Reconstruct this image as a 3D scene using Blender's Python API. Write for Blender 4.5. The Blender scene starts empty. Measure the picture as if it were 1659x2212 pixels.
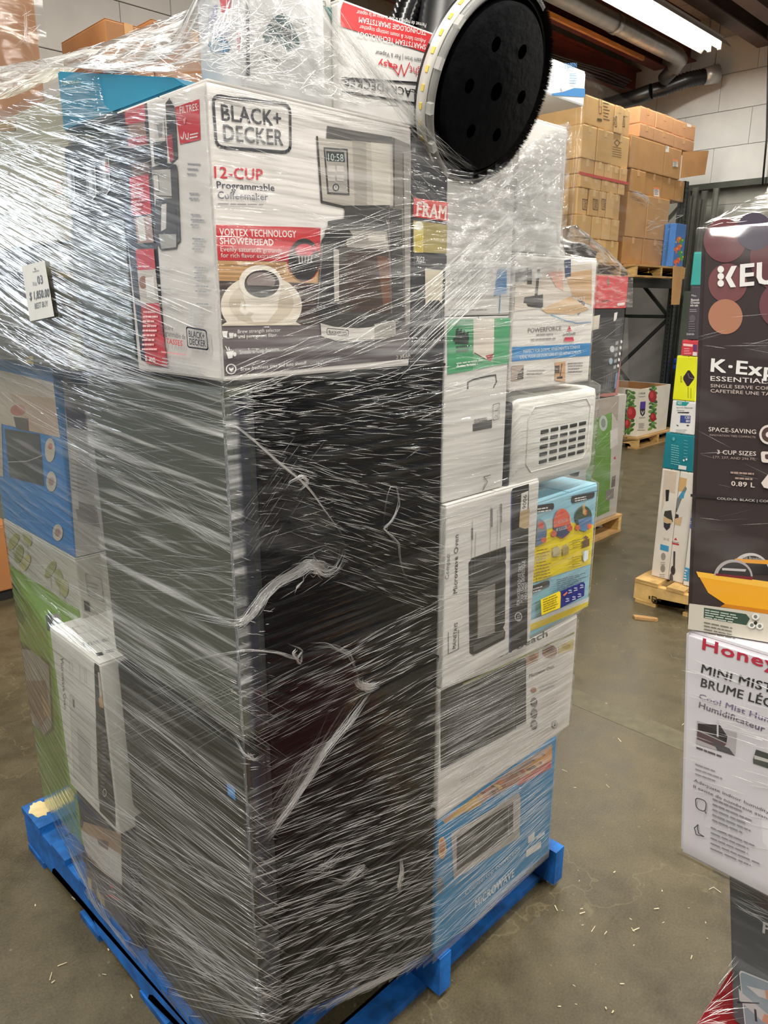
import bpy, bmesh, math, random
from mathutils import Vector, Matrix, noise
from mathutils.bvhtree import BVHTree
random.seed(7)
SC = bpy.context.scene
COL = SC.collection
# ------------------------------------------------------------------ camera, world, lights, exposure
CAM = Vector((-.57, -.884, 1.6)); FPX = 1600.0; W, H = 1659, 2212
YAW, PITCH = math.radians(45.1), math.radians(15.9)
FW = Vector((math.cos(YAW)*math.cos(PITCH), math.sin(YAW)*math.cos(PITCH), -math.sin(PITCH)))
RT = Vector((math.sin(YAW), -math.cos(YAW), 0)); UP = RT.cross(FW)
cd = bpy.data.cameras.new('camera'); co = bpy.data.objects.new('camera', cd); COL.objects.link(co)
cd.sensor_fit = 'VERTICAL'; cd.sensor_height = 36; cd.lens = FPX/H*36; cd.clip_start = .02; cd.clip_end = 80
co.matrix_world = Matrix((RT, UP, -FW)).transposed().to_4x4(); co.location = CAM
SC.camera = co
SC.view_settings.view_transform = 'Standard'; SC.view_settings.look = 'None'
SC.view_settings.gamma = 1; SC.view_settings.use_curve_mapping = False
SC.view_settings.exposure = 0.15
try: SC.cycles.max_bounces = 10; SC.cycles.transparent_max_bounces = 24; SC.cycles.caustics_reflective = False; SC.cycles.caustics_refractive = False
except Exception: pass
wd = bpy.data.worlds.new('hall_air'); SC.world = wd; wd.use_nodes = True
bg = wd.node_tree.nodes['Background']; bg.inputs[0].default_value = (.80, .86, .95, 1); bg.inputs[1].default_value = .19
def area(name, loc, to, sx, sy, power, col=(1, .97, .90)):
    l = bpy.data.lights.new(name, 'AREA'); l.shape = 'RECTANGLE'; l.size = sx; l.size_y = sy; l.energy = power; l.color = col
    o = bpy.data.objects.new(name, l); COL.objects.link(o); o.location = loc
    d = (Vector(to)-Vector(loc)).normalized()
    z = -d; x = Vector((1, 0, 0)) if abs(d.x) < .9 else Vector((0, 1, 0))
    y = z.cross(x).normalized(); x = y.cross(z)
    o.matrix_world = Matrix((x, y, z)).transposed().to_4x4(); o.location = loc
    return o
# assumed further rows of fluorescent strip lamps, added out of view under the beams (only the one in view is modelled as a fitting)
for i, (x, y) in enumerate([(-3.2, 3.0), (.2, 3.0), (3.6, 3.0), (-3.2, -.6), (-.9, -.9), (2.2, -.9), (5.6, -.6), (-1.5, -4.2), (2.5, -4.2), (6.5, -4.2)]):
    area('strip_lamp', (x, y, 4.2), (x, y, 0), 2.4, .16, 74 if y > 0 else (112 if y > -2 else 165), (1, .955, .87))
# assumed daylight, unseen at the left, added for bright streaks on the film
area('assumed_daylight', (-1.6, 4.9, 2.05), (.05, .7, 1.7), 1.5, .62, 24, (.82, .91, 1))
# ------------------------------------------------------------------ helpers
def ray(px, py): return (FW*FPX + RT*(px-W/2) - UP*(py-H/2)).normalized()
AX = {'u': 0, 'v': 1, 'z': 2}
def pt(pl, px, py):
    """point of a real plane (axis, value) or (point, normal) seen at a photo pixel"""
    d = ray(px, py)
    if isinstance(pl[0], str):
        i = AX[pl[0]]; return CAM + d*((pl[1]-CAM[i])/d[i])
    return CAM + d*((pl[0]-CAM).dot(pl[1])/d.dot(pl[1]))
def normal(pl):
    if isinstance(pl[0], str):
        n = Vector((0, 0, 0)); i = AX[pl[0]]; n[i] = -1 if CAM[i] < pl[1] else 1; return n
    return pl[1].normalized()
def lin(c):
    c = c/255; return c/12.92 if c <= .04045 else ((c+.055)/1.055)**2.4
MATS = {}
def nodes(name):
    m = bpy.data.materials.new(name); m.use_nodes = True; nt = m.node_tree
    return m, nt, nt.nodes['Principled BSDF'], nt.nodes, nt.links
def paint(col, rough=.5, var=.06, scale=9, metal=0, bump=0, name=None, spec=.5, stretch=None):
    """procedural paint / card / plastic: base colour with faint noise wear"""
    key = (tuple(col), rough, var, scale, metal, bump, spec, stretch)
    if key in MATS: return MATS[key]
    m, nt, b, N, L = nodes(name or 'card_%d' % len(MATS))
    c = [lin(x) for x in col]
    tc = N.new('ShaderNodeTexCoord'); nz = N.new('ShaderNodeTexNoise'); nz.inputs['Scale'].default_value = scale; nz.inputs['Detail'].default_value = 6
    src = tc.outputs['Object']
    if stretch:
        mp = N.new('ShaderNodeMapping'); mp.inputs['Scale'].default_value = stretch; L.new(src, mp.inputs[0]); src = mp.outputs[0]
    L.new(src, nz.inputs['Vector'])
    cr = N.new('ShaderNodeValToRGB'); e = cr.color_ramp.elements
    e[0].position = .3; e[1].position = .7
    e[0].color = [max(0, x*(1-var*2)) for x in c]+[1]; e[1].color = [min(1, x*(1+var)) for x in c]+[1]
    L.new(nz.outputs['Fac'], cr.inputs[0]); L.new(cr.outputs[0], b.inputs['Base Color'])
    b.inputs['Roughness'].default_value = rough; b.inputs['Metallic'].default_value = metal
    b.inputs['Specular IOR Level'].default_value = spec
    if bump:
        bp = N.new('ShaderNodeBump'); bp.inputs['Strength'].default_value = bump; bp.inputs['Distance'].default_value = .01
        L.new(nz.outputs['Fac'], bp.inputs['Height']); L.new(bp.outputs[0], b.inputs['Normal'])
    MATS[key] = m; return m
def ink(col): return paint(col, .42, .02, 30)
def obj(name, bm, mats, parent=None, smooth=False):
    me = bpy.data.meshes.new(name); bm.to_mesh(me); bm.free()
    for m in (mats if isinstance(mats, (list, tuple)) else [mats]): me.materials.append(m)
    if smooth: me.polygons.foreach_set('use_smooth', [True]*len(me.polygons))
    o = bpy.data.objects.new(name, me); COL.objects.link(o)
    if parent: o.parent = parent; o.matrix_parent_inverse = parent.matrix_world.inverted()
    return o
def tag(o, label, cat, group=None):
    o['label'] = label; o['category'] = cat
    if group: o['group'] = group
    return o
def thing(name, label, cat, loc=(0, 0, 0), group=None):
    o = bpy.data.objects.new(name, None); COL.objects.link(o); o.location = loc; o.empty_display_size = .05
    o.matrix_world = Matrix.Translation(loc)
    return tag(o, label, cat, group)
def struct(o): o['kind'] = 'structure'; return o
def quad(bm, vs, mi=0):
    f = bm.faces.new([bm.verts.new(v) for v in vs]); f.material_index = mi; return f
def add_box(bm, a, b, mi=0, bev=0, M=None):
    a, b = Vector(a), Vector(b)
    vs = [bm.verts.new((x, y, z)) for x in (a.x, b.x) for y in (a.y, b.y) for z in (a.z, b.z)]
    fs = [bm.faces.new([vs[i] for i in q]) for q in ((0, 1, 3, 2), (4, 6, 7, 5), (0, 4, 5, 1), (2, 3, 7, 6), (0, 2, 6, 4), (1, 5, 7, 3))]
    for f in fs: f.material_index = mi
    if bev:
        es = list({e for f in fs for e in f.edges})
        r = bmesh.ops.bevel(bm, geom=es, offset=bev, segments=2, profile=.6, affect='EDGES')
        for f in r['faces']: f.material_index = mi
        if M is not None:
            raise ValueError
    elif M is not None:
        for v in vs: v.co = M @ v.co
    return fs
def add_tube(bm, pts, r, seg=8, mi=0, cap=True):
    pts = [Vector(p) for p in pts]; rings = []
    rr = r if isinstance(r, (list, tuple)) else [r]*len(pts)
    ref = None
    for i, p in enumerate(pts):
        t = (pts[min(i+1, len(pts)-1)]-pts[max(i-1, 0)]).normalized()
        if ref is None: ref = t.orthogonal().normalized()
        ref = (ref - t*ref.dot(t)).normalized(); bi = t.cross(ref)
        rings.append([bm.verts.new(p+(ref*math.cos(2*math.pi*k/seg)+bi*math.sin(2*math.pi*k/seg))*rr[i]) for k in range(seg)])
    for a, b in zip(rings, rings[1:]):
        for k in range(seg):
            f = bm.faces.new([a[k], a[(k+1) % seg], b[(k+1) % seg], b[k]]); f.material_index = mi; f.smooth = True
    if cap:
        for R_, rev in ((rings[0], True), (rings[-1], False)):
            f = bm.faces.new(R_[::-1] if rev else R_); f.material_index = mi
def add_lathe(bm, prof, c, ax, seg=48, mi=0, a0=0, a1=2*math.pi):
    """prof: (radius, height along ax) list"""
    ax = Vector(ax).normalized(); x = ax.orthogonal().normalized(); y = ax.cross(x); c = Vector(c)
    full = abs(a1-a0-2*math.pi) < 1e-6; n = seg if full else seg+1
    rings = [[bm.verts.new(c+ax*h+(x*math.cos(a0+(a1-a0)*k/seg)+y*math.sin(a0+(a1-a0)*k/seg))*r) for k in range(n)] for r, h in prof]
    for a, b in zip(rings, rings[1:]):
        for k in range(n if full else n-1):
            f = bm.faces.new([a[k], a[(k+1) % n], b[(k+1) % n], b[k]]); f.material_index = mi; f.smooth = True
def box_obj(name, a, b, mat, parent=None, bev=.003):
    bm = bmesh.new(); add_box(bm, a, b, 0, bev); return obj(name, bm, mat, parent)
BOXES = []    # footprints of what the stretch film goes round
def carton(name, label, u0, u1, v0, v1, z0, z1, col, cat='box', group=None, wrap=False, bev=.004, rough=.5, flaps=True, tape=None):
    """a closed carton: body, two top flaps meeting at a seam, side seam tuck, tape"""
    m = paint(col, rough, .05, 7, bump=.04)
    a, b = Vector((u0, v0, z0)), Vector((u1, v1, z1))
    bm = bmesh.new(); add_box(bm, a, b-Vector((0, 0, .0035)), 0, bev)
    o = obj(name, bm, m); tag(o, label, cat, group)
    if flaps:
        lu = (u1-u0) >= (v1-v0)
        for s in (0, 1):
            if lu:
                vm = (v0+v1)/2; p = ((u0+.002, v0+.001, z1-.004), (u1-.002, vm-.002, z1)) if s == 0 else ((u0+.002, vm+.002, z1-.004), (u1-.002, v1-.001, z1))
            else:
                um = (u0+u1)/2; p = ((u0+.001, v0+.002, z1-.004), (um-.002, v1-.002, z1)) if s == 0 else ((um+.002, v0+.002, z1-.004), (u1-.001, v1-.002, z1))
            box_obj('flap', p[0], p[1], m, o, .0015)
    if tape:
        tm = paint(tape, .25, .03, 20)
        bm = bmesh.new()
        if (u1-u0) >= (v1-v0):
            vm = (v0+v1)/2; add_box(bm, (u0-.001, vm-.025, z1-.06), (u0+.001, vm+.025, z1+.0008)); add_box(bm, (u0, vm-.025, z1), (u1, vm+.025, z1+.0008)); add_box(bm, (u1-.001, vm-.025, z1-.06), (u1+.001, vm+.025, z1+.0008))
        else:
            um = (u0+u1)/2; add_box(bm, (um-.025, v0-.001, z1-.06), (um+.025, v0+.001, z1+.0008)); add_box(bm, (um-.025, v0, z1), (um+.025, v1, z1+.0008))
        obj('packing_tape', bm, tm, o)
    if wrap: BOXES.append((u0, u1, v0, v1, z0, z1))
    return o
FONT_CACHE = {}
def glyphs(s, bold):
    k = (s, bold)
    if k not in FONT_CACHE:
        c = bpy.data.curves.new('t', 'FONT'); c.body = s; c.size = 1; c.resolution_u = 2; c.space_character = 1+.03*bold
        o = bpy.data.objects.new('t', c); COL.objects.link(o)
        dg = bpy.context.evaluated_depsgraph_get(); me = o.evaluated_get(dg).to_mesh()
        vs = [(v.co.x, v.co.y) for v in me.vertices]; fs = [tuple(p.vertices) for p in me.polygons]
        o.evaluated_get(dg).to_mesh_clear(); bpy.data.objects.remove(o); bpy.data.curves.remove(c)
        x0 = min(v[0] for v in vs); x1 = max(v[0] for v in vs)
        FONT_CACHE[k] = ([((x-x0)/(x1-x0), y/.70) for x, y in vs], fs)
    return FONT_CACHE[k]
class Print:
    """flat printed ink on one face of a box, drawn on the face's own plane"""
    def __init__(s, name, pl, parent, base=.0007):
        s.name, s.pl, s.parent, s.bm, s.mats, s.n, s.base = name, pl, parent, bmesh.new(), [], normal(pl), base; s.k = 0; s.clip = []
        if parent is not None and parent.type == 'MESH' and isinstance(pl[0], str):
            for i in range(3):
                if i != AX[pl[0]]:
                    cs = [v.co[i] for v in parent.data.vertices]; e = Vector((0, 0, 0)); e[i] = 1
                    s.clip += [(e*(min(cs)+.0015), e), (e*(max(cs)-.0005), -e)]
    def cut(s, vs):
        for q, n in s.clip:
            out = []
            for a, b in zip(vs, vs[1:]+vs[:1]):
                da, db = (a-q).dot(n), (b-q).dot(n)
                if da >= 0: out.append(a)
                if (da > 0) != (db > 0) and abs(da-db) > 1e-9: out.append(a.lerp(b, da/(da-db)))
            vs = out
            if len(vs) < 3: return []
        return vs
    def P(s, p): return pt(s.pl, *p) if len(p) == 2 else Vector(p)
    def mi(s, col):
        m = ink(col)
        if m not in s.mats: s.mats.append(m)
        return s.mats.index(m)
    def off(s): s.k += 1; return s.n*(s.base+s.k*.00006)
    def face(s, vs, mi):
        if s.clip: vs = s.cut(list(vs))
        if len(vs) < 3: return
        try:
            f = s.bm.faces.new([s.bm.verts.new(v) for v in vs]); f.material_index = mi
            f.normal_update()
            if f.normal.dot(s.n) < 0: f.normal_flip()
        except ValueError: pass
    def poly(s, pts, col):
        o = s.off(); s.face([s.P(p)+o for p in pts], s.mi(col)); return s
    def rect(s, x0, y0, x1, y1, col, sl=0, sr=None):
        """px quad whose top/bottom edges run along the face's own level line"""
        return s.poly([(x0, y0), (x1, y0+sl*(x1-x0)), (x1, y1+(sl if sr is None else sr)*(x1-x0)), (x0, y1)], col)
    def ell(s, cx, cy, rx, ry, col, rot=0, seg=22, a0=0, a1=360):
        r = math.radians(rot); pts = []
        for k in range(seg):
            a = math.radians(a0+(a1-a0)*k/(seg if a1-a0 == 360 else seg-1)); x, y = rx*math.cos(a), ry*math.sin(a)
            pts.append((cx+x*math.cos(r)-y*math.sin(r), cy+x*math.sin(r)+y*math.cos(r)))
        return s.poly(pts, col)
    def line(s, pts, wd, col, closed=False):
        o = s.off(); mi = s.mi(col); Q = [s.P(p) for p in pts]
        if closed: Q.append(Q[0])
        for a, b in zip(Q, Q[1:]):
            t = (b-a)
            if t.length < 1e-6: continue
            t.normalize(); w = s.n.cross(t)*wd/2; e = t*wd*.3
            s.face([a-e-w+o, b+e-w+o, b+e+w+o, a-e+w+o], mi)
        return s
    def rrect(s, c4, rad, wd, col):
        """rounded outline through four px corners"""
        pts = []
        for i in range(4):
            p, a, b = Vector(c4[i]), Vector(c4[i-1]), Vector(c4[(i+1) % 4])
            pa = p+(a-p).normalized()*rad; pb = p+(b-p).normalized()*rad
            for k in range(5):
                t = k/4; pts.append(tuple(pa*(1-t)**2+p*2*t*(1-t)+pb*t*t))
        return s.line(pts, wd, col, True)
    def rfill(s, c4, rad, col):
        pts = []
        for i in range(4):
            p, a, b = Vector(c4[i]), Vector(c4[i-1]), Vector(c4[(i+1) % 4])
            pa = p+(a-p).normalized()*rad; pb = p+(b-p).normalized()*rad
            for k in range(5):
                t = k/4; pts.append(tuple(pa*(1-t)**2+p*2*t*(1-t)+pb*t*t))
        return s.poly(pts, col)
    def text(s, txt, A, B, Hh, col, bold=0):
        """baseline from A to B, cap height reaching Hh above A"""
        A, B, Hh = s.P(A), s.P(B), s.P(Hh); vs, fs = glyphs(txt, bold); o = s.off(); mi = s.mi(col)
        ex, ey = (B-A).normalized(), (Hh-A).normalized(); d = (Hh-A).length/.70*.0105*bold
        sh = [(0, 0)] if bold < .5 else [(-d, -d*.6), (d, -d*.6), (d, d*.6), (-d, d*.6)]
        for q, (sx, sy) in enumerate(sh):
            bv = [s.bm.verts.new(A+(B-A)*x+(Hh-A)*y+o+ex*sx+ey*sy+s.n*q*.000008) for x, y in vs]
            for f in fs:
                try:
                    g = s.bm.faces.new([bv[i] for i in f]); g.material_index = mi; g.normal_update()
                    if g.normal.dot(s.n) < 0: g.normal_flip()
                except ValueError: pass
        return s
    def lines(s, x, y, n, dy, w, h, col, sl=0, jit=.3):
        """small unreadable print: rows of broken strokes"""
        for i in range(n):
            yy = y+i*dy; xx = x; end = x+w*(1-random.random()*jit)
            while xx < end:
                ww = min(end-xx, w*random.uniform(.10, .28))
                a = (xx, yy+sl*(xx-x)); b = (xx+ww*.86, yy+sl*(xx+ww*.86-x))
                s.poly([a, b, (b[0], b[1]+h), (a[0], a[1]+h)], col); xx += ww
        return s
    def build(s):
        if not s.mats: return None
        return obj(s.name, s.bm, s.mats, s.parent)
BLK, WHT, RED, GRY, DGR = (24, 24, 28), (236, 234, 232), (200, 32, 44), (120, 118, 118), (70, 66, 68)
# ------------------------------------------------------------------ setting
def concrete():
    m, nt, b, N, L = nodes('polished_concrete')
    tc = N.new('ShaderNodeTexCoord')
    def nz(sc, det=8, ro=.6, dist=0):
        n = N.new('ShaderNodeTexNoise'); n.inputs['Scale'].default_value = sc; n.inputs['Detail'].default_value = det
        n.inputs['Roughness'].default_value = ro; n.inputs['Distortion'].default_value = dist; L.new(tc.outputs['Object'], n.inputs['Vector']); return n
    big, mid, fine = nz(1.1, 6, .6, .6), nz(7, 8, .65, .3), nz(160, 3)
    def ramp(src, p0, c0, p1, c1):
        r = N.new('ShaderNodeValToRGB'); r.color_ramp.elements[0].position = p0; r.color_ramp.elements[1].position = p1
        r.color_ramp.elements[0].color = [lin(x) for x in c0]+[1]; r.color_ramp.elements[1].color = [lin(x) for x in c1]+[1]; L.new(src, r.inputs[0]); return r
    def mix(f, a, b_, mode='MIX'):
        x = N.new('ShaderNodeMix'); x.data_type = 'RGBA'; x.blend_type = mode
        if isinstance(f, float): x.inputs[0].default_value = f
        else: L.new(f, x.inputs[0])
        L.new(a, x.inputs[6]); L.new(b_, x.inputs[7]); return x.outputs[2]
    a = ramp(big.outputs['Fac'], .32, (63, 55, 38), .68, (90, 81, 59))
    c = ramp(mid.outputs['Fac'], .35, (46, 40, 27), .68, (112, 102, 77))
    d = ramp(fine.outputs['Fac'], .3, (48, 42, 29), .75, (106, 96, 72))
    x = mix(.5, a.outputs[0], c.outputs[0]); x = mix(.38, x, d.outputs[0])
    # thin wandering cracks
    vo = N.new('ShaderNodeTexVoronoi'); vo.feature = 'DISTANCE_TO_EDGE'; vo.inputs['Scale'].default_value = .9
    wv = N.new('ShaderNodeVectorMath'); wv.operation = 'ADD'; wn = nz(3, 4)
    L.new(tc.outputs['Object'], wv.inputs[0]); L.new(wn.outputs['Color'], wv.inputs[1]); L.new(wv.outputs[0], vo.inputs['Vector'])
    ck = N.new('ShaderNodeValToRGB'); ck.color_ramp.elements[0].position = .0; ck.color_ramp.elements[1].position = .006
    ck.color_ramp.elements[0].color = (.55, .55, .55, 1); ck.color_ramp.elements[1].color = (0, 0, 0, 1); L.new(vo.outputs['Distance'], ck.inputs[0])
    lt = N.new('ShaderNodeRGB'); lt.outputs[0].default_value = [lin(v) for v in (112, 102, 78)]+[1]
    x = mix(ck.outputs[0], x, lt.outputs[0])
    # scuffed pale specks
    sp = nz(48, 2, .5); sr = N.new('ShaderNodeValToRGB'); sr.color_ramp.elements[0].position = .70; sr.color_ramp.elements[1].position = .76
    L.new(sp.outputs['Fac'], sr.inputs[0])
    ms = N.new('ShaderNodeMath'); ms.operation = 'MULTIPLY'; L.new(sr.outputs[0], ms.inputs[0]); L.new(mid.outputs['Fac'], ms.inputs[1])
    lt2 = N.new('ShaderNodeRGB'); lt2.outputs[0].default_value = [lin(v) for v in (128, 118, 94)]+[1]
    x = mix(ms.outputs[0], x, lt2.outputs[0])
    L.new(x, b.inputs['Base Color'])
    rr = N.new('ShaderNodeMapRange'); rr.inputs[3].default_value = .28; rr.inputs[4].default_value = .55; L.new(mid.outputs['Fac'], rr.inputs[0]); L.new(rr.outputs[0], b.inputs['Roughness'])
    bp = N.new('ShaderNodeBump'); bp.inputs['Strength'].default_value = .12; bp.inputs['Distance'].default_value = .004; L.new(fine.outputs['Fac'], bp.inputs['Height']); L.new(bp.outputs[0], b.inputs['Normal'])
    return m
WU, WV, CZ = 9.3, 4.6, 4.86
bm = bmesh.new(); add_box(bm, (-8, -9, -.12), (WU+.3, WV+1.3, 0))
struct(obj('floor', bm, concrete()))
# faint worn lane stripe across the floor
bm = bmesh.new(); add_box(bm, (1.9, -2.0, .0002), (2.02, 2.6, .0008)); struct(obj('trim_floor_stripe', bm, paint((92, 86, 66), .5, .14, 22)))
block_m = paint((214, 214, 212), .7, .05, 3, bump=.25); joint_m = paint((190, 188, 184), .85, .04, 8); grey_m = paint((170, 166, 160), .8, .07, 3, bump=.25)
low_m = paint((122, 128, 118), .6, .05, 4)
bm = bmesh.new(); add_box(bm, (WU+.02, -4, 0), (WU+.25, 2.55, 2.99)); add_box(bm, (WU+.02, 3.6, 0), (WU+.25, WV+.2, 2.99)); add_box(bm, (WU+.02, -4, 2.99), (WU+.25, WV+.2, CZ))
wr = struct(obj('wall_right', bm, joint_m))
bm = bmesh.new(); add_box(bm, (-.9, WV+.02, 0), (WU+.25, WV+.25, CZ))
wl = struct(obj('wall_left', bm, joint_m))
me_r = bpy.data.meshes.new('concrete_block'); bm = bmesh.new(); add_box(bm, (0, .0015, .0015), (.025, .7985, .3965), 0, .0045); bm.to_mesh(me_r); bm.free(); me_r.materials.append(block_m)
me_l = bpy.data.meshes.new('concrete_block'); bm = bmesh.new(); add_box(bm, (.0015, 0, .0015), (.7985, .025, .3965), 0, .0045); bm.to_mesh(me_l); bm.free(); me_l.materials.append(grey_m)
def piece(me, loc, par, name='concrete_block'):
    o = bpy.data.objects.new(name, me); COL.objects.link(o); o.parent = par; o.location = loc; return o
for r in range(5):
    z = 2.995+r*.4 - .0
    if z+.39 > CZ: continue
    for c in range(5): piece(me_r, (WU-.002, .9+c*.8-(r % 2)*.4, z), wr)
for r in range(7):
    z = 2.0+r*.4
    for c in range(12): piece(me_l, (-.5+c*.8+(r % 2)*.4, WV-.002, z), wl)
# grey-green facing, darker than the blocks, on the lower left wall behind the racks
bm = bmesh.new(); add_box(bm, (-.9, WV-.006, 0), (WU, WV+.02, 1.98)); struct(obj('trim_wall_lower', bm, low_m))
# ceiling: pale boards laid across dark red steel beams
bm = bmesh.new(); add_box(bm, (-8, -9, CZ), (WU+.25, WV+.25, CZ+.1)); ce = struct(obj('ceiling', bm, paint((205, 200, 196), .8, .05, 4)))
bd = bpy.data.meshes.new('ceiling_board'); bm = bmesh.new(); add_box(bm, (.004, -4.9, -.02), (.292, 4.55, 0), 0, .003); bm.to_mesh(bd); bm.free(); bd.materials.append(paint((206, 190, 178), .75, .10, 3, stretch=(30, 1, 1)))
for k in range(33): piece(bd, (k*.3-.6, 0, CZ-.001), ce, 'ceiling_board')
steel = paint((104, 46, 38), .55, .14, 6); steel_g = paint((92, 74, 68), .6, .1, 5)
def ibeam(u0, u1, v, zb, zt, w, m, nm='trim_beam'):
    bm = bmesh.new(); add_box(bm, (u0, v-w/2, zb), (u1, v+w/2, zb+.014)); add_box(bm, (u0, v-w/2, zt-.014), (u1, v+w/2, zt)); add_box(bm, (u0, v-.006, zb+.014), (u1, v+.006, zt-.014))
    return struct(obj(nm, bm, m))
for v, m in ((4.08, steel), (3.72, steel), (2.84, steel_g), (2.5, steel_g), (1.2, steel_g), (-.1, steel_g)):
    ibeam(-6, WU, v, 4.40, CZ-.022, .17, m)
ibeam(-6, WU, 4.42, 4.18, 4.44, .16, steel)
# raw timber bridging and cables between the red beams
tm = paint((196, 140, 84), .7, .12, 5, stretch=(1, 8, 8))
for u in (5.2, 6.1, 7.0, 7.9): struct(box_obj('trim_bridging', (u, 3.82, 4.52), (u+.04, 4.0, 4.60), tm))
struct(box_obj('trim_timber_batten', (3.0, 3.95, 4.34), (8.6, 3.985, 4.385), tm))
for k in range(5):
    bm = bmesh.new(); add_tube(bm, [(4.0+i*.53, 4.20+.02*k+.02*math.sin(i*1.3+k), 4.20-.06*math.sin(math.pi*min(1, i/8))-.018*k) for i in range(10)], .011, 6)
    tag(obj('ceiling_cable', bm, paint((44, 40, 40), .5)), ['highest','second','middle','fourth','lowest'][k]+' dark cable in the bundle slung under the red roof beam', 'cable', 'bundle of cables under the beam')
# ------------------------------------------------------------------ ducts
gal = paint((120, 120, 120), .38, .10, 12, metal=.6); blkp = paint((26, 26, 28), .35, .05, 20)
t = thing('heating_duct', 'long grey round metal duct running beside the lit strip lamp with elbow near the wall', 'duct', (8.2, 3.42, 4.24))
bm = bmesh.new(); add_tube(bm, [(1, 3.40, 4.22), (6.9, 3.40, 4.22)], .085, 20); obj('duct_pipe', bm, gal, t)
bm = bmesh.new(); add_tube(bm, [(6.9, 3.40, 4.22), (8.28, 3.40, 4.22), (8.40, 3.42, 4.20), (8.46, 3.50, 4.15)], [.085, .085, .088, .088], 20); obj('duct_pipe', bm, gal, t)
bm = bmesh.new(); add_tube(bm, [(6.86, 3.40, 4.22), (6.94, 3.40, 4.22)], .092, 20); obj('duct_collar', bm, gal, t)
bm = bmesh.new(); add_tube(bm, [(8.44, 3.46, 4.17), (8.55, 3.66, 4.08)], .078, 18); obj('duct_branch', bm, paint((54, 54, 56), .4, .06, 14, metal=.3), t)
t = thing('flexible_duct', 'black flexible duct along the white block wall with silver collar at its end', 'duct', (8.9, 3.7, 4.0))
pts = [(8.62, 5.2-.3, 3.90), (8.60, 4.5, 3.93), (8.62, 4.1, 3.96), (8.64, 3.85, 4.0), (8.72, 3.72, 4.03), (8.84, 3.52, 4.10), (9.0, 3.36, 4.14)]
bm = bmesh.new(); add_tube(bm, pts[:4], .085, 18); obj('duct_pipe', bm, blkp, t)
P2 = []; R2 = []
for i in range(41):
    f = i/40*3; k = min(2, int(f)); a, b = Vector(pts[3+k]), Vector(pts[4+k]); P2.append(a.lerp(b, f-k)); R2.append(.088 if i % 2 else .076)
bm = bmesh.new(); add_tube(bm, P2, R2, 18); obj('duct_hose', bm, blkp, t)
bm = bmesh.new(); add_tube(bm, [(8.98, 3.38, 4.135), (9.10, 3.27, 4.165)], [.092, .1], 20); obj('duct_collar', bm, paint((190, 190, 188), .35, .05, 10, metal=.5), t)
bm = bmesh.new(); add_tube(bm, [(9.06, 3.3, 4.25), (9.05, 3.28, 4.66), (9.05, 3.28, 4.86)], .006, 5); obj('hanger_wire', bm, gal, t)
# ------------------------------------------------------------------ strip lamp in view
em, nt, b, N, L = nodes('lit_tube'); b.inputs['Emission Color'].default_value = (1, .96, .84, 1); b.inputs['Emission Strength'].default_value = 14; b.inputs['Base Color'].default_value = (1, 1, 1, 1)
cap_m = paint((215, 212, 205), .4); enamel = paint((232, 230, 224), .35)
t = thing('strip_lamp_fitting', 'long lit twin tube fluorescent strip lamp hanging by chain under the ceiling', 'lamp', (7.1, 3.0, 4.2))
U0, U1 = 5.9, 8.36
bm = bmesh.new()
for a, c in (((2.84, 4.20), (2.90, 4.27)), ((2.90, 4.27), (3.10, 4.27)), ((3.10, 4.27), (3.16, 4.20))):
    quad(bm, [(U0, *a), (U1, *a), (U1, *c), (U0, *c)]); quad(bm, [(U0, a[0], a[1]+.004), (U0, c[0], c[1]+.004), (U1, c[0], c[1]+.004), (U1, a[0], a[1]+.004)])
obj('reflector', bm, enamel, t)
box_obj('ballast_channel', (U0, 2.93, 4.272), (U1, 3.07, 4.32), enamel, t)
for v in (2.95, 3.06):
    bm = bmesh.new(); add_tube(bm, [(U0+.05, v, 4.215), (U1-.05, v, 4.215)], .019, 12); obj('tube', bm, em, t)
    for u in (U0+.03, U1-.05): box_obj('lamp_holder', (u, v-.018, 4.19), (u+.02, v+.018, 4.268), cap_m, t, .002)
for u in (6.3, 8.15):
    bm = bmesh.new(); z = 4.32; k = 0
    while z < CZ-.03:
        d = Vector((.008, 0, 0)) if k % 2 else Vector((0, .008, 0)); c = Vector((u, 3.0, z+.014))
        add_tube(bm, [c+d*math.cos(a)+Vector((0, 0, .016*math.sin(a))) for a in [i*math.pi/4 for i in range(9)]], .0025, 4, cap=False); z += .026; k += 1
    obj('chain', bm, gal, t)
area('strip_lamp', (7.1, 3.0, 4.17), (7.1, 3.0, 0), 2.3, .14, 62, (1, .955, .86))
bm = bmesh.new(); add_tube(bm, [(9.18, 2.78, 4.84), (9.17, 2.77, 4.5), (9.18, 2.72, 4.0), (9.2, 2.66, 3.4), (9.2, 2.64, 2.9)], .011, 6)
tag(obj('hanging_wire', bm, blkp), 'thin dark wire hanging down the white block wall from the last beam', 'cable')
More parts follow.
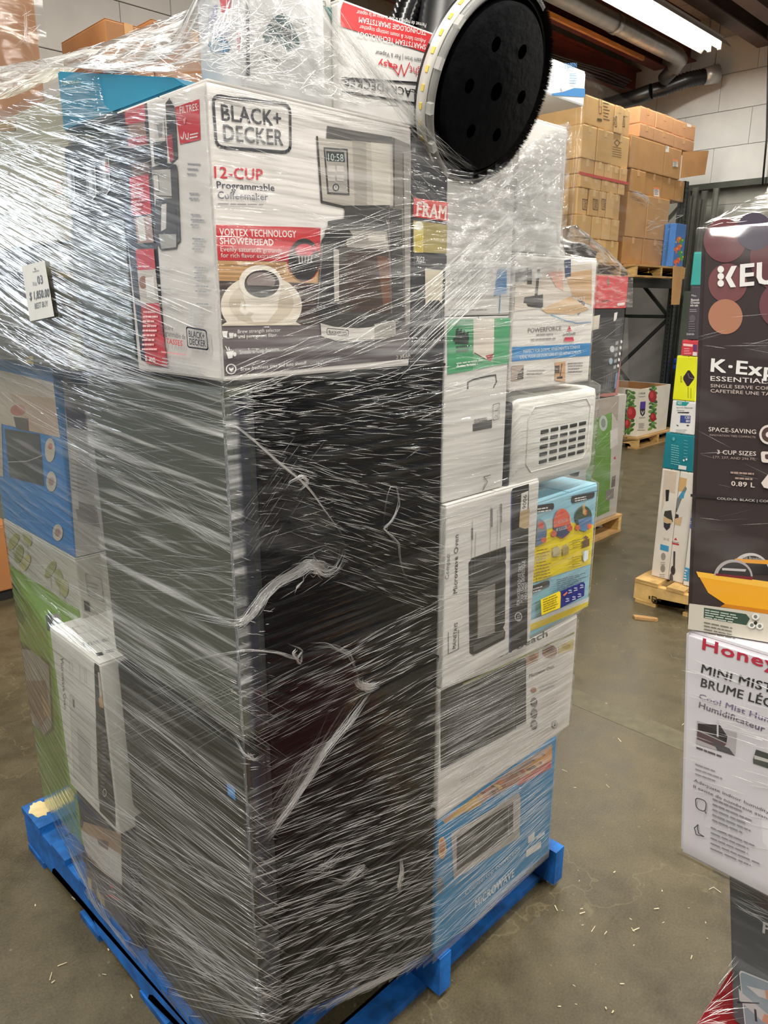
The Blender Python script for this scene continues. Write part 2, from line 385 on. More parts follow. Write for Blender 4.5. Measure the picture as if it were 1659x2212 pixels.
# ------------------------------------------------------------------ door opening and lengths of metal stud leaning beside it
fr = paint((78, 82, 76), .5, .06, 6, metal=.3)
bm = bmesh.new(); add_box(bm, (WU-.03, 2.45, 2.93), (WU+.02, 3.66, 3.0)); add_box(bm, (WU-.03, 3.58, 0), (WU+.02, 3.66, 2.93)); add_box(bm, (WU-.03, 2.47, 0), (WU+.02, 2.55, 2.93))
d1 = struct(obj('door_1', bm, fr))
slm = bpy.data.meshes.new('door_slat'); bm = bmesh.new(); add_box(bm, (0, 2.55, 0), (.02, 3.58, .192), 0, .006); bm.to_mesh(slm); bm.free(); slm.materials.append(paint((164, 164, 156), .5, .05, 5))
for k in range(15): piece(slm, (WU+.10, 0, .02+k*.195), d1, 'door_slat')
stud = paint((150, 152, 146), .38, .08, 9, metal=.7)
for k, (u, v, h, lean) in enumerate([(8.98, 3.50, 2.92, .12), (9.0, 3.43, 2.86, .10), (8.95, 3.38, 2.95, .16), (9.02, 3.31, 2.80, .06), (8.93, 3.26, 2.9, .18), (9.0, 3.13, 2.92, .1)]):
    bm = bmesh.new(); a = Vector((u+.11, v, 0)); b_ = Vector((u+.11+lean*.6, v+.02, h)); w = .03
    for dv, du in ((-w, 0), (w, 0)):
        quad(bm, [a+Vector((0, dv, 0)), a+Vector((-.045, dv, 0)), b_+Vector((-.045, dv, 0)), b_+Vector((0, dv, 0))])
    quad(bm, [a+Vector((0, -w, 0)), a+Vector((0, w, 0)), b_+Vector((0, w, 0)), b_+Vector((0, -w, 0))])
    o = obj('metal_stud', bm, stud); sd = o.modifiers.new('s', 'SOLIDIFY'); sd.thickness = .003
    tag(o, ['first','second','third','fourth','fifth','sixth'][k]+' galvanised metal stud from the rack side, leaning in the bundle by the door', 'stud', 'metal studs leaning by the door')
o = box_obj('sheet_metal', (8.945, 3.01, .0), (8.975, 3.33, 1.72), paint((112, 120, 108), .55, .05, 5)); tag(o, 'tall grey green sheet panel standing between rack post and stacked small boxes', 'panel')
# blue bin behind the rack post
t = thing('wheeled_bin', 'blue plastic wheeled bin standing behind the perforated rack post', 'bin', (8.66, 2.86, 0))
bl = paint((26, 70, 166), .4, .05, 6)
bm = bmesh.new(); n = 4
lo = [(8.48, 2.70), (8.84, 2.70), (8.84, 3.04), (8.48, 3.04)]; hi = [(8.42, 2.63), (8.9, 2.63), (8.9, 3.10), (8.42, 3.10)]
vl = [bm.verts.new((x, y, .06)) for x, y in lo]; vh = [bm.verts.new((x, y, .86)) for x, y in hi]
for k in range(4): bm.faces.new([vl[k], vl[(k+1) % 4], vh[(k+1) % 4], vh[k]])
bm.faces.new(vl[::-1]); bm.faces.new(vh); bmesh.ops.bevel(bm, geom=bm.edges[:], offset=.02, segments=2, affect='EDGES'); obj('bin_body', bm, bl, t)
box_obj('lid', (8.39, 2.60, .865), (8.93, 3.13, .93), bl, t, .02); box_obj('lid_rim', (8.395, 2.605, .80), (8.925, 3.125, .855), bl, t, .01)
for v in (2.70, 3.05):
    bm = bmesh.new(); add_lathe(bm, [(0, -.025), (.09, -.025), (.1, -.015), (.1, .015), (.09, .025), (0, .025)], (8.47, v, .10), (0, 1, 0), 24); obj('wheel', bm, blkp, t)
# ------------------------------------------------------------------ timber pallets
def arch(v, L):   # underside profile of a notched stringer
    return v
def pallet(label, u0, v0, z0, LU, LV, m, m2=None, boards=7, along_v=True, hgt=.145, name='pallet', sw=.04):
    """stringers run along v (or u), deck boards across them; loose splintery edges"""
    t = thing(name, label, 'pallet', (u0+LU/2, v0+LV/2, z0))
    A, B = (LU, LV) if along_v else (LV, LU)         # across, along
    def T(a, b, z): return Vector((u0+a, v0+b, z0+z)) if along_v else Vector((u0+b, v0+a, z0+z))
    th = .019; sh = hgt-2*th
    for k in range(3):
        a0 = .004+k*(A-sw-.008)/2
        prof = [(0, th), ]
        def notch(c):
            return [(c-.15, th), (c-.14, th+.02), (c-.12, th+.035), (c+.12, th+.035), (c+.14, th+.02), (c+.15, th)]
        prof += notch(B*.27)+notch(B*.73)+[(B, th), (B, th+sh), (0, th+sh)]
        bm = bmesh.new()
        f1 = [bm.verts.new(T(a0, b, z)) for b, z in prof]; f2 = [bm.verts.new(T(a0+sw, b, z)) for b, z in prof]
        n = len(prof)
        for i in range(n): bm.faces.new([f1[i], f1[(i+1) % n], f2[(i+1) % n], f2[i]])
        bm.faces.new(f1); bm.faces.new(f2[::-1]); bmesh.ops.triangulate(bm, faces=[f for f in bm.faces if len(f.verts) > 4])
        bmesh.ops.recalc_face_normals(bm, faces=bm.faces[:]); obj('stringer', bm, m, t)
    rnd = random.Random(label)
    def board(b0, w, z, nm):
        bm = bmesh.new(); segs = 9; rows = []
        for i in range(segs+1):
            a = A*i/segs; e0, e1 = rnd.uniform(-.003, .004), rnd.uniform(-.004, .003); dz = rnd.uniform(-.001, .001)
            rows.append([bm.verts.new(T(a, b0+e0, z+dz)), bm.verts.new(T(a, b0+w+e1, z+dz)), bm.verts.new(T(a, b0+w+e1, z+th)), bm.verts.new(T(a, b0+e0, z+th))])
        for p, q in zip(rows, rows[1:]):
            for i in range(4): bm.faces.new([p[i], p[(i+1) % 4], q[(i+1) % 4], q[i]])
        bm.faces.new(rows[0][::-1]); bm.faces.new(rows[-1]); bmesh.ops.recalc_face_normals(bm, faces=bm.faces[:]); obj(nm, bm, m2 or m, t)
    for k in range(boards):
        w = .135 if k in (0, boards-1) else .095
        board((B-.135)*k/(boards-1) if k else 0, w, hgt-th, 'deck_board')
    for b0 in (0, (B-.1)*.35, (B-.1)*.65, B-.13): board(b0, .12, 0, 'bottom_board')
    return t
wood = paint((206, 168, 104), .7, .16, 5, bump=.2, stretch=(3, 3, 14)); wood2 = paint((190, 150, 96), .7, .18, 6, bump=.2)
bluew = paint((20, 104, 186), .6, .24, 16, bump=.5); bluew2 = paint((22, 96, 172), .62, .28, 20, bump=.5)
mp = pallet('bright blue painted wooden pallet under the film wrapped stack of boxes', -.005, -.005, 0, 1.03, 1.225, bluew, bluew2)
for o_ in list(mp.children):            # the leading boards sit back from the stringer ends on this side
    if o_.name.startswith(('deck_board', 'bottom_board')):
        y_ = min(v.co.y for v in o_.data.vertices); z_ = max(v.co.z for v in o_.data.vertices)
        if y_ < .05: o_.data.transform(Matrix.Translation((0, .085 if z_ > .1 else .046, 0)) @ Matrix.Translation((0, y_, 0)) @ Matrix.Diagonal((1, 1 if z_ > .1 else .5, 1, 1)) @ Matrix.Translation((0, -y_, 0)))
# bare wood showing where paint has broken off the far end
for p, q in (((.0, 1.13, .1452), (.06, 1.215, .1462)),):
    bm = bmesh.new(); n = 26; c = [(p[i]+q[i])/2 for i in (0, 1)]
    top = []; bot = []
    for k in range(n):
        a = 2*math.pi*k/n; r = random.uniform(.8, 1.1); x = c[0]+(q[0]-p[0])/2*math.cos(a)*r; y = c[1]+(q[1]-p[1])/2*math.sin(a)*r
        top.append(bm.verts.new((x, y, q[2]))); bot.append(bm.verts.new((x, y, p[2])))
    bm.faces.new(top)
    for k in range(n): bm.faces.new([bot[k], bot[(k+1) % n], top[(k+1) % n], top[k]])
    o = obj('bare_wood_patch', bm, paint((222, 200, 150), .75, .1, 30), mp); o['label'] = 'bare pale wood showing through broken blue paint'
Z0 = .146
# ------------------------------------------------------------------ three black fridges at the near corner
frm = paint((11, 11, 14), .42, .05, 40, spec=.10); frd = paint((30, 32, 30), .34, .08, 5, spec=.6); gk = paint((60, 64, 70), .35, .05, 20); frg = paint((54, 62, 46), .36, .08, 5, spec=.6)  # frg: dark door with its greenish reflection put into the base colour
def fridge(label, z0, z1, group):
    t = thing('mini_fridge', label, 'fridge', (.23, .22, z0), group)
    low = z0 < .2; bm = bmesh.new()
    if low:      # undercut foot on the side facing right
        add_box(bm, (.052, .09, z0+.012), (.468, .45, z1-.004), 0, .006); A_ = [(.052, z0+.165), (.468, z0+.010), (.468, z1-.004), (.052, z1-.004)]
        fa = [bm.verts.new((a, .004, b)) for a, b in A_]; fb_ = [bm.verts.new((a, .092, b)) for a, b in A_]; bm.faces.new(fa); bm.faces.new(fb_[::-1])
        for k in range(4): bm.faces.new([fa[k], fa[(k+1) % 4], fb_[(k+1) % 4], fb_[k]])
        bmesh.ops.recalc_face_normals(bm, faces=bm.faces[:])
    else: add_box(bm, (.052, .004, z0+.012), (.468, .45, z1-.004), 0, .006)
    obj('cabinet_body', bm, frm, t)
    bm = bmesh.new(); add_box(bm, (.0, .0, z0+.016+(.16 if low else 0)), (.044, .452, z1-.006), 0, .012); d = obj('door', bm, frd if z0 < .9 else frg, t)
    if low: bm = bmesh.new(); add_box(bm, (.0, .09, z0+.014), (.044, .452, z0+.170), 0, .006); obj('kick_plate', bm, frd, t)
    box_obj('door_gasket', (.042, .008, z0+.024+(.165 if low else 0)), (.054, .444, z1-.014), gk, t, .002)
    zz_ = z0+.03+(.16 if low else 0); box_obj('door_edge', (.010, -.0008, zz_), (.036, .002, z1-.02), paint((52, 56, 66), .4, .05, 20), d, .001)
    bm = bmesh.new(); add_box(bm, (-.001, .002, z0+.1), (.012, .010, z1-.1), 0, .003); obj('handle_recess', bm, gk, d)
    bm = bmesh.new(); add_box(bm, (.05, .002, z1-.004), (.47, .452, z1)); obj('top_panel', bm, frm, t)
    for u, v in ((.09, .13 if low else .04), (.43, .13 if low else .04), (.09, .41), (.43, .41)):
        bm = bmesh.new(); add_lathe(bm, [(0, 0), (.016, 0), (.018, .012), (0, .012)], (u, v, z0), (0, 0, 1), 12); obj('foot', bm, blkp, t)
    BOXES.append((0, .468, 0, .452, z0, z1)); return t
f1 = fridge('black mini fridge, lowest of three stacked at the near corner', Z0, .546, None)
f2 = fridge('black mini fridge in the middle of the corner stack with blue sticker on its door', .547, .910, None)
f3 = fridge('tall black mini fridge under the white coffee maker box', .911, 1.492, None)
p = Print('energy_sticker', ('u', -.0002), f2); p.poly([(490, 1690), (508, 1702), (510, 1730), (493, 1716)], (70, 140, 214)); p.poly([(494, 1702), (505, 1709), (506, 1717), (495, 1710)], (120, 176, 232)); p.build()
# ------------------------------------------------------------------ coffee maker box
cb = carton('coffee_maker_box', 'white coffee maker box with red banner on top of the black fridge', .0, .372, .0, .245, 1.493, 1.866, (226, 222, 218), wrap=True)
R0 = ('v', 0.0); L0 = ('u', 0.0)
def bdlogo(p, c4, col, wd):
    """two-line word mark inside a rounded frame; c4 = px corners tl tr br bl"""
    tl, tr, br, bl = [Vector(c) for c in c4]
    def q(x, y): return tuple((tl*(1-x)+tr*x)*(1-y)+(bl*(1-x)+br*x)*y)
    p.rrect(c4, .22*(tr-tl).length*.5, wd, col)
    p.text('BLACK+', q(.10, .47), q(.88, .47), q(.10, .15), col, 1.6); p.text('DECKER', q(.11, .86), q(.90, .86), q(.11, .54), col, 1.6)
p = Print('logo', R0, cb); bdlogo(p, [(459, 206), (626, 226), (627, 330), (467, 318)], (34, 36, 48), .0042); p.build()
p = Print('lettering', R0, cb)
p.text('12-CUP', (463, 384), (567, 389), (462, 359), (206, 34, 52), 2); p.text('Programmable', (468, 407), (592, 413), (467, 391), (40, 46, 74), 1); p.text('Coffeemaker', (470, 429), (578, 433), (469, 413), (40, 46, 74), 1)
p.lines(470, 439, 1, 5, 110, 2, (168, 166, 170), .02); p.build()
p = Print('banner', R0, cb)
p.poly([(450, 485), (692, 492), (690, 566), (454, 562)], RED)
p.text('VORTEX TECHNOLOGY', (474, 509), (639, 513), (473, 493), WHT, 1.2); p.text('SHOWERHEAD', (475, 527), (590, 530), (474, 513), WHT, 1.8)
p.text('Evenly saturates grounds', (476, 543), (608, 546), (475, 532), WHT, .4); p.text('for rich flavor extraction', (477, 556), (604, 558), (476, 546), WHT, .4); p.build()
p = Print('cup_picture', R0, cb)
p.poly([(454, 563), (690, 567), (692, 612), (458, 606)], (196, 154, 104)); p.poly([(458, 606), (692, 612), (700, 702), (466, 703)], (58, 44, 42))
for k in range(7): p.poly([(460, 612+k*13), (690, 616+k*12), (690, 619+k*12), (460, 616+k*13)], (88, 66, 58))
for k in range(4): p.poly([(456, 570+k*9), (612, 573+k*9), (612, 575+k*9), (456, 572+k*9)], (176, 134, 88))
p.poly([(474, 704)]+[(563+88*math.cos(a), 660-66*math.sin(a)) for a in [math.pi*1.18-k*(math.pi*1.36)/22 for k in range(23)]]+[(650, 702)], (226, 216, 200))
p.ell(563, 655, 70, 48, (206, 194, 176)); p.poly([(520, 606), (606, 606), (598, 668), (576, 696), (546, 696), (528, 668)], (232, 224, 212))
p.poly([(516, 640), (508, 668), (512, 690), (532, 692), (548, 676), (530, 672), (528, 650)], (204, 194, 176)); p.poly([(519, 650), (516, 672), (528, 682), (536, 674), (524, 668), (526, 652)], (232, 224, 212))
p.ell(561, 610, 47, 38, (232, 224, 212)); p.ell(564, 613, 38, 30, (42, 34, 34)); p.ell(562, 608, 31, 20, (138, 124, 122)); p.poly([(535, 616), (596, 618), (590, 632), (566, 641), (542, 634)], (26, 22, 24)); p.build()
p = Print('filter_picture', R0, cb)
p.ell(655, 562, 36, 48, (206, 48, 54)); p.ell(656, 561, 34, 46, (28, 26, 28)); p.ell(657, 541, 20, 14, (208, 60, 82)); p.poly([(636, 552), (678, 552), (674, 566), (642, 568)], (60, 58, 62))
for k in range(5): p.poly([(643+k*7, 552), (646+k*7, 552), (647+k*6, 568), (645+k*6, 568)], (196, 192, 190))
p.poly([(686, 536), (676, 530), (672, 540), (682, 544)], (208, 60, 82)); p.build()
p = Print('coffee_maker_picture', R0, cb)
p.poly([(706, 272), (846, 296), (884, 312), (889, 330), (888, 700), (846, 726), (838, 640), (836, 470), (742, 452), (706, 300)], (124, 118, 112))
p.poly([(684, 296), (704, 300), (846, 312), (850, 444), (742, 446), (694, 436)], (186, 180, 170)); p.poly([(800, 306), (842, 312), (843, 442), (806, 444)], (206, 200, 188)); p.poly([(760, 300), (790, 304), (792, 446), (766, 446)], (164, 158, 148))
p.poly([(706, 272), (756, 282), (846, 296), (848, 312), (704, 298)], (84, 80, 78)); p.line([(684, 296), (694, 436), (742, 447), (840, 446)], .0035, (30, 28, 30)); p.line([(850, 300), (850, 446)], .003, (60, 56, 56))
p.poly([(698, 318), (750, 322), (754, 422), (706, 419)], (30, 30, 34)); p.poly([(701, 322), (747, 326), (750, 418), (709, 415)], (168, 162, 156)); p.poly([(703, 326), (742, 329), (744, 351), (705, 348)], (34, 38, 40))
p.text('10:58', (708, 347), (741, 349), (707, 331), (206, 222, 214), .4)
for i in range(2):
    for j in range(2): p.poly([(706+i*19, 358+j*20), (722+i*19, 359+j*20), (723+i*19, 372+j*20), (707+i*19, 371+j*20)], (196, 190, 184))
p.ell(724, 405, 7, 8, BLK); p.ell(724, 405, 4.5, 5.5, (190, 184, 178)); p.line([(724, 401), (724, 406)], .0012, BLK)
p.poly([(744, 448), (838, 450), (838, 474), (742, 470)], (52, 48, 46)); p.poly([(840, 450), (866, 452), (872, 700), (848, 722)], (60, 56, 54)); p.poly([(870, 330), (886, 330), (884, 700), (874, 704)], (152, 148, 142))
p.poly([(706, 478), (742, 472), (832, 476), (838, 496), (706, 492)], (34, 30, 30))                         # lid
p.poly([(700, 496), (836, 498), (842, 684), (826, 716), (712, 716), (704, 640)], (70, 60, 54))        # glass jug
p.poly([(746, 498), (834, 500), (838, 540), (748, 534)], (168, 162, 154)); p.poly([(748, 545), (838, 556), (843, 682), (752, 680)], (66, 46, 36)); p.poly([(812, 552), (838, 556), (843, 652), (826, 660)], (112, 72, 50)); p.poly([(792, 506), (830, 508), (832, 522), (794, 520)], (214, 208, 200))
p.poly([(692, 520), (706, 500), (752, 496), (760, 510), (740, 520), (726, 548), (724, 656), (730, 668), (716, 684), (681, 680)], (28, 26, 28)); p.poly([(718, 536), (730, 540), (730, 650), (720, 652)], (186, 180, 172)); p.line([(684, 664), (694, 528)], .0025, (104, 100, 98))
p.poly([(694, 680), (730, 674), (800, 673), (848, 678), (852, 700), (770, 712), (694, 704)], (58, 56, 56)); p.poly([(690, 698), (720, 706), (770, 709), (820, 705), (852, 696), (852, 722), (820, 733), (770, 738), (725, 736), (692, 726)], (204, 200, 194)); p.poly([(806, 700), (850, 693), (851, 722), (806, 734)], (160, 156, 150))
p.rrect([(704, 709), (750, 713), (750, 726), (704, 722)], 3, .0012, (90, 88, 86)); p.text('BLACK+DECKER', (708, 720), (747, 724), (708, 713), (70, 68, 68), .6); p.build()
p = Print('feature_strip', R0, cb, .0005)
p.poly([(466, 703), (889, 700), (889, 735), (470, 738)], (112, 104, 106)); p.poly([(470, 738), (889, 735), (889, 757), (472, 776)], (100, 92, 95)); p.poly([(472, 776), (889, 757), (889, 774), (475, 813)], (88, 80, 84))
p.text('Brew strength selector', (513, 720), (605, 716), (513, 712), WHT, .8); p.text('and permanent filter', (514, 731), (597, 727), (514, 723), WHT, .8); p.text('Sneak-a-Cup feature', (517, 765), (602, 758), (516, 756), WHT, .8); p.text('Brew freshness time and auto shutoff', (519, 801), (661, 787), (519, 793), WHT, .8); p.text('2 YEAR', (855, 776), (886, 771), (855, 768), (206, 202, 200), .5)
p.poly([(478, 715), (491, 715), (489, 728), (481, 728)], WHT); p.poly([(493, 719), (504, 719), (502, 730), (495, 730)], WHT); p.ell(507, 724, 3, 4, WHT)
p.poly([(487, 760), (504, 757), (501, 773), (492, 775)], WHT); p.ell(506, 765, 3.5, 5, WHT); p.line([(486, 748), (491, 757)], .0014, WHT); p.line([(493, 750), (494, 757)], .0014, WHT)
p.ell(498, 797, 11.5, 11.5, WHT); p.ell(498, 797, 9, 9, (88, 80, 84)); p.poly([(493, 794), (498, 796), (503, 793), (503, 798), (498, 803), (494, 799)], WHT); p.build()
# left side of the same box
p = Print('side_banner', L0, cb, .0004)
p.poly([(241, 216), (316, 196), (360, 786), (306, 778)], (46, 46, 52)); p.poly([(242, 216), (262, 210), (318, 783), (306, 778)], (34, 38, 56))
p.poly([(268, 226), (312, 216), (316, 262), (273, 270)], (196, 70, 80)); p.poly([(277, 270), (313, 262), (318, 300), (284, 308)], (150, 120, 104)); p.poly([(276, 300), (318, 292), (320, 312), (280, 320)], (176, 40, 50)); p.poly([(284, 354), (322, 350), (326, 378), (288, 382)], (120, 96, 86))
p.poly([(280, 384), (322, 377), (328, 462), (288, 466)], RED); p.lines(286, 398, 7, 9, 32, 4, (232, 190, 190), -.1); p.poly([(294, 470), (330, 466), (336, 524), (302, 526)], (168, 136, 120)); p.poly([(298, 470), (314, 468), (320, 520), (306, 522)], (216, 212, 206))
p.poly([(297, 539), (336, 537), (340, 582), (301, 584)], RED); p.lines(303, 574, 1, 8, 30, 3, (240, 200, 200)); p.poly([(301, 584), (340, 582), (348, 654), (308, 656)], (206, 196, 186)); p.ell(314, 610, 9, 14, (150, 96, 60)); p.poly([(318, 600), (336, 598), (340, 640), (322, 642)], (236, 232, 228))
p.poly([(309, 657), (349, 654), (366, 793), (320, 785)], RED); p.lines(314, 672, 9, 10, 34, 4, (240, 190, 190)); p.text('2', (322, 778), (326, 779), (321, 768), WHT, 1); p.text('ANS', (331, 780), (344, 782), (330, 770), WHT, .6); p.build()
p = Print('side_picture', L0, cb)
p.poly([(379, 232), (431, 214), (434, 302), (390, 312)], RED); p.text('FILTRES:', (390, 246), (430, 238), (389, 231), WHT, .8); p.line([(392, 296), (396, 302), (399, 286)], .0018, WHT); p.line([(402, 290), (403, 300), (408, 300), (408, 288)], .0016, WHT); p.lines(412, 290, 2, 7, 18, 3, WHT, -.2); p.poly([(398, 258), (404, 254), (402, 268), (400, 268)], (232, 150, 150))
p.poly([(334, 252), (356, 250), (360, 305), (338, 307)], (206, 202, 198)); p.poly([(340, 268), (354, 266), (353, 296), (346, 298)], (150, 148, 146)); p.poly([(333, 308), (361, 306), (362, 350), (336, 353)], (48, 46, 48)); p.poly([(360, 224), (369, 212), (380, 232), (386, 340), (372, 352), (364, 300)], (56, 54, 56)); p.poly([(363, 296), (374, 290), (378, 344), (370, 352)], (168, 50, 60))
p.poly([(331, 362), (358, 352), (384, 356), (386, 380), (332, 372)], (50, 48, 50)); p.poly([(330, 368), (371, 366), (374, 424), (336, 421)], (184, 180, 174)); p.poly([(371, 366), (386, 366), (392, 520), (382, 530), (374, 424)], (66, 64, 64)); p.poly([(334, 378), (345, 378), (347, 414), (337, 412)], (216, 212, 206)); p.rrect([(333, 378), (345, 378), (347, 414), (336, 412)], 2, .001, (80, 78, 78))
p.poly([(340, 430), (382, 428), (386, 500), (384, 536), (350, 540), (334, 512), (336, 470)], (64, 60, 60)); p.poly([(352, 442), (363, 440), (362, 494), (351, 500)], (210, 206, 200)); p.poly([(346, 506), (384, 506), (384, 534), (352, 538)], (168, 164, 160)); p.build()
p = Print('side_lettering', L0, cb)
for y, n in ((352, 3), (416, 2), (462, 3), (514, 3), (576, 3), (616, 2), (654, 1)): p.lines(406+(y-352)*.085, y, n, 11, 30, 3.5, (152, 152, 156), .06, .4)
for y, n in ((576, 1), (616, 2), (654, 1)): p.lines(346+(y-576)*.08, y, n, 9, 38, 3, (186, 186, 188), .06, .5)
p.lines(420, 668, 6, 6, 32, 2.5, (176, 176, 178), .1, .4)
p.text('Cafetière', (356, 709), (385, 714), (356, 700), (58, 56, 64), .4); p.text('Programmable de', (358, 722), (412, 733), (357, 711), (58, 56, 64), .4); p.text('12 TASSES', (358, 739), (405, 747), (358, 728), (206, 44, 58), 1.4)
bdlogo(p, [(414, 706), (457, 714), (461, 755), (417, 749)], (40, 40, 50), .0022); p.lines(360, 758, 1, 6, 56, 3, (222, 150, 156), .12); p.lines(362, 772, 4, 7, 88, 2, (176, 176, 180), .18); p.build()
# ------------------------------------------------------------------ right face of the stack
fb = carton('oil_filter_box', 'narrow dark engine oil filter box with red top band beside the coffee maker box', .376, .466, .002, .30, 1.493, 1.852, (40, 40, 46), wrap=True)
V2 = ('v', .002)
p = Print('printed_panel', V2, fb); p.poly([(893, 427), (967, 438), (966, 478), (892, 468)], (214, 56, 50)); p.poly([(892, 476), (966, 486), (966, 548), (892, 544)], (166, 152, 92)); p.poly([(893, 480), (914, 482), (913, 546), (894, 546)], (206, 192, 122)); p.ell(904, 488, 9, 10, (226, 226, 214)); p.poly([(896, 506), (912, 508), (911, 546), (897, 544)], (196, 176, 74)); p.poly([(892, 548), (966, 552), (966, 574), (892, 574)], (76, 74, 78)); p.poly([(917, 580), (956, 584), (954, 656), (946, 648), (928, 650), (918, 660)], (206, 198, 178)); p.poly([(922, 660), (930, 650), (948, 650), (956, 664), (958, 730), (920, 732)], (22, 22, 24))
for k in range(6): p.line([(924+k*6, 660), (925+k*6, 728)], .0012, (84, 84, 88))
p.build()
p = Print('logo', V2, fb, .0010); p.text('FRAM', (899, 466), (962, 474), (901, 436), (236, 222, 214), 3); p.text('XG2', (898, 566), (915, 568), (899, 553), (220, 220, 220), 1); p.build()
V3 = ('v', .004)
tb = carton('carry_handle_box', 'tall white box with green band and carry slot above the compact microwave box', .470, .664, .004, .42, 1.228, 1.572, (214, 212, 208), wrap=True)
p = Print('printed_panel', V3, tb); p.poly([(966, 691), (1022, 684), (1020, 800), (966, 809)], (70, 158, 108)); p.poly([(1022, 684), (1067, 681), (1066, 770), (1050, 778), (1022, 763)], (222, 214, 202)); p.poly([(1022, 763), (1050, 778), (1066, 770), (1066, 790), (1020, 800)], (104, 172, 130)); p.poly([(1067, 681), (1106, 678), (1105, 784), (1066, 790)], (76, 162, 112)); p.poly([(1048, 768), (1066, 764), (1060, 780), (1054, 780)], (178, 66, 70)); p.line([(1024, 762), (1050, 777), (1066, 764)], .0016, (90, 60, 54))
for k in range(5): p.poly([(984+k*7, 712+k*3), (990+k*7, 706+k*3), (990+k*7, 742), (982+k*6, 744)], (30, 44, 38)) if k < 4 else None
p.poly([(978, 730), (1012, 726), (1012, 734), (978, 738)], (30, 44, 38)); p.lines(984, 748, 2, 8, 30, 4, (24, 60, 44), -.1); p.lines(984, 784, 2, 7, 60, 3, (214, 226, 216), -.14); p.build()
p = Print('carry_slot', V3, tb); p.line([(1010, 840), (1010, 826), (1020, 820), (1056, 812), (1070, 810), (1072, 824), (1066, 836)], .003, (60, 58, 58)); p.build()
p = Print('printed_sketch', V3, tb); p.poly([(1021, 916), (1062, 906), (1062, 924), (1021, 932)], (84, 82, 82)); p.lines(1024, 906, 2, 5, 30, 3, (130, 128, 128), -.2); p.rrect([(1064, 874), (1078, 870), (1077, 904), (1064, 908)], 3, .0014, (140, 138, 138)); p.text('2 L', (1074, 902), (1074, 880), (1067, 903), (120, 118, 118), .4); p.line([(1046, 1044), (1042, 1060), (1052, 1040), (1044, 1030), (1058, 1026)], .0016, (110, 108, 108)); p.build()
wb = carton('blue_brush_box', 'white box picturing a blue brush, behind film above the green banded box', .468, .664, .006, .40, 1.574, 1.800, (222, 220, 216), wrap=True)
p = Print('printed_panel', ('v', .006), wb); p.poly([(1074, 582), (1094, 578), (1094, 634), (1066, 640)], (56, 130, 190)); p.line([(1080, 638), (1078, 676)], .003, (96, 140, 184)); p.text('SOLE', (978, 618), (1030, 610), (976, 594), (206, 204, 202), .3); p.lines(976, 632, 2, 12, 70, 3, (196, 196, 196), -.1); p.lines(968, 668, 1, 5, 96, 2, (150, 148, 146), .0); p.build()
ub = carton('upper_white_box', 'plain white box standing highest at the right of the stack under crinkled film', .668, .828, .004, .19, 1.692, 1.930, (218, 216, 212), wrap=True)
vb = carton('stick_vacuum_box', 'white stick vacuum box with blue slogan band on the right side of the stack', .668, .972, .0, .19, 1.424, 1.690, (226, 222, 216), wrap=True)
p = Print('photo_print', R0, vb); p.poly([(1106, 596), (1278, 568), (1278, 640), (1232, 668), (1190, 664), (1106, 672)], (214, 204, 192)); p.poly([(1218, 590), (1278, 582), (1277, 660), (1236, 640)], (206, 168, 124)); p.poly([(1168, 668), (1232, 640), (1272, 668), (1240, 680), (1180, 676)], (212, 178, 134)); p.poly([(1096, 586), (1140, 578), (1140, 606), (1096, 612)], (126, 118, 112)); p.poly([(1137, 584), (1148, 582), (1148, 614), (1138, 614)], (74, 72, 72)); p.poly([(1160, 582), (1166, 581), (1160, 640), (1154, 640)], (84, 82, 80)); p.poly([(1132, 642), (1172, 636), (1172, 662), (1130, 654)], (86, 82, 80)); p.poly([(1136, 656), (1172, 662), (1168, 666), (1140, 662)], (52, 50, 50)); p.poly([(1182, 588), (1214, 584), (1216, 628), (1200, 620)], (222, 176, 158)); p.poly([(1218, 562), (1232, 560), (1232, 596), (1220, 600)], (62, 74, 104)); p.build()
p = Print('badge', R0, vb); p.poly([(1234, 630), (1250, 626), (1268, 628), (1266, 648), (1258, 670), (1249, 681), (1240, 666), (1233, 648)], (58, 66, 88)); p.text('SPOT', (1238, 651), (1264, 649), (1238, 642), (220, 220, 224), .6); p.build()
p = Print('slogan_band', R0, vb); p.poly([(1103, 750), (1275, 741), (1274, 768), (1102, 781)], (42, 132, 192)); p.text('PERFECT FOR DORMS, APARTMENTS & CONDOS', (1130, 763), (1252, 752), (1130, 756), (230, 236, 240), .6); p.text('IDÉAL POUR LES DORTOIRS ET LES APPARTEMENTS', (1122, 775), (1254, 763), (1122, 768), (230, 236, 240), .6); p.line([(1190, 680), (1220, 692), (1245, 698), (1276, 696)], .0018, (104, 160, 206)); p.build()
p = Print('logo', R0, vb); p.text('POWERFORCE', (1140, 719), (1212, 713), (1140, 709), (124, 120, 120), .4); p.lines(1158, 722, 1, 6, 52, 3, (150, 146, 144), -.05); p.lines(1146, 732, 1, 6, 62, 3, (150, 146, 144), -.05); p.poly([(1229, 703), (1234, 715), (1224, 717)], (206, 44, 70)); p.text('bissell', (1216, 725), (1241, 723), (1216, 719), (90, 88, 90), .8); p.poly([(1219, 729), (1237, 728), (1239, 737), (1217, 738)], (206, 44, 70)); p.build()
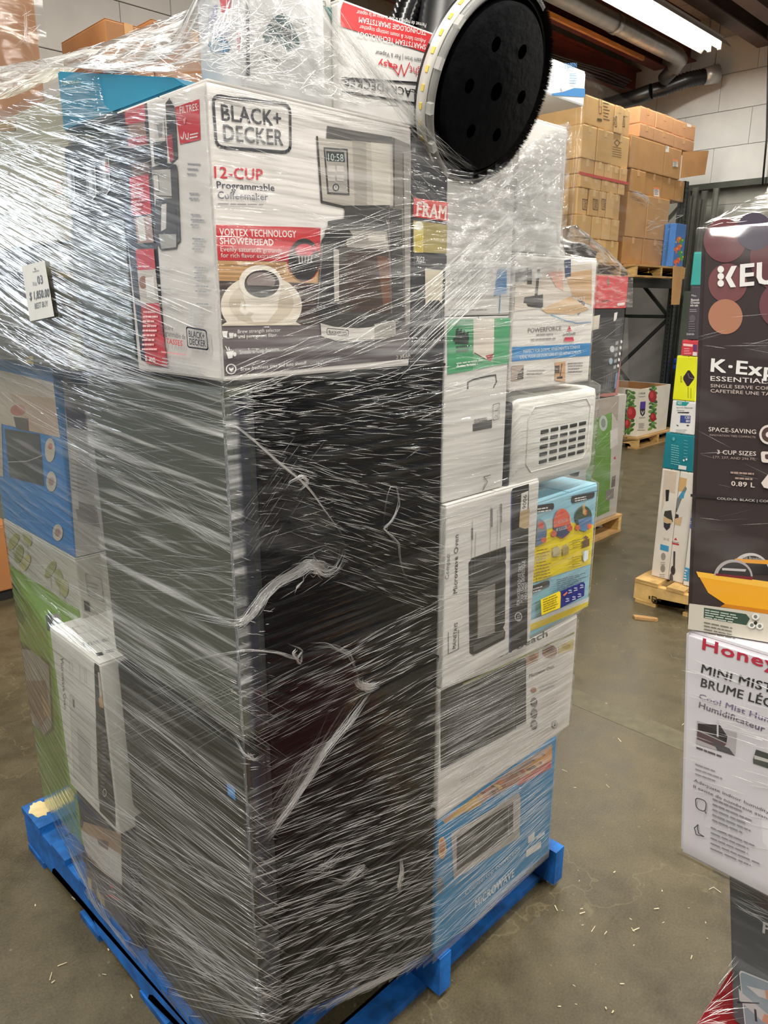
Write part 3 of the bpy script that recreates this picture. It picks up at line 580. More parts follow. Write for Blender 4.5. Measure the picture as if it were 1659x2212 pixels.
p = Print('photo_print', R0, vb); p.poly([(1104, 790), (1131, 788), (1130, 818), (1104, 826)], (176, 160, 150)); p.poly([(1118, 808), (1130, 792), (1130, 818), (1116, 820)], (88, 80, 78)); p.poly([(1198, 782), (1221, 781), (1220, 826), (1198, 822)], (206, 164, 126)); p.poly([(1198, 790), (1208, 789), (1208, 806), (1198, 806)], (96, 86, 82)); p.line([(1213, 786), (1209, 814)], .003, (60, 56, 56)); p.poly([(1202, 814), (1214, 812), (1214, 818), (1202, 818)], (52, 50, 50)); p.lines(1226, 784, 4, 6, 34, 2.4, (140, 136, 134), -.04); p.lines(1136, 800, 2, 6, 40, 2.4, (160, 156, 152), -.04); p.build()
# white countertop microwave without a box
t = thing('white_microwave', 'bare white microwave oven side with vent slots between vacuum box and yellow blue box', 'microwave', (.85, .2, 1.2))
wm = paint((222, 222, 216), .35, .03, 8); dkm = paint((40, 42, 44), .5, .05, 10)
bm = bmesh.new(); add_box(bm, (.686, -.002, 1.206), (1.022, .30, 1.410), 0, .024); bmesh.ops.recalc_face_normals(bm, faces=bm.faces[:]); obj('microwave_body', bm, wm, t, True)
bm = bmesh.new(); add_box(bm, (.672, .004, 1.214), (.690, .296, 1.402), 0, .008); obj('door', bm, dkm, t)
bm = bmesh.new()
for c4 in ((.735, 1.245, .985, 1.385),):
    u0, z0, u1, z1 = c4
    add_tube(bm, [(u0+.02, -.0022, z0), (u1-.02, -.003, z0), (u1, -.003, z0+.02), (u1, -.003, z1-.02), (u1-.02, -.003, z1), (u0+.02, -.003, z1), (u0, -.003, z1-.02), (u0, -.003, z0+.02), (u0+.02, -.003, z0)], .0009, 5, cap=False)
obj('pressed_outline', bm, wm, t)
slot = bpy.data.meshes.new('vent_slot'); bm = bmesh.new(); add_box(bm, (-.015, -.0012, -.0042), (.015, .002, .0042), 0, .002); bm.to_mesh(slot); bm.free(); slot.materials.append(dkm)
for i in range(5):
    for j in range(5):
        o = piece(slot, (0, 0, 0), t, 'vent_slot'); o.matrix_parent_inverse = t.matrix_world.inverted(); o.location = (.800+i*.039, -.0025, 1.262+j*.0165)
BOXES.append((.686, 1.022, 0, .30, 1.206, 1.41))
for u in (.72, .99): 
    bm = bmesh.new(); add_lathe(bm, [(0, 0), (.011, 0), (.013, .012), (0, .012)], (u, .03, 1.194), (0, 0, 1), 12); obj('foot', bm, dkm, t)
# compact microwave box on its end
mb = carton('compact_microwave_box', 'white and black compact microwave oven box standing on end beside the black fridges', .472, .786, -.006, .34, .836, 1.226, (222, 220, 216), wrap=True)
M0 = ('v', -.006)
p = Print('black_band', M0, mb); p.poly([(1106, 1058), (1112, 1042), (1128, 1038), (1142, 1044), (1138, 1396), (1101, 1410)], (34, 34, 38)); p.poly([(1104, 1062), (1106, 1058), (1101, 1410), (1099, 1410)], (60, 76, 150))
p.text('FOR HOUSEHOLD USE ONLY', (1122, 1306), (1126, 1216), (1115, 1308), (214, 214, 216), .6); p.text("POUR USAGE DOMESTIQUE", (1130, 1300), (1134, 1210), (1123, 1302), (214, 214, 216), .6); p.text('UNIQUEMENT', (1138, 1296), (1140, 1256), (1131, 1298), (214, 214, 216), .6)
p.ell(1119, 1332, 8, 10, (200, 200, 202)); p.ell(1119, 1332, 6.2, 8, (34, 34, 38)); p.text('ETL', (1122, 1339), (1123, 1325), (1116, 1340), (214, 214, 216), .8); p.build()
p = Print('shipping_label', M0, mb, .0014); p.poly([(1125, 1066), (1140, 1060), (1138, 1100), (1123, 1104)], (226, 224, 218)); p.text('9006', (1135, 1098), (1137, 1068), (1127, 1100), BLK, .8); p.poly([(1122, 1104), (1143, 1098), (1141, 1140), (1132, 1142), (1120, 1138)], (198, 176, 140)); p.build()
p = Print('lettering', M0, mb); p.text('Compact', (969, 1250), (972, 1194), (961, 1252), (120, 118, 120), .2); p.text('Microwave Oven', (987, 1280), (990, 1154), (978, 1284), (46, 44, 50), .6); p.text('MAINSTAYS', (984, 1400), (988, 1344), (977, 1402), (40, 40, 44), .6); p.line([(968, 1366), (968, 1412), (990, 1402), (990, 1360)], .0015, (60, 60, 64))
for x, y0, y1 in ((1020, 1124, 1250), (1027, 1150, 1240), (1060, 1094, 1220), (1075, 1100, 1214), (1082, 1086, 1208)): p.line([(x, y0), (x-3, y1)], .0009, (120, 118, 122))
p.lines(1018, 1140, 1, 6, 3, 26, (70, 68, 72)); p.lines(1060, 1098, 1, 6, 3, 40, (110, 108, 110)); p.lines(1080, 1088, 1, 6, 3, 40, (120, 118, 120)); p.build()
p = Print('microwave_picture', M0, mb); p.poly([(1012, 1216), (1018, 1206), (1092, 1180), (1093, 1205), (1090, 1212), (1092, 1222), (1090, 1348), (1086, 1356), (1091, 1364), (1090, 1380), (1022, 1416), (1014, 1410)], (44, 44, 46)); p.poly([(1014, 1240), (1090, 1214), (1090, 1228), (1014, 1256)], (66, 66, 68)); p.poly([(1031, 1276), (1069, 1260), (1068, 1366), (1031, 1380)], (146, 144, 142)); p.poly([(1034, 1300), (1066, 1290), (1066, 1350), (1034, 1362)], (164, 162, 158)); p.poly([(1022, 1394), (1088, 1364), (1088, 1374), (1022, 1408)], (92, 90, 90))
for k in range(4): p.line([(1012, 1226+k*6), (1040, 1216+k*6)], .0008, (120, 118, 118))
p.build()
# kids food box, yellow and blue
yb = carton('play_food_box', 'light blue and yellow toy cooking box jutting out at the right end of the stack', .790, 1.054, .0, .30, .842, 1.170, (150, 202, 222), wrap=True)
p = Print('printed_panel', R0, yb)
p.poly([(1142, 1144), (1228, 1128), (1282, 1134), (1275, 1218), (1140, 1262)], (246, 222, 20)); p.poly([(1140, 1350), (1275, 1296), (1274, 1311), (1140, 1365)], (240, 214, 30)); p.poly([(1140, 1342), (1275, 1288), (1275, 1297), (1140, 1351)], (232, 238, 240)); p.poly([(1142, 1132), (1186, 1120), (1226, 1128), (1196, 1140), (1142, 1152)], (186, 210, 210))
p.rfill([(1143, 1094), (1196, 1086), (1196, 1100), (1143, 1112)], 5, (58, 58, 64)); p.rfill([(1233, 1072), (1284, 1060), (1283, 1075), (1234, 1088)], 5, (58, 58, 64)); p.rfill([(1141, 1268), (1186, 1252), (1187, 1266), (1141, 1286)], 5, (58, 58, 64)); p.lines(1150, 1100, 2, 6, 40, 2.6, WHT, -.15); p.lines(1240, 1076, 2, 5, 30, 2.4, WHT, -.2); p.lines(1143, 1273, 2, 6, 28, 2.4, WHT, -.3)
p.ell(1163, 1148, 16, 28, (128, 146, 160)); p.poly([(1150, 1150), (1178, 1146), (1176, 1170), (1158, 1180), (1148, 1170)], (92, 122, 160)); p.ell(1166, 1134, 6, 8, (226, 100, 78)); p.ell(1146, 1172, 5, 6, (226, 112, 90)); p.ell(1172, 1166, 6, 6, (226, 112, 90))
p.ell(1212, 1130, 19, 32, (228, 106, 84)); p.ell(1212, 1106, 5, 6, (222, 92, 74)); p.poly([(1193, 1140), (1230, 1132), (1228, 1150), (1213, 1162), (1199, 1156)], (62, 78, 120)); p.ell(1194, 1152, 6, 7, (226, 118, 100)); p.ell(1228, 1140, 6, 7, (222, 92, 74)); p.line([(1228, 1114), (1230, 1130)], .0022, (240, 220, 214)); p.text('40 SUCCES', (1198, 1148), (1222, 1141), (1198, 1141), WHT, .8); p.text('40 FAITES', (1202, 1131), (1223, 1125), (1202, 1124), (240, 200, 190), .6)
p.ell(1258, 1116, 18, 24, (62, 84, 62)); p.poly([(1246, 1122), (1276, 1114), (1276, 1130), (1262, 1148), (1250, 1144)], (92, 136, 184)); p.ell(1261, 1106, 4, 7, (226, 110, 80)); p.ell(1245, 1139, 5, 6, (226, 110, 80)); p.ell(1270, 1136, 5, 6, (226, 110, 80)); p.poly([(1255, 1092), (1260, 1086), (1262, 1110), (1256, 1110)], (206, 176, 120))
p.poly([(1191, 1182), (1200, 1178), (1208, 1186), (1206, 1200), (1192, 1202)], (196, 186, 140)); p.poly([(1212, 1184), (1218, 1174), (1226, 1182), (1225, 1196), (1213, 1200)], (176, 162, 92)); p.poly([(1255, 1168), (1270, 1162), (1270, 1178), (1256, 1183)], (104, 84, 64)); p.poly([(1257, 1160), (1262, 1156), (1268, 1160), (1264, 1166)], (120, 90, 70)); p.poly([(1256, 1190), (1268, 1188), (1267, 1206), (1260, 1213), (1256, 1208)], (206, 216, 222))
p.lines(1145, 1190, 11, 6.5, 44, 2, (150, 134, 40), -.2); p.lines(1230, 1166, 4, 5, 22, 1.6, (140, 126, 40), -.2); p.lines(1228, 1202, 5, 5, 24, 1.6, (140, 126, 40), -.2); p.lines(1194, 1250, 7, 4.4, 72, 1.5, (90, 96, 104), -.25)
p.poly([(1158, 1292), (1198, 1274), (1202, 1278), (1200, 1310), (1160, 1326)], (246, 222, 40)); p.poly([(1201, 1274), (1250, 1254), (1254, 1258), (1252, 1284), (1202, 1310)], (34, 42, 126)); p.lines(1163, 1292, 6, 5, 34, 2, (130, 112, 30), -.4); p.poly([(1204, 1282), (1214, 1274), (1214, 1278), (1208, 1284)], (220, 120, 90))
for x, y in ((1220, 1272), (1232, 1267), (1245, 1261), (1214, 1290), (1228, 1286), (1240, 1280)): p.ell(x, y, 4, 2, (150, 156, 186)); p.poly([(x-4, y+5), (x+4, y+3), (x+4, y+4.5), (x-4, y+6.5)], (214, 216, 230))
p.line([(1141, 1085), (1284, 1057)], .0024, (86, 110, 128)); p.build()
# larger white microwave box
hb = carton('family_microwave_box', 'large white microwave oven box with food photos and black oven under the toy cooking box', .474, 1.006, .0, .40, .514, .834, (222, 219, 214), wrap=True)
p = Print('logo', R0, hb); p.text('Hamilton Beach', (985, 1462), (1182, 1374), (984, 1446), (62, 58, 60), 2); p.poly([(1000, 1476), (1240, 1364), (1240, 1368), (1000, 1480)], (140, 146, 84)); p.build()
p = Print('photo_print', R0, hb); p.poly([(1136, 1418), (1164, 1404), (1162, 1428), (1138, 1440)], (196, 160, 132)); p.ell(1187, 1407, 16, 15, (146, 108, 84)); p.ell(1186, 1402, 11, 8, (110, 72, 56)); p.poly([(1206, 1396), (1239, 1378), (1238, 1402), (1206, 1414)], (206, 190, 142)); p.ell(1150, 1420, 9, 8, (160, 110, 80)); p.ell(1222, 1396, 10, 6, (186, 164, 104)); p.ell(1152, 1490, 6, 6, (170, 120, 100))
for k in range(3): p.ell(1153, 1517+k*24, 7, 11, (66, 62, 62)); p.poly([(1148, 1514+k*24), (1158, 1510+k*24), (1158, 1517+k*24), (1148, 1521+k*24)], (176, 172, 168))
p.build()
p = Print('lettering', R0, hb); p.text('Microwave Oven', (1143, 1464), (1196, 1442), (1143, 1456), (74, 70, 72), .4); p.lines(1164, 1484, 2, 8, 42, 2, (170, 166, 164), -.4); p.line([(1182, 1530), (1200, 1512), (1204, 1494)], .001, (170, 168, 168)); p.line([(1190, 1520), (1202, 1514)], .001, (170, 168, 168)); p.ell(1197, 1564, 6, 9, (150, 146, 146)); p.ell(1197, 1564, 4.5, 7, (222, 219, 214)); p.text('1', (1195, 1569), (1199, 1567), (1195, 1560), (90, 88, 88), .8); p.text('CONVECTION', (996, 1690), (1046, 1658), (995, 1683), (130, 126, 126), .3); p.build()
p = Print('microwave_picture', R0, hb); p.poly([(950, 1490), (1134, 1420), (1136, 1428), (1136, 1562), (952, 1664)], (44, 43, 45)); p.poly([(966, 1508), (1108, 1450), (1108, 1560), (968, 1634)], (62, 60, 64)); p.poly([(980, 1540), (1076, 1500), (1076, 1560), (980, 1606)], (78, 76, 80)); p.line([(1110, 1450), (1110, 1572)], .002, (104, 102, 102)); p.poly([(1114, 1440), (1132, 1432), (1132, 1450), (1114, 1458)], (92, 92, 94))
for k in range(5): p.line([(1114, 1510+k*8), (1130, 1502+k*8)], .0008, (150, 148, 148))
p.poly([(1114, 1568), (1136, 1558), (1136, 1562), (1114, 1574)], (150, 148, 146)); p.build()
# blue microwave box at the bottom
bb = carton('blue_microwave_box', 'blue countertop microwave box with food photo strip at the bottom right of the stack', .476, .948, .0, .42, Z0+.001, .512, (38, 138, 192), wrap=True)
p = Print('photo_print', R0, bb); p.poly([(947, 1762), (1192, 1606), (1191, 1656), (1120, 1690), (1030, 1740), (960, 1778)], (186, 156, 140)); p.poly([(958, 1778), (1026, 1712), (1040, 1738), (1000, 1756)], (206, 164, 84)); p.poly([(1030, 1710), (1110, 1664), (1126, 1684), (1060, 1720)], (166, 124, 108)); p.poly([(1120, 1684), (1190, 1642), (1190, 1658), (1118, 1698)], (196, 92, 88)); p.poly([(1130, 1662), (1192, 1612), (1192, 1640), (1140, 1672)], (212, 156, 96)); p.poly([(1090, 1674), (1150, 1636), (1146, 1650), (1096, 1684)], (150, 120, 110))
for k in range(22):
    f = random.random(); x = 1030+150*f; y = 1722-92*f+random.uniform(-8, 14); p.ell(x, y, random.uniform(3, 7), random.uniform(2, 5), random.choice([(150, 92, 72), (214, 176, 110), (196, 120, 70), (176, 76, 72), (112, 84, 70)]))
p.ell(953, 1830, 9, 24, (206, 160, 108)); p.ell(953, 1828, 6, 16, (170, 116, 80)); p.build()
p = Print('microwave_picture', R0, bb); p.poly([(974, 1800), (1120, 1712), (1124, 1722), (1122, 1808), (980, 1900)], (176, 172, 168)); p.poly([(986, 1806), (1108, 1732), (1108, 1800), (986, 1880)], (52, 50, 52)); p.poly([(994, 1822), (1088, 1766), (1088, 1796), (994, 1856)], (76, 74, 76)); p.line([(1098, 1740), (1098, 1804)], .0016, (140, 138, 136)); p.poly([(1140, 1808), (1154, 1796), (1154, 1812), (1140, 1822)], (220, 222, 224)); p.poly([(1136, 1836), (1168, 1816), (1168, 1830), (1136, 1852)], (228, 228, 226)); p.poly([(1158, 1806), (1176, 1794), (1176, 1802), (1158, 1814)], (206, 216, 226)); p.ell(950, 1912, 8, 18, (96, 112, 130)); p.build()
p = Print('lettering', R0, bb); p.text('Countertop convection', (1004, 1935), (1122, 1836), (1004, 1924), (206, 222, 234), .8); p.text('MICROWAVE', (1026, 1962), (1110, 1892), (1026, 1944), (222, 232, 240), 1.6); p.build()
# ------------------------------------------------------------------ left face of the stack
gb = carton('green_garden_box', 'tall bright green and white box with photo panel at the far left', .055, .46, .74, 1.20, Z0+.001, 1.035, (196, 196, 186), wrap=True)
G0, GN = ('u', .055), ('v', .74)
p = Print('printed_panel', G0, gb); p.poly([(18, 1218), (172, 1318), (184, 1420), (200, 1900), (88, 1800)], (126, 166, 60)); p.poly([(30, 1240), (170, 1360), (172, 1420), (40, 1400)], (134, 176, 62)); p.poly([(28, 1300), (60, 1330), (50, 1350), (28, 1336)], (84, 130, 44)); p.build()
p = Print('photo_print', G0, gb); p.poly([(36, 1372), (108, 1432), (118, 1576), (100, 1590), (62, 1560), (48, 1500)], (104, 100, 96)); p.poly([(42, 1380), (106, 1438), (112, 1570), (96, 1588), (66, 1556)], (176, 168, 164)); p.poly([(54, 1470), (100, 1470), (108, 1540), (90, 1570), (66, 1530)], (150, 112, 100)); p.poly([(90, 1500), (108, 1524), (110, 1550), (96, 1546)], (196, 160, 118)); p.ell(122, 1340, 12, 16, (166, 160, 150))
for x, y in ((30, 1170), (42, 1196), (60, 1160), (110, 1230), (128, 1248), (140, 1270), (56, 1216)): p.ell(x, y, 9, 20, random.choice([(170, 172, 110), (150, 158, 96), (186, 180, 120)]), rot=random.uniform(-20, 30)); p.line([(x, y+10), (x+2, y+40)], .002, (150, 154, 120))
p.poly([(100, 1330), (112, 1320), (114, 1360), (104, 1362)], (92, 96, 84)); p.build()
p = Print('side_lettering', GN, gb); p.rrect([(184, 1238), (218, 1250), (224, 1300), (190, 1286)], 4, .0015, (150, 152, 160)); p.lines(188, 1256, 4, 8, 26, 2.4, (156, 158, 166), .3); p.poly([(180, 1296), (192, 1300), (194, 1322), (182, 1318)], (70, 70, 74)); p.lines(184, 1330, 6, 9, 40, 2.4, (168, 170, 176), .4); p.build()
ab = carton('air_fryer_box', 'blue and cream box picturing a dark appliance above the green box on the left', .058, .46, .745, 1.20, 1.036, 1.47, (40, 128, 200), wrap=True)
A0, AN = ('u', .058), ('v', .745)
p = Print('photo_print', A0, ab); p.poly([(-40, 790), (133, 830), (140, 948), (-40, 905)], (206, 194, 178)); p.poly([(20, 850), (132, 862), (138, 946), (60, 930)], (196, 172, 152)); p.ell(40, 886, 17, 12, (190, 116, 100)); p.poly([(30, 900), (62, 904), (64, 932), (36, 926)], (92, 78, 78)); p.poly([(11, 926), (86, 938), (96, 1050), (22, 1030)], (60, 58, 64)); p.poly([(14, 934), (84, 944), (88, 985), (16, 988)], (74, 72, 78)); p.line([(18, 998), (60, 996), (92, 984)], .002, (190, 186, 184)); p.poly([(-30, 905), (4, 912), (8, 1030), (-30, 1020)], (196, 182, 170))
for x, y, ry in ((109, 972, 26), (112, 1040, 22), (126, 1150, 18)): p.ell(x, y, 11, ry, (206, 198, 184)); p.ell(x+1, y-8, 5, 7, (196, 110, 88)) if y < 1000 else p.ell(x, y, 6, 9, (170, 140, 140))
p.build()
p = Print('side_print', AN, ab); p.poly([(135, 815), (192, 838), (250, 1300), (168, 1260)], (206, 206, 204)); p.poly([(140, 876), (185, 890), (190, 930), (146, 922)], (96, 96, 118)); p.poly([(160, 1080), (208, 1094), (216, 1140), (168, 1126)], (160, 158, 160)); p.poly([(150, 950), (162, 952), (170, 1100), (158, 1098)], (222, 220, 216)); p.lines(152, 990, 8, 9, 40, 2.2, (190, 190, 194), .3); p.build()
# narrow microwave box, tilted edge torn
sb = carton('torn_microwave_box', 'white microwave oven box with black torn strip low on the left face', -.016, .20, .495, .752, .472, .888, (218, 217, 210), wrap=True)
S0, SN, ST = ('u', -.016), ('v', .495), ('z', .888)
p = Print('black_strip', S0, sb); p.poly([(206, 1424), (232, 1432), (242, 1452), (250, 1786), (216, 1752), (204, 1440)], (40, 40, 42)); p.poly([(212, 1452), (224, 1452), (226, 1520), (218, 1528)], (200, 190, 176)); p.poly([(226, 1442), (236, 1452), (238, 1540), (230, 1540)], (18, 16, 16)); p.poly([(214, 1508), (226, 1500), (224, 1530), (216, 1526)], (190, 150, 100)); p.ell(227, 1712, 4, 9, (190, 190, 190)); p.ell(227, 1712, 3, 6.5, (40, 40, 42)); p.lines(222, 1590, 14, 8, 12, 2, (120, 118, 116), .4); p.build()
p = Print('lettering', S0, sb); p.text('Microwave Oven', (131, 1424), (139, 1532), (137, 1421), (110, 112, 110), .4)
for x, y0, y1 in ((150, 1424, 1450), (156, 1426, 1452), (172, 1434, 1470), (182, 1440, 1474), (186, 1440, 1476)): p.line([(x, y0), (x+2, y1)], .0009, (130, 130, 128))
p.line([(140, 1608), (142, 1636), (150, 1630), (148, 1604)], .001, (130, 128, 126)); p.poly([(151, 1498), (208, 1552), (214, 1730), (160, 1676)], (200, 199, 193)); p.rrect([(151, 1498), (208, 1552), (214, 1730), (160, 1676)], 6, .0014, (160, 160, 156)); p.poly([(168, 1570), (196, 1600), (200, 1700), (172, 1664)], (180, 178, 174)); p.poly([(158, 1508), (162, 1512), (163, 1530), (159, 1526)], (90, 90, 80)); p.build()
p = Print('top_lettering', ST, sb); p.line([(156, 1356), (170, 1370), (202, 1362), (188, 1350), (156, 1356)], .001, (130, 130, 128)); p.text('Four à micro-ondes', (182, 1398), (238, 1384), (178, 1388), (128, 128, 126), .3); p.poly([(206, 1412), (220, 1409), (224, 1415), (210, 1418)], (60, 60, 60)); p.lines(228, 1406, 2, 4, 20, 1.6, (150, 150, 148), -.2); p.build()
vb2 = carton('carpet_cleaner_box', 'dark box with wood photo and red mark low on the left under the torn box', .0, .25, .50, .765, Z0+.001, .470, (44, 46, 58), wrap=True)
p = Print('photo_print', ('u', 0.0), vb2); p.poly([(168, 1770), (262, 1800), (265, 1912), (230, 1888), (190, 1850)], (170, 140, 112)); p.poly([(172, 1790), (262, 1846), (264, 1912), (224, 1880), (186, 1840)], (204, 200, 198)); p.ell(176, 1778, 5, 10, (70, 66, 72)); p.poly([(210, 1810), (236, 1818), (234, 1836), (214, 1824)], (110, 90, 88)); p.poly([(182, 1870), (262, 1912), (280, 2010), (200, 1950)], (92, 88, 92)); p.poly([(186, 1890), (198, 1900), (200, 1936), (190, 1924)], (196, 176, 150)); p.poly([(208, 1920), (226, 1936), (228, 1962), (212, 1950)], (176, 156, 132)); p.build()
p = Print('logo', ('u', 0.0), vb2, .0012); p.poly([(240, 1908), (247, 1918), (238, 1916)], (206, 60, 60)); p.poly([(236, 1930), (257, 1940), (258, 1946), (234, 1934)], (206, 60, 60)); p.lines(236, 1921, 1, 4, 20, 3, (210, 208, 206), .4); p.build()
p = Print('side_lettering', ('v', .50), vb2); p.lines(280, 1846, 14, 7, 26, 2, (170, 172, 190), .3); p.build()
# filler cartons hidden behind, so that the upper boxes rest on something
for lab, a in (('plain brown carton in the core of the wrapped stack, lowest', (.48, .98, .44, 1.18, Z0+.001, .84)), ('plain brown carton in the core of the wrapped stack, above the lowest', (.48, .98, .44, 1.18, .842, 1.42))):
    carton('core_carton', lab, *a, (176, 134, 90), wrap=True)
# dark juicer box, olive box, pale box, teal box
jb = carton('glassware_box', 'dark box picturing clear glass jugs left of the coffee maker box', .004, .36, .250, .446, 1.493, 1.846, (62, 68, 68), wrap=True)
J0 = ('u', .004)
p = Print('photo_print', J0, jb)
for x, y, h in ((150, 400, 62), (196, 396, 60), (226, 380, 70)):
    p.poly([(x-9, y-h*.6), (x+10, y-h*.66), (x+14, y+h*.4), (x+4, y+h*.62), (x-8, y+h*.4)], (128, 134, 138)); p.poly([(x-4, y-h*.5), (x+3, y-h*.52), (x+6, y+h*.3), (x-2, y+h*.4)], (196, 202, 206)); p.line([(x+10, y-h*.6), (x+13, y+h*.4), (x+4, y+h*.6)], .0022, (226, 228, 226))
p.poly([(228, 352), (236, 350), (238, 372), (230, 376)], (170, 70, 56)); p.lines(150, 450, 2, 7, 32, 3, (160, 164, 164), .05); p.lines(184, 447, 2, 7, 30, 3, (160, 164, 164), -.05); p.lines(216, 445, 2, 7, 32, 3, (196, 198, 198), .0); p.poly([(150, 495), (282, 470), (302, 776), (204, 752)], (84, 92, 84)); p.build()
ob = carton('olive_box', 'dull olive grey box low behind the price tag on the left face', .02, .40, .456, 1.10, 1.472, 1.700, (108, 106, 94), wrap=True)
p = Print('printed_panel', ('u', .02), ob); p.poly([(0, 535), (78, 540), (90, 620), (0, 640)], (84, 80, 76)); p.poly([(76, 525), (150, 520), (152, 590), (86, 600)], (126, 124, 102)); p.poly([(56, 772), (72, 768), (75, 796), (60, 797)], (196, 180, 104)); p.poly([(150, 718), (176, 722), (178, 850), (156, 846)], (150, 150, 124)); p.poly([(120, 585), (160, 590), (160, 600), (124, 600)], (160, 140, 80)); p.lines(0, 700, 8, 12, 130, 4, (86, 84, 72), .4); p.build()
pb = carton('pale_box', 'pale cream box with line drawings at the upper left under bright film', .015, .40, .452, 1.10, 1.702, 1.930, (176, 172, 146), wrap=True)
p = Print('printed_panel', ('u', .015), pb); p.line([(16, 440), (20, 476), (32, 496), (66, 500)], .0016, (90, 110, 100)); p.line([(84, 400), (86, 470)], .0018, (120, 118, 96)); p.line([(84, 396), (92, 396)], .0016, (120, 118, 96)); p.poly([(-20, 256), (36, 252), (34, 282), (-20, 286)], (170, 138, 66)); p.lines(106, 430, 3, 12, 4, 10, (130, 128, 110)); p.poly([(118, 390), (132, 388), (140, 420), (126, 424)], (196, 160, 130)); p.build()
bm = bmesh.new(); A_ = [(.06, 1.869), (.442, 1.869), (.442, 1.957), (.09, 1.884)]
fa = [bm.verts.new((.006, a, b)) for a, b in A_]; fb_ = [bm.verts.new((.062, a, b)) for a, b in A_]; bm.faces.new(fa); bm.faces.new(fb_[::-1])
for k in range(4): bm.faces.new([fa[k], fa[(k+1) % 4], fb_[(k+1) % 4], fb_[k]])
bmesh.ops.recalc_face_normals(bm, faces=bm.faces[:]); bmesh.ops.bevel(bm, geom=bm.edges[:], offset=.002, segments=2, affect='EDGES')
lb = tag(obj('teal_box', bm, paint((22, 136, 172), .45, .05, 7)), 'slim teal wedge shaped pack lying along the upper left edge above the glassware box', 'box')
BOXES.append((.006, .062, .30, .442, 1.868, 1.929))
p = Print('lettering', ('u', .006), lb); p.text('JANKER', (133, 184), (174, 182), (132, 175), (150, 186, 160), .6); p.build()
# ------------------------------------------------------------------ boxes on top
ib = carton('garment_steamer_box', 'white box with dark teal iron picture on top of the coffee maker box', .066, .205, .012, .115, 1.868, 2.13, (214, 214, 216))
I0, IL = ('v', .012), ('u', .066)
p = Print('iron_picture', I0, ib); p.poly([(566, 76), (584, 44), (606, 28), (622, 34), (636, 64), (648, 92), (638, 106), (622, 110), (604, 90), (588, 96), (572, 92)], (30, 74, 78)); p.poly([(600, 52), (620, 56), (632, 84), (620, 88)], (16, 40, 44)); p.poly([(566, 108), (584, 112), (600, 132), (574, 130)], (90, 88, 84)); p.poly([(636, 40), (662, 52), (648, 62), (632, 56)], (120, 126, 128)); p.rrect([(727, 166), (850, 182), (850, 240), (727, 210)], 6, .002, (60, 58, 64)); p.build()
p = Print('side_picture', IL, ib); p.ell(470, 66, 32, 26, (196, 196, 210)); p.poly([(450, 96), (464, 76), (488, 82), (500, 104), (486, 118), (458, 114)], (58, 124, 160)); p.poly([(474, -10), (500, -10), (498, 24), (480, 28)], (214, 70, 84)); p.poly([(450, 20), (470, 10), (468, 40), (452, 48)], (170, 170, 206)); p.poly([(514, 70), (520, 72), (518, 110), (514, 108)], (222, 150, 160)); p.build()
p = Print('corner_stripe', I0, ib, .0012); p.poly([(530, -10), (537, -10), (539, 164), (531, 164)], (52, 48, 66)); p.build()
rb = carton('steam_iron_box', 'red and white steam iron box standing upside down on top of the stack', .236, .438, .014, .26, 1.868, 2.012, (224, 222, 220))
gi = carton('teal_nozzle_box', 'small white box with teal corner tucked behind the upside down red box', .214, .235, .03, .22, 1.868, 2.03, (196, 196, 190), flaps=False)
T0 = ('v', .014)
p = Print('red_band', T0, rb); p.poly([(742, -2), (936, 38), (934, 118), (726, 54)], (214, 40, 46))
# lettering printed upside down: baseline runs right to left
p.text('Permet de régler à la fois le tissu et la vapeur', (920, 51), (770, 22), (919, 60), WHT, .4); p.text('TECHNOLOGIE SMARTSTEAM', (920, 66), (775, 37), (919, 77), WHT, 1.4)
p.text('Adjusts fabric & steam settings together', (919, 86), (776, 54), (918, 95), WHT, .4); p.text('SMARTSTEAM TECHNOLOGY', (919, 97), (770, 68), (918, 108), WHT, 1.4); p.build()
p = Print('logo', T0, rb); p.text('Steam Iron | Fer à Vapeur', (917, 128), (810, 109), (917, 138), (70, 70, 76), .4); p.text('light', (917, 153), (884, 142), (917, 170), (204, 70, 78), .4); p.text('easy', (858, 140), (816, 130), (858, 154), (204, 40, 50), 1.2); p.line([(884, 136), (872, 164), (866, 140), (860, 162), (836, 130)], .0018, (204, 40, 50)); p.rrect([(727, 168), (914, 180), (914, 226), (730, 196)], 7, .0028, (40, 40, 46)); p.text('BLACK+DECKER', (908, 196), (740, 166), (908, 213), (46, 46, 52), 1.4); p.build()
p = Print('teal_corner', ('v', .03), gi); p.poly([(700, 14), (736, 22), (732, 60), (716, 46)], (28, 110, 104)); p.rrect([(676, 0), (703, 4), (703, 14), (676, 10)], 2, .001, (80, 80, 80)); p.build()
# top carton and pet box at the far right rear
kc = carton('rear_brown_carton', 'brown carton at the rear right of the stack under the white pet supply box', .74, .972, .195, .52, 1.424, 1.998, (206, 166, 112), tape=(214, 186, 140))
tf = carton('pet_supply_box', 'white box with blue wave base and small blue lettering overhanging the rear carton', .730, .973, .06, .36, 1.999, 2.066, (226, 228, 230))
p = Print('logo', ('v', .06), tf); p.poly([(1192, 202), (1214, 199), (1240, 190), (1268, 192), (1268, 210), (1192, 206)], (30, 120, 186)); p.text('TOPFIN', (1219, 148), (1245, 146), (1219, 137), (64, 140, 200), .8); p.lines(1222, 150, 1, 3, 22, 1.4, (150, 186, 214)); p.lines(1230, 158, 5, 5, 16, 2.4, (150, 190, 224), 0, .2); p.poly([(1210, 184), (1216, 182), (1217, 194), (1211, 196)], WHT); p.build()
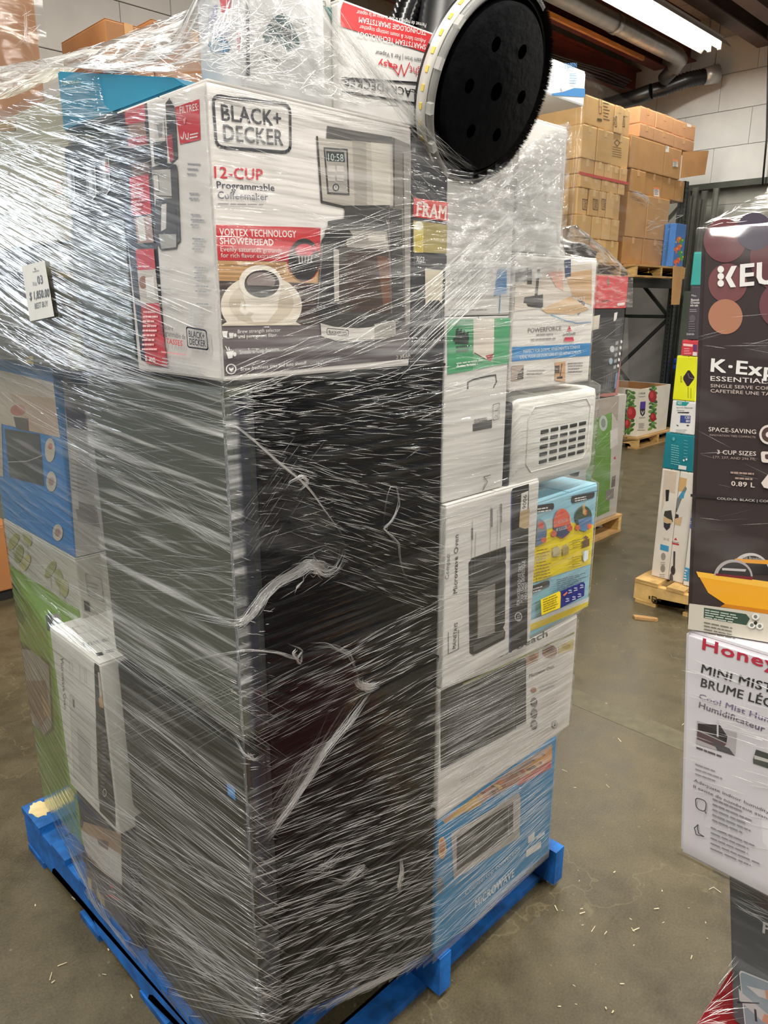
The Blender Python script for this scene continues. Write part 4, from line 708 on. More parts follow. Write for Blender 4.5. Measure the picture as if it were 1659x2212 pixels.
# ------------------------------------------------------------------ drywall sander head
nrm = (-(Vector((.60, -.02, 1.95))-CAM).normalized()*.57 + (RT*.94-UP*.34)*.82).normalized()
c0 = Vector((.512, -.058, 1.928))
t = thing('drywall_sander', 'black round drywall sander head with clear lamp ring lying on top of the stack', 'sander', c0)
foam = paint((13, 14, 17), .95, .2, 60, bump=.3, spec=.1); blkpl = paint((20, 20, 22), .38, .06, 25); orange = paint((206, 92, 34), .4, .06, 12)
RP = .1225
bm = bmesh.new(); add_lathe(bm, [(0, 0), (RP-.006, 0), (RP, -.005), (RP, -.022), (0, -.022)], c0, nrm, 72); obj('sanding_pad', bm, foam, t)
bx = nrm.orthogonal().normalized(); upd = (UP-nrm*UP.dot(nrm)).normalized(); sdv = upd.cross(nrm).normalized()
hole = paint((2, 2, 2), 1, 0, spec=0)
for k in range(7):
    a = math.radians(18+k*60) if k < 6 else 0; r = .072 if k < 6 else 0
    bm = bmesh.new(); add_lathe(bm, [(.0001, .0008), (.0085 if k < 6 else .011, .0008), (.0105 if k < 6 else .0135, .0002)], c0+(sdv*math.cos(a)+upd*math.sin(a))*r, nrm, 20); obj('dust_hole', bm, hole, t)
bm = bmesh.new(); add_lathe(bm, [(0.132, -.012), (0.13596, -.012), (0.13596, -.040), (0.132, -.040), (0.132, -.012)], c0, nrm, 72); obj('pad_rim', bm, blkpl, t)
# shroud, brush and clear guard
bm = bmesh.new(); add_lathe(bm, [(.0, -.075), (0.0528, -.075), (0.132, -.055), (0.14432, -.045), (0.14608, -.020), (0.1408, -.018), (0.13728, -.045), (.0, -.05)], c0, nrm, 72); obj('shroud', bm, blkpl, t)
g, nt, b, N, L = nodes('clear_plastic'); b.inputs['Base Color'].default_value = (.86, .86, .84, 1); b.inputs['Roughness'].default_value = .12; b.inputs['Alpha'].default_value = .34; b.inputs['IOR'].default_value = 1.45
xx = nrm.orthogonal().normalized(); yy = nrm.cross(xx)
def ang(vec): return math.atan2(vec.dot(yy), vec.dot(xx))
aL = ang(-sdv if (-sdv).dot(RT) < 0 else sdv)
bm = bmesh.new(); add_lathe(bm, [(0.1386, -.006), (0.14564, -.006), (0.1474, -.026), (0.14564, -.026)], c0, nrm, 64, 0, aL-1.75, aL+2.3); obj('clear_guard', bm, g, t)
ledm = paint((214, 212, 206), .4, .03, 20)
bm = bmesh.new(); add_lathe(bm, [(0.14766, -.016), (0.14872, -.016), (0.14872, -.036), (0.14766, -.036), (0.14766, -.016)], c0, nrm, 60, 0, aL-1.15, aL+1.35); ls = obj('led_strip', bm, ledm, t)
for k in range(15):
    a = aL-1.1+k*.17; d = xx*math.cos(a)+yy*math.sin(a); tt = nrm.cross(d)
    bm = bmesh.new(); c = c0+d*.14916-nrm*.026; 
    vs = [bm.verts.new(c+tt*i*.0045+nrm*j*.0028+d*h) for h in (-.0004, .0008) for i, j in ((-1, -1), (1, -1), (1, 1), (-1, 1))]
    for q in ((0, 1, 2, 3), (4, 5, 6, 7), (0, 1, 5, 4), (1, 2, 6, 5), (2, 3, 7, 6), (3, 0, 4, 7)): bm.faces.new([vs[i] for i in q])
    bmesh.ops.recalc_face_normals(bm, faces=bm.faces[:]); obj('led_chip', bm, paint((232, 206, 96), .4, .02, 30), ls)
for k in range(9):
    a = aL-1.5+k*.42; d = xx*math.cos(a)+yy*math.sin(a); tt = nrm.cross(d); c = c0+d*.1456-nrm*.008
    bm = bmesh.new(); vs = [bm.verts.new(c+tt*i*.008+d*j*.004+nrm*h) for h in (-.006, .004) for i, j in ((-1, -1), (1, -1), (1, 1), (-1, 1))]
    for q in ((0, 1, 2, 3), (4, 5, 6, 7), (0, 1, 5, 4), (1, 2, 6, 5), (2, 3, 7, 6), (3, 0, 4, 7)): bm.faces.new([vs[i] for i in q])
    bmesh.ops.recalc_face_normals(bm, faces=bm.faces[:]); obj('guard_clip', bm, g, t)
# bristle skirt: many short hairs, one mass
bm = bmesh.new()
for k in range(5200):
    a = random.uniform(aL+1.55, aL+2*math.pi-1.35); d = xx*math.cos(a)+yy*math.sin(a); tt = nrm.cross(d)
    b0 = c0+d*random.uniform(.139, .1475)-nrm*.022; tip = b0+nrm*random.uniform(.016, .022)+d*random.uniform(0, .003)+tt*random.uniform(-.002, .002)
    bm.faces.new([bm.verts.new(b0-tt*.0008), bm.verts.new(b0+tt*.0008), bm.verts.new(tip)])
o = obj('brush_skirt', bm, paint((16, 16, 18), .8, .1, 50), t); o['kind'] = 'stuff'
# gearbox housing, arm, hose, clamp
up2 = (UP*.85-RT*.25).normalized(); bk = -nrm
hc = c0+bk*.085
bm = bmesh.new(); add_lathe(bm, [(0, .075), (.035, .072), (.05, .055), (.055, .0), (.058, -.02), (0, -.02)], hc, bk, 32); obj('gear_housing', bm, blkpl, t)
bm = bmesh.new(); add_tube(bm, [hc+bk*.03, hc+bk*.05+UP*.05-RT*.0, hc+bk*.05+UP*.12+RT*.01, hc+bk*.06+UP*.24+RT*.02], [.036, .040, .038, .036], 16); obj('motor_housing', bm, blkpl, t)
hp = [hc+bk*.03-UP*.09-RT*.02, hc+bk*.06-UP*.03-RT*.055, hc+bk*.06+UP*.04-RT*.058, hc+bk*.06+UP*.11-RT*.038, hc+bk*.06+UP*.20+RT*.015]
P3, R3 = [], []
for i in range(65):
    f = i/64*4; k = min(3, int(f)); f -= k
    a, b_, c_, d_ = hp[max(0, k-1)], hp[k], hp[k+1], hp[min(4, k+2)]
    P3.append(.5*((2*b_)+(-a+c_)*f+(2*a-5*b_+4*c_-d_)*f*f+(-a+3*b_-3*c_+d_)*f**3)); R3.append(.026 if i % 2 else .021)
bm = bmesh.new(); add_tube(bm, P3, R3, 16); obj('dust_hose', bm, paint((14, 14, 16), .22, .05, 30), t)
bm = bmesh.new(); q = c0+bk*.05-RT*.095-UP*.015
add_tube(bm, [q+UP*.035-RT*.002, q+UP*.005-RT*.014, q-UP*.035-RT*.022], [.010, .014, .010], 8); obj('swivel_clamp', bm, orange, t)
bm = bmesh.new(); add_lathe(bm, [(0, .012), (.009, .010), (.009, -.010), (0, -.012)], q+UP*.008-RT*.018, (RT*.3-FW).normalized(), 14); obj('clamp_bolt', bm, blkpl, t)
bm = bmesh.new(); add_tube(bm, [q+UP*.0-RT*.02, q+UP*.05-RT*.02, q+UP*.075+RT*.005, q+UP*.085+RT*.06], .0045, 8); obj('power_cord', bm, blkpl, t)
bm = bmesh.new(); s0 = c0-nrm*.02; q2 = s0-RT*.119-UP*.066
add_box(bm, q2-Vector((.008, .008, .018)), q2+Vector((.008, .008, .018)), 0, .004); obj('switch_box', bm, blkpl, t)
# ------------------------------------------------------------------ pallet racking along the left wall
rk = paint((52, 56, 54), .5, .08, 10, metal=.2); holem = paint((12, 12, 12), .9, 0)
def upright(label, u, h, v0=3.12, v1=3.76):
    t = thing('rack_upright', label, 'rack', (u, v0, 0))
    for v in (v0, v1):
        bm = bmesh.new(); add_box(bm, (u-.045, v, .01), (u+.045, v+.006, h)); add_box(bm, (u-.045, v, .01), (u-.039, v+.07, h)); add_box(bm, (u+.039, v, .01), (u+.045, v+.07, h)); pst = obj('post', bm, rk, t)
        bm = bmesh.new(); k = 0; z = .12
        while z < h-.05:
            for du in (-.022, .022): add_box(bm, (u+du-.007, v-.0008, z), (u+du+.007, v+.001, z+.018))
            add_box(bm, (u-.0458, v+.03, z), (u-.044, v+.045, z+.018)); z += .05
        o = obj('slot_holes', bm, holem, pst); o['kind'] = 'stuff'
        box_obj('foot_plate', (u-.075, v-.03, 0), (u+.075, v+.1, .01), rk, t, .002)
    z = .18; k = 0
    while z+.62 < h:
        a, b_ = (Vector((u, v0+.06, z)), Vector((u, v1+.01, z+.60))) if k % 2 == 0 else (Vector((u, v1+.01, z)), Vector((u, v0+.06, z+.60)))
        bm = bmesh.new(); d = (b_-a).normalized(); w = Vector((1, 0, 0)); n2 = d.cross(w)
        vs = [bm.verts.new(p+w*i*.015+n2*j*.019) for p in (a, b_) for i, j in ((-1, -1), (1, -1), (1, 1), (-1, 1))]
        for q in ((0, 1, 2, 3), (4, 5, 6, 7), (0, 1, 5, 4), (1, 2, 6, 5), (2, 3, 7, 6), (3, 0, 4, 7)): bm.faces.new([vs[i] for i in q])
        bmesh.ops.recalc_face_normals(bm, faces=bm.faces[:]); obj('diagonal_brace', bm, rk, t); z += .62; k += 1
    for z in (.15, 1.40): box_obj('cross_brace', (u-.015, v0+.05, z), (u+.015, v1+.02, z+.04), rk, t, .001)
    return t
upright('dark perforated rack upright with diagonal braces beside the apple bin', 8.26, 2.9)
upright('dark rack upright hidden behind the far film wrapped stack', 5.55, 2.9)
upright('dark rack upright behind the wrapped stack at the left', 2.85, 2.9)
upright('dark rack upright at the far left end of the racking', .15, 2.9)
bays = ((.195, 2.805), (2.895, 5.505), (5.595, 8.215))
def beam(u0, u1, v, z, lab):
    t = thing('rack_beam', lab, 'rack beam', (u0, v, z)); box_obj('beam_bar', (u0, v, z), (u1, v+.045, z+.10), rk, t, .004)
    for u in (u0, u1-.04): box_obj('end_plate', (u, v-.008, z-.04), (u+.04, v, z+.14), rk, t, .002)
    return t
for (a, b_), nm in zip(bays, ('left', 'middle', 'right')):
    for v, fr_ in ((3.13, 'front'), (3.74, 'rear')):
        beam(a, b_, v, 1.74, 'dark steel %s rack beam in the %s bay of the racking' % (fr_, {'left': 'farthest left', 'middle': 'second', 'right': 'lit'}[nm]))
kraft = (206, 164, 108); kraft2 = (184, 134, 84); kraft3 = (196, 148, 92)
pallet('bare wooden pallet on the rack beams under the brown open flap cartons', 6.93, 2.97, 1.841, 1.18, .86, wood, wood2, 6, True, .125)
pallet('bare wooden pallet on the rack beams under the tall beige carton stack', 5.64, 3.10, 1.841, 1.24, .76, wood, wood2, 6, True, .125)
VR = 3.10
def rowbox(name, lab, group, px0, px1, pyref, zlo, zhi, depth, col, v=VR, tape=None):
    a = pt(('v', v), px0, pyref).x; b_ = pt(('v', v), px1, pyref).x
    return carton(name, lab, a+.004, b_-.004, v+random.uniform(0, .02), v+depth, zlo, zhi-.003, col, cat='carton', group=group, bev=.008, rough=.6, tape=tape)
# stack A, beige, six rows under film
ORD = ['top', 'second', 'third', 'fourth', 'fifth', 'sixth', 'lowest']
zs = [3.43, 3.20, 2.86, 2.64, 2.50, 2.36, 2.13, 1.968]
zs = [pt(('v', VR), 1252, y).z for y in (196, 262, 338, 372, 403, 462, 512)]+[1.968]
cols = [[1254, 1318, 1336, 1353], [1252, 1284, 1318, 1355], [1253, 1284, 1304, 1322, 1338, 1354], [1253, 1278, 1301, 1320, 1338, 1352], [1252, 1275, 1297, 1313, 1330, 1345], [1250, 1285, 1307, 1327, 1346], [1250, 1285, 1320, 1350]]
NUM = ['first', 'second', 'third', 'fourth', 'fifth']
for r, cc in enumerate(cols):
    for c in range(len(cc)-1):
        o = rowbox('beige_carton', 'beige carton in the %s row of the tall beige stack, %s from left' % (ORD[r], NUM[c]), 'beige cartons on the rack', cc[c], cc[c+1], 400, zs[r+1], zs[r], .70, [(214, 172, 112), (220, 180, 122), (206, 166, 108)][(r+c) % 3], tape=(222, 190, 136))
        V = o.data; P_ = ('v', min(v.co.y for v in V.vertices))
        x0, x1 = cc[c], cc[c+1]; pr = Print('printed_marks', P_, o)
        if r == 0 and c == 0:
            for k in range(7): pr.poly([(1303, 214+k*7), (1317-(k % 3)*2, 217+k*7), (1317-(k % 3)*2, 219+k*7), (1303, 216+k*7)], (96, 76, 52))
            pr.rrect([(1294, 214), (1299, 215), (1299, 246), (1294, 245)], 1, .006, (96, 76, 52)); pr.poly([(1290, 255), (1300, 257), (1300, 263), (1290, 261)], (96, 76, 52))
        elif r == 0 or (r == 4 and c < 3): 
            m_ = (x0+x1)/2; y_ = 250 if r == 0 else 430; pr.rrect([(m_-5, y_), (m_+5, y_+2), (m_+5, y_+24), (m_-5, y_+22)], 1, .008, (84, 66, 44)); pr.text('EAGLE', (m_+3, y_+20), (m_+3, y_+3), (m_-3, y_+20), (84, 66, 44), 1)
        elif r == 1 and c == 2:
            pr.line([(1333, 302), (1339, 309), (1333, 316), (1327, 308)], .009, (96, 76, 52), True)
            for k in range(5): pr.poly([(1322, 316+k*5), (1342, 320+k*5), (1342, 321.5+k*5), (1322, 317.5+k*5)], (110, 86, 58))
        pr.build()
strap = paint((206, 66, 60), .4, .05, 20)
zc_ = pt(('v', VR), 1252, 374).z
bm = bmesh.new(); add_box(bm, (pt(('v', VR), 1248, 400).x, VR-.010, zc_-.012), (pt(('v', VR), 1356, 400).x, VR-.006, zc_+.012)); tag(obj('red_strap', bm, strap), 'red plastic strap across the beige carton stack', 'strap')
# stack B, browner, with open flap carton
zb = [pt(('v', VR), 1372, y).z for y in (219, 258, 290, 363, 414, 512)]+[1.968]
colb = [[1373, 1407, 1444, 1494], [1373, 1404, 1448, 1493], [1357, 1431, 1468], [1362, 1395, 1434, 1462, 1486], [1360, 1404, 1452], [1357, 1402, 1452]]
for r, cc in enumerate(colb):
    for c in range(len(cc)-1):
        colr = [(200, 148, 106), (194, 146, 106), (184, 140, 90), (186, 140, 84), (190, 144, 90), (176, 130, 78)][r]
        o = rowbox('brown_carton', 'brown carton in the %s row of the brown stack by the door, %s from left' % (ORD[r], NUM[c]), 'brown cartons on the rack', cc[c], cc[c+1], 400, zb[r+1], zb[r], .66, colr, v=VR+.01, tape=(206, 160, 110) if r != 2 else None)
        P_ = ('v', min(v.co.y for v in o.data.vertices)); pr = Print('paper_label', P_, o)
        for (rr, cx, y0, w, h) in ((0, 1484, 256-4, 9, 22), (1, 1404, 270, 8, 22), (2, 1434, 304, 11, 24), (2, 1453, 344, 11, 16), (3, 1412, 404, 12, 20)):
            if rr == r and cc[c] <= cx < cc[c+1]:
                pr.poly([(cx, y0), (cx+w, y0+1.5), (cx+w, y0+h+1), (cx, y0+h)], (232, 226, 222)); pr.lines(cx+1.5, y0+3, 5, 3, w-3, 1.4, (120, 116, 116)); 
                if rr == 3 or (rr == 2 and cx > 1440): pr.poly([(cx, y0), (cx+w, y0+1.5), (cx+w, y0+5), (cx, y0+4)], (236, 130, 80))
        pr.build()
        if r == 2 and c == 1:
            u_ = max(v.co.x for v in o.data.vertices)
            bm = bmesh.new(); q_ = [Vector((u_-.002, VR+.01, zb[2]-.02)), Vector((u_+.40, VR-.10, zb[2]+.03)), Vector((u_+.37, VR-.10, zb[3]+.08)), Vector((u_-.002, VR+.01, zb[3]+.015))]
            quad(bm, q_); fl = obj('open_flap', bm, paint((168, 124, 78), .65, .06, 6), o); s_ = fl.modifiers.new('s', 'SOLIDIFY'); s_.thickness = .006
# toy blister box at the end with hanging flap
tv = ('v', VR-.125)
a_, b2 = pt(tv, 1455, 550).x, pt(tv, 1477, 550).x
tyb = carton('toy_display_box', 'blue display box with orange and green water toys on the rack pallet', a_, b2, VR-.125, VR+.005, 1.969, 2.42, (66, 120, 190), flaps=False)
pr = Print('toy_picture', tv, tyb)
for x, y, c_ in ((1461, 538, (236, 104, 40)), (1468, 532, (236, 104, 40)), (1472, 520, (60, 160, 70)), (1470, 546, (60, 160, 70)), (1460, 565, (236, 104, 40)), (1466, 560, (240, 90, 40)), (1458, 524, (70, 140, 210)), (1473, 556, (70, 160, 76)), (1466, 516, (236, 120, 50))):
    pr.ell(x, y, 6, 4, c_, rot=-30); pr.poly([(x-2, y+1), (x+2, y), (x+1, y+9), (x-2, y+9)], c_); pr.ell(x+2, y-1, 1.6, 1.4, (240, 200, 60))
pr.poly([(1455, 574), (1474, 577), (1474, 584), (1455, 582)], (226, 224, 230)); pr.build()
bm = bmesh.new(); quad(bm, [(a_, VR-.133, 1.972), (b2, VR-.133, 1.972), (b2-.02, VR-.14, 1.56), (a_+.03, VR-.14, 1.56)]); o = obj('hanging_flap', bm, paint((196, 150, 96), .65, .06, 6), tyb); o.modifiers.new('s', 'SOLIDIFY').thickness = .006
# items under the rack bay
t = thing('apple_bin', 'open white cardboard produce bin printed with red apples and leaves under the rack', 'bin', (7.6, 3.3, .14))
bu0, bu1, bv0, bv1, bz0, bz1 = 7.29, 8.02, 2.96, 3.62, .126, .66
wbm = paint((226, 220, 204), .55, .04, 7); kin = paint((176, 130, 84), .65, .06, 7)
for a, b_ in (((bu0, bv0, bz0), (bu1, bv0+.012, bz1)), ((bu0, bv1-.012, bz0), (bu1, bv1, bz1)), ((bu0, bv0+.012, bz0), (bu0+.012, bv1-.012, bz1)), ((bu1-.012, bv0+.012, bz0), (bu1, bv1-.012, bz1))): box_obj('side_panel', a, b_, wbm, t, .002)
for a, b_ in (((bu0+.014, bv1-.016, bz0), (bu1-.014, bv1-.0125, bz1-.004)), ((bu0+.0125, bv0+.014, bz0), (bu0+.016, bv1-.018, bz1-.004)), ((bu1-.016, bv0+.014, bz0), (bu1-.0125, bv1-.018, bz1-.004))): box_obj('inner_liner', a, b_, kin, t, .0005)
box_obj('bottom_panel', (bu0+.012, bv0+.012, bz0), (bu1-.012, bv1-.012, bz0+.01), kin, t, .001)
pr = Print('apple_print', ('v', bv0), t)
pr.poly([(1351, 842), (1356, 841), (1352, 938), (1349, 940)], (16, 16, 14))
LF = [(86, 132, 46), (64, 112, 36), (110, 156, 60), (52, 92, 34)]
for k in range(34):
    y = 846+k*2.7; x = 1362+6*math.sin(k*1.7)-k*.08; pr.ell(x, y, random.uniform(4, 8), random.uniform(2, 4.2), LF[k % 4], rot=random.uniform(-60, 60), seg=10)
for k in range(30):
    y = 836+k*3.1; x = 1411+5*math.sin(k*2.1)-(k*.08); pr.ell(x, y, random.uniform(3, 6), random.uniform(2, 4), LF[(k+1) % 4], rot=random.uniform(-60, 60), seg=10)
for x, y, rx, ry in ((1363, 892, 10, 14), (1355, 915, 6, 10), (1409, 856, 8.5, 13), (1410, 901, 6.5, 9)): pr.ell(x, y, rx, ry, (168, 26, 32)); pr.ell(x-rx*.25, y-ry*.2, rx*.45, ry*.5, (206, 60, 56))
pr.poly([(1383, 868), (1394, 867), (1393, 882), (1382, 884)], (76, 44, 150)); pr.poly([(1382, 884), (1393, 882), (1392, 894), (1388, 899), (1383, 894)], (24, 22, 30)); pr.line([(1385, 888), (1387, 895), (1390, 888)], .012, WHT); pr.text('E.MIR.AB', (1379, 852), (1393, 851), (1379, 848), (90, 84, 84), .6); pr.line([(1378, 857), (1393, 856)], .006, (150, 144, 140)); pr.text('Ironbound', (1380, 904), (1393, 903), (1380, 900), (110, 100, 96), .4); pr.lines(1379, 914, 4, 3, 14, 1.2, (150, 146, 140)); pr.lines(1376, 928, 1, 3, 22, 1.2, (150, 146, 140)); pr.build()
pr = Print('side_print', ('u', bu0), t); pr.lines(1338, 876, 7, 4.5, 6, 1.4, (150, 146, 136)); pr.lines(1337, 918, 4, 6, 4, 1.4, (150, 146, 136)); pr.build()
pallet('bare wooden pallet on the floor under the printed apple bin', 7.2, 2.9, 0, 1.0, .84, wood, wood2, 6, True, .125)
o = box_obj('dark_sheet', (7.55, 3.84, .02), (8.16, 3.87, 1.28), paint((52, 56, 54), .55, .06, 8)); tag(o, 'large dark grey sheet standing behind the apple bin', 'sheet')
bm = bmesh.new(); add_tube(bm, [(8.12, 4.02, .0), (8.12, 4.02, 1.75)], .06, 18); tag(obj('cardboard_tube', bm, paint((186, 124, 76), .6, .06, 6)), 'brown cardboard tube standing behind the rack brace', 'tube')
o = box_obj('grey_paper_bag', (8.02, 3.70, 1.50), (8.12, 3.735, 1.72), paint((150, 152, 156), .5)); tag(o, 'small pale grey tag card hanging under the rear rack beam', 'card')
# ------------------------------------------------------------------ left end: cartons on the rack and below it
def lc(lab, u0, u1, v0, v1, z0, z1, col): return carton('rack_carton', lab, u0, u1, v0, v1, z0, z1, col, cat='carton', bev=.008, rough=.6, tape=(206, 160, 110))
pallet('bare wooden pallet on the rack beams behind the main stack at the left', .28, 3.10, 1.841, 2.1, .76, wood, wood2, 7, False, .125)
lc('large brown film wrapped carton at the top left corner, upright', .42, 1.17, 3.3, 3.84, 2.42, 3.35, (162, 118, 84)); lc('brown carton supporting the large one at the top left', .40, 1.18, 3.28, 3.84, 1.968, 2.418, (168, 118, 78))
lc('brown carton with taped corner near the top left, upper of two', 1.53, 1.795, 3.30, 3.86, 2.79, 3.03, (164, 112, 66)); lc('brown carton with taped corner near the top left, lower of two', 1.565, 1.80, 3.31, 3.86, 2.42, 2.786, (176, 118, 74)); lc('plain brown carton under the taped pair on the rack', 1.30, 2.36, 3.30, 3.84, 1.968, 2.418, (168, 118, 78))
lc('taller brown carton right of the taped pair at the top', 1.805, 2.34, 3.31, 3.86, 2.42, 3.09, (158, 108, 64))
lc('orange brown carton on the floor under the rack at the left edge', .22, .722, 3.30, 3.8, .06, .43, (176, 118, 70))
o = box_obj('black_slab', (.22, 3.32, 0), (.72, 3.8, .058), paint((24, 24, 24), .7)); tag(o, 'low black skid under the orange brown carton', 'slab')  # plain black block filling the space under the carton
# ------------------------------------------------------------------ second wrapped pallet behind the main one
pallet('bare wooden pallet under the wrapped stack with the red band, beyond the main one', 3.12, 1.53, 0, 1.13, 1.0, wood, wood2, 7, True, .13)
VP = 1.56
def P2box(name, lab, u0, u1, z0, z1, col, d=.5): return carton(name, lab, u0, u1, VP, VP+d, z0, z1, col)
xb = P2box('steam_cleaner_box', 'grey and green printed box at the bottom of the far wrapped stack', 3.2, 4.22, .132, .985, (176, 172, 166), .8)
pr = Print('printed_panel', ('v', VP), xb); pr.poly([(1270, 905), (1322, 890), (1316, 1104), (1262, 1130)], (92, 138, 58)); pr.poly([(1270, 850), (1338, 838), (1334, 910), (1322, 890), (1268, 912)], (150, 140, 132)); pr.ell(1303, 914, 9, 17, (166, 176, 170)); pr.ell(1303, 914, 5, 10, (120, 134, 124)); pr.poly([(1322, 1030), (1330, 1026), (1328, 1050), (1320, 1054)], (96, 92, 90)); pr.poly([(1325, 990), (1329, 985), (1330, 992)], (190, 50, 60)); pr.poly([(1318, 930), (1334, 924), (1334, 960), (1318, 970)], (196, 192, 190)); pr.poly([(1308, 1060), (1326, 1054), (1325, 1076), (1308, 1082)], (118, 114, 112)); pr.build()
kb = P2box('keyboard_box', 'black printed box with small white icons under the red box on the far stack', 3.3, 4.09, .99, 1.552, (44, 44, 48), .5)
pr = Print('printed_panel', ('v', VP), kb); pr.poly([(1278, 684), (1296, 680), (1293, 710), (1277, 714)], (196, 190, 176)); pr.poly([(1327, 676), (1334, 674), (1331, 692), (1325, 694)], (206, 204, 200)); pr.poly([(1330, 690), (1344, 686), (1338, 726), (1327, 728)], (66, 66, 70))
for k in range(5): pr.poly([(1330-k*1.2, 738+k*13), (1336-k*1.2, 736+k*13), (1335-k*1.2, 744+k*13), (1329-k*1.2, 745+k*13)], (150, 150, 154)); pr.ell(1342-k*1.8, 738+k*13, 2, 3.6, (226, 226, 228))
pr.ell(1322, 754, 5, 7, (196, 200, 206)); pr.ell(1319, 780, 4, 7, (150, 170, 190)); 
for k in range(4): pr.line([(1306+k*5, 806), (1303+k*5, 838)], .003, (120, 120, 126))
pr.poly([(1330, 806), (1334, 804), (1330, 838), (1326, 840)], (100, 130, 176)); pr.poly([(1341, 770), (1347, 768), (1342, 850), (1326, 858), (1290, 856), (1300, 850), (1328, 848)], (170, 108, 104)); pr.build()
rdb = P2box('red_banded_box', 'bright red box under film on top of the black printed box, far stack', 3.3, 4.10, 1.554, 1.752, (206, 52, 60), .5)
pr = Print('lettering', ('v', VP), rdb); pr.text('to do', (1280, 655), (1293, 653), (1280, 648), WHT, .6); pr.poly([(1299, 648), (1317, 648), (1316, 652), (1299, 653)], (130, 40, 44)); pr.rfill([(1333, 655), (1350, 653), (1349, 659), (1333, 661)], 2, (236, 220, 220)); pr.poly([(1311, 603), (1316, 602), (1316, 616), (1312, 616)], (120, 110, 106)); pr.build()
# dark bagged goods on top under cloudy film
bm = bmesh.new(); bmesh.ops.create_icosphere(bm, subdivisions=4, radius=1)
for v in bm.verts:
    n_ = noise.noise(v.co*2.2)*.22+noise.noise(v.co*6)*.06; q_ = v.co*(1+n_); v.co = Vector((3.62+q_.x*.33, VP+.28+q_.y*.22, 1.86+max(-.9, q_.z)*.115))
for f in bm.faces: f.smooth = True
tag(obj('black_bag', bm, paint((34, 34, 38), .3, .1, 10)), 'black crumpled bag on top of the red box on the far stack', 'bag')
# ------------------------------------------------------------------ third pallet, small boxes, right of the aisle
UM = 3.2
pallet('pale wooden pallet under the column of small boxes right of the aisle', 3.10, -.12, 0, 1.0, .965, paint((222, 184, 116), .7, .14, 5, bump=.2, stretch=(14, 3, 3)), wood, 7, True, .135)
pr = Print('stamped_mark', ('u', 3.095), None); pr.line([(1403, 1288), (1403, 1293)], .008, (60, 44, 24)); pr.rrect([(1409, 1288), (1418, 1291), (1418, 1302), (1409, 1299)], 1, .006, (60, 44, 24)); pr.line([(1411, 1294), (1416, 1296)], .006, (60, 44, 24)); pr.text('AB', (1421, 1298), (1428, 1300), (1421, 1292), (60, 44, 24), .8); so = pr.build(); so.name = 'stamped_mark'
so.parent = [o for o in COL.objects if o.name.startswith('pallet') and abs(o.location.x-3.6) < .01][0]; so.matrix_parent_inverse = so.parent.matrix_world.inverted()
def Mbox(name, lab, v0, v1, z0, z1, col, d=.4, u=UM, **k): return carton(name, lab, u, u+d, v0, v1, z0, z1, col, **k)
b1 = Mbox('stick_vacuum_box', 'tall white box with slanting vacuum photo, left of two below the teal box', .705, .80, .137, .745, (222, 216, 206)); b2_ = Mbox('stick_vacuum_box', 'tall white box with red logo and upright vacuum picture below the teal box', .622, .703, .137, .745, (224, 219, 210))
MU = ('u', UM)
pr = Print('photo_print', MU, b1); pr.poly([(1436, 1015), (1462, 1020), (1458, 1066), (1438, 1060), (1434, 1090), (1428, 1110)], (206, 190, 172)); pr.poly([(1438, 1058), (1446, 1058), (1444, 1082), (1438, 1083)], (40, 40, 44)); pr.poly([(1436, 1104), (1450, 1102), (1454, 1128), (1434, 1114)], (64, 62, 62)); pr.poly([(1434, 1116), (1452, 1124), (1450, 1134), (1433, 1126)], (206, 176, 134)); pr.poly([(1434, 1128), (1441, 1131), (1449, 1130), (1447, 1140), (1440, 1146), (1434, 1138)], (52, 54, 62)); pr.text('3-IN-1 VAC', (1433, 1166), (1446, 1169), (1433, 1160), (150, 144, 138), .3); pr.poly([(1427, 1175), (1445, 1180), (1444, 1192), (1426, 1187)], (66, 152, 200)); pr.ell(1433, 1202, 5, 8, (150, 146, 142)); pr.ell(1432, 1228, 5, 8, (140, 136, 132)); pr.lines(1427, 1214, 2, 4, 12, 1.4, (160, 156, 150)); pr.lines(1425, 1240, 3, 4, 12, 1.4, (160, 156, 150)); pr.build()
pr = Print('photo_print', MU, b2_); pr.poly([(1458, 1028), (1484, 1034), (1480, 1062), (1454, 1060)], (206, 168, 116)); pr.poly([(1481, 1050), (1484, 1056), (1472, 1080), (1462, 1106), (1456, 1104), (1464, 1076)], (120, 124, 128)); pr.poly([(1470, 1066), (1480, 1060), (1477, 1076), (1467, 1078)], (70, 150, 190)); pr.poly([(1454, 1096), (1462, 1098), (1460, 1108), (1454, 1106)], (34, 34, 36)); pr.poly([(1450, 1106), (1466, 1112), (1466, 1128), (1450, 1122)], (56, 54, 54)); pr.poly([(1452, 1122), (1474, 1116), (1470, 1136), (1450, 1130)], (206, 176, 136)); pr.poly([(1460, 1161), (1463, 1167), (1456, 1166)], (200, 44, 56)); pr.text('bissell', (1452, 1171), (1466, 1174), (1452, 1168), (110, 106, 104), .6); pr.poly([(1453, 1172), (1467, 1175), (1467, 1178), (1452, 1175)], (200, 44, 56)); pr.line([(1457, 1192), (1456, 1226)], .010, (66, 64, 64)); pr.ell(1454, 1232, 5, 10, (60, 58, 60)); pr.ell(1450, 1252, 4, 14, (90, 88, 88)); pr.poly([(1441, 1264), (1456, 1268), (1455, 1273), (1440, 1270)], (56, 54, 54)); pr.build()
b3 = Mbox('blue_dot_box', 'tall white box with round blue marks right of the two vacuum boxes', .44, .612, .137, 1.11, (226, 224, 220), u=3.18)
pr = Print('printed_panel', ('u', 3.18), b3); 
for y in (1036, 1083, 1130): pr.ell(1495, y, 8, 12, (50, 92, 176)); pr.lines(1490, y-4, 2, 4, 9, 1.4, WHT)
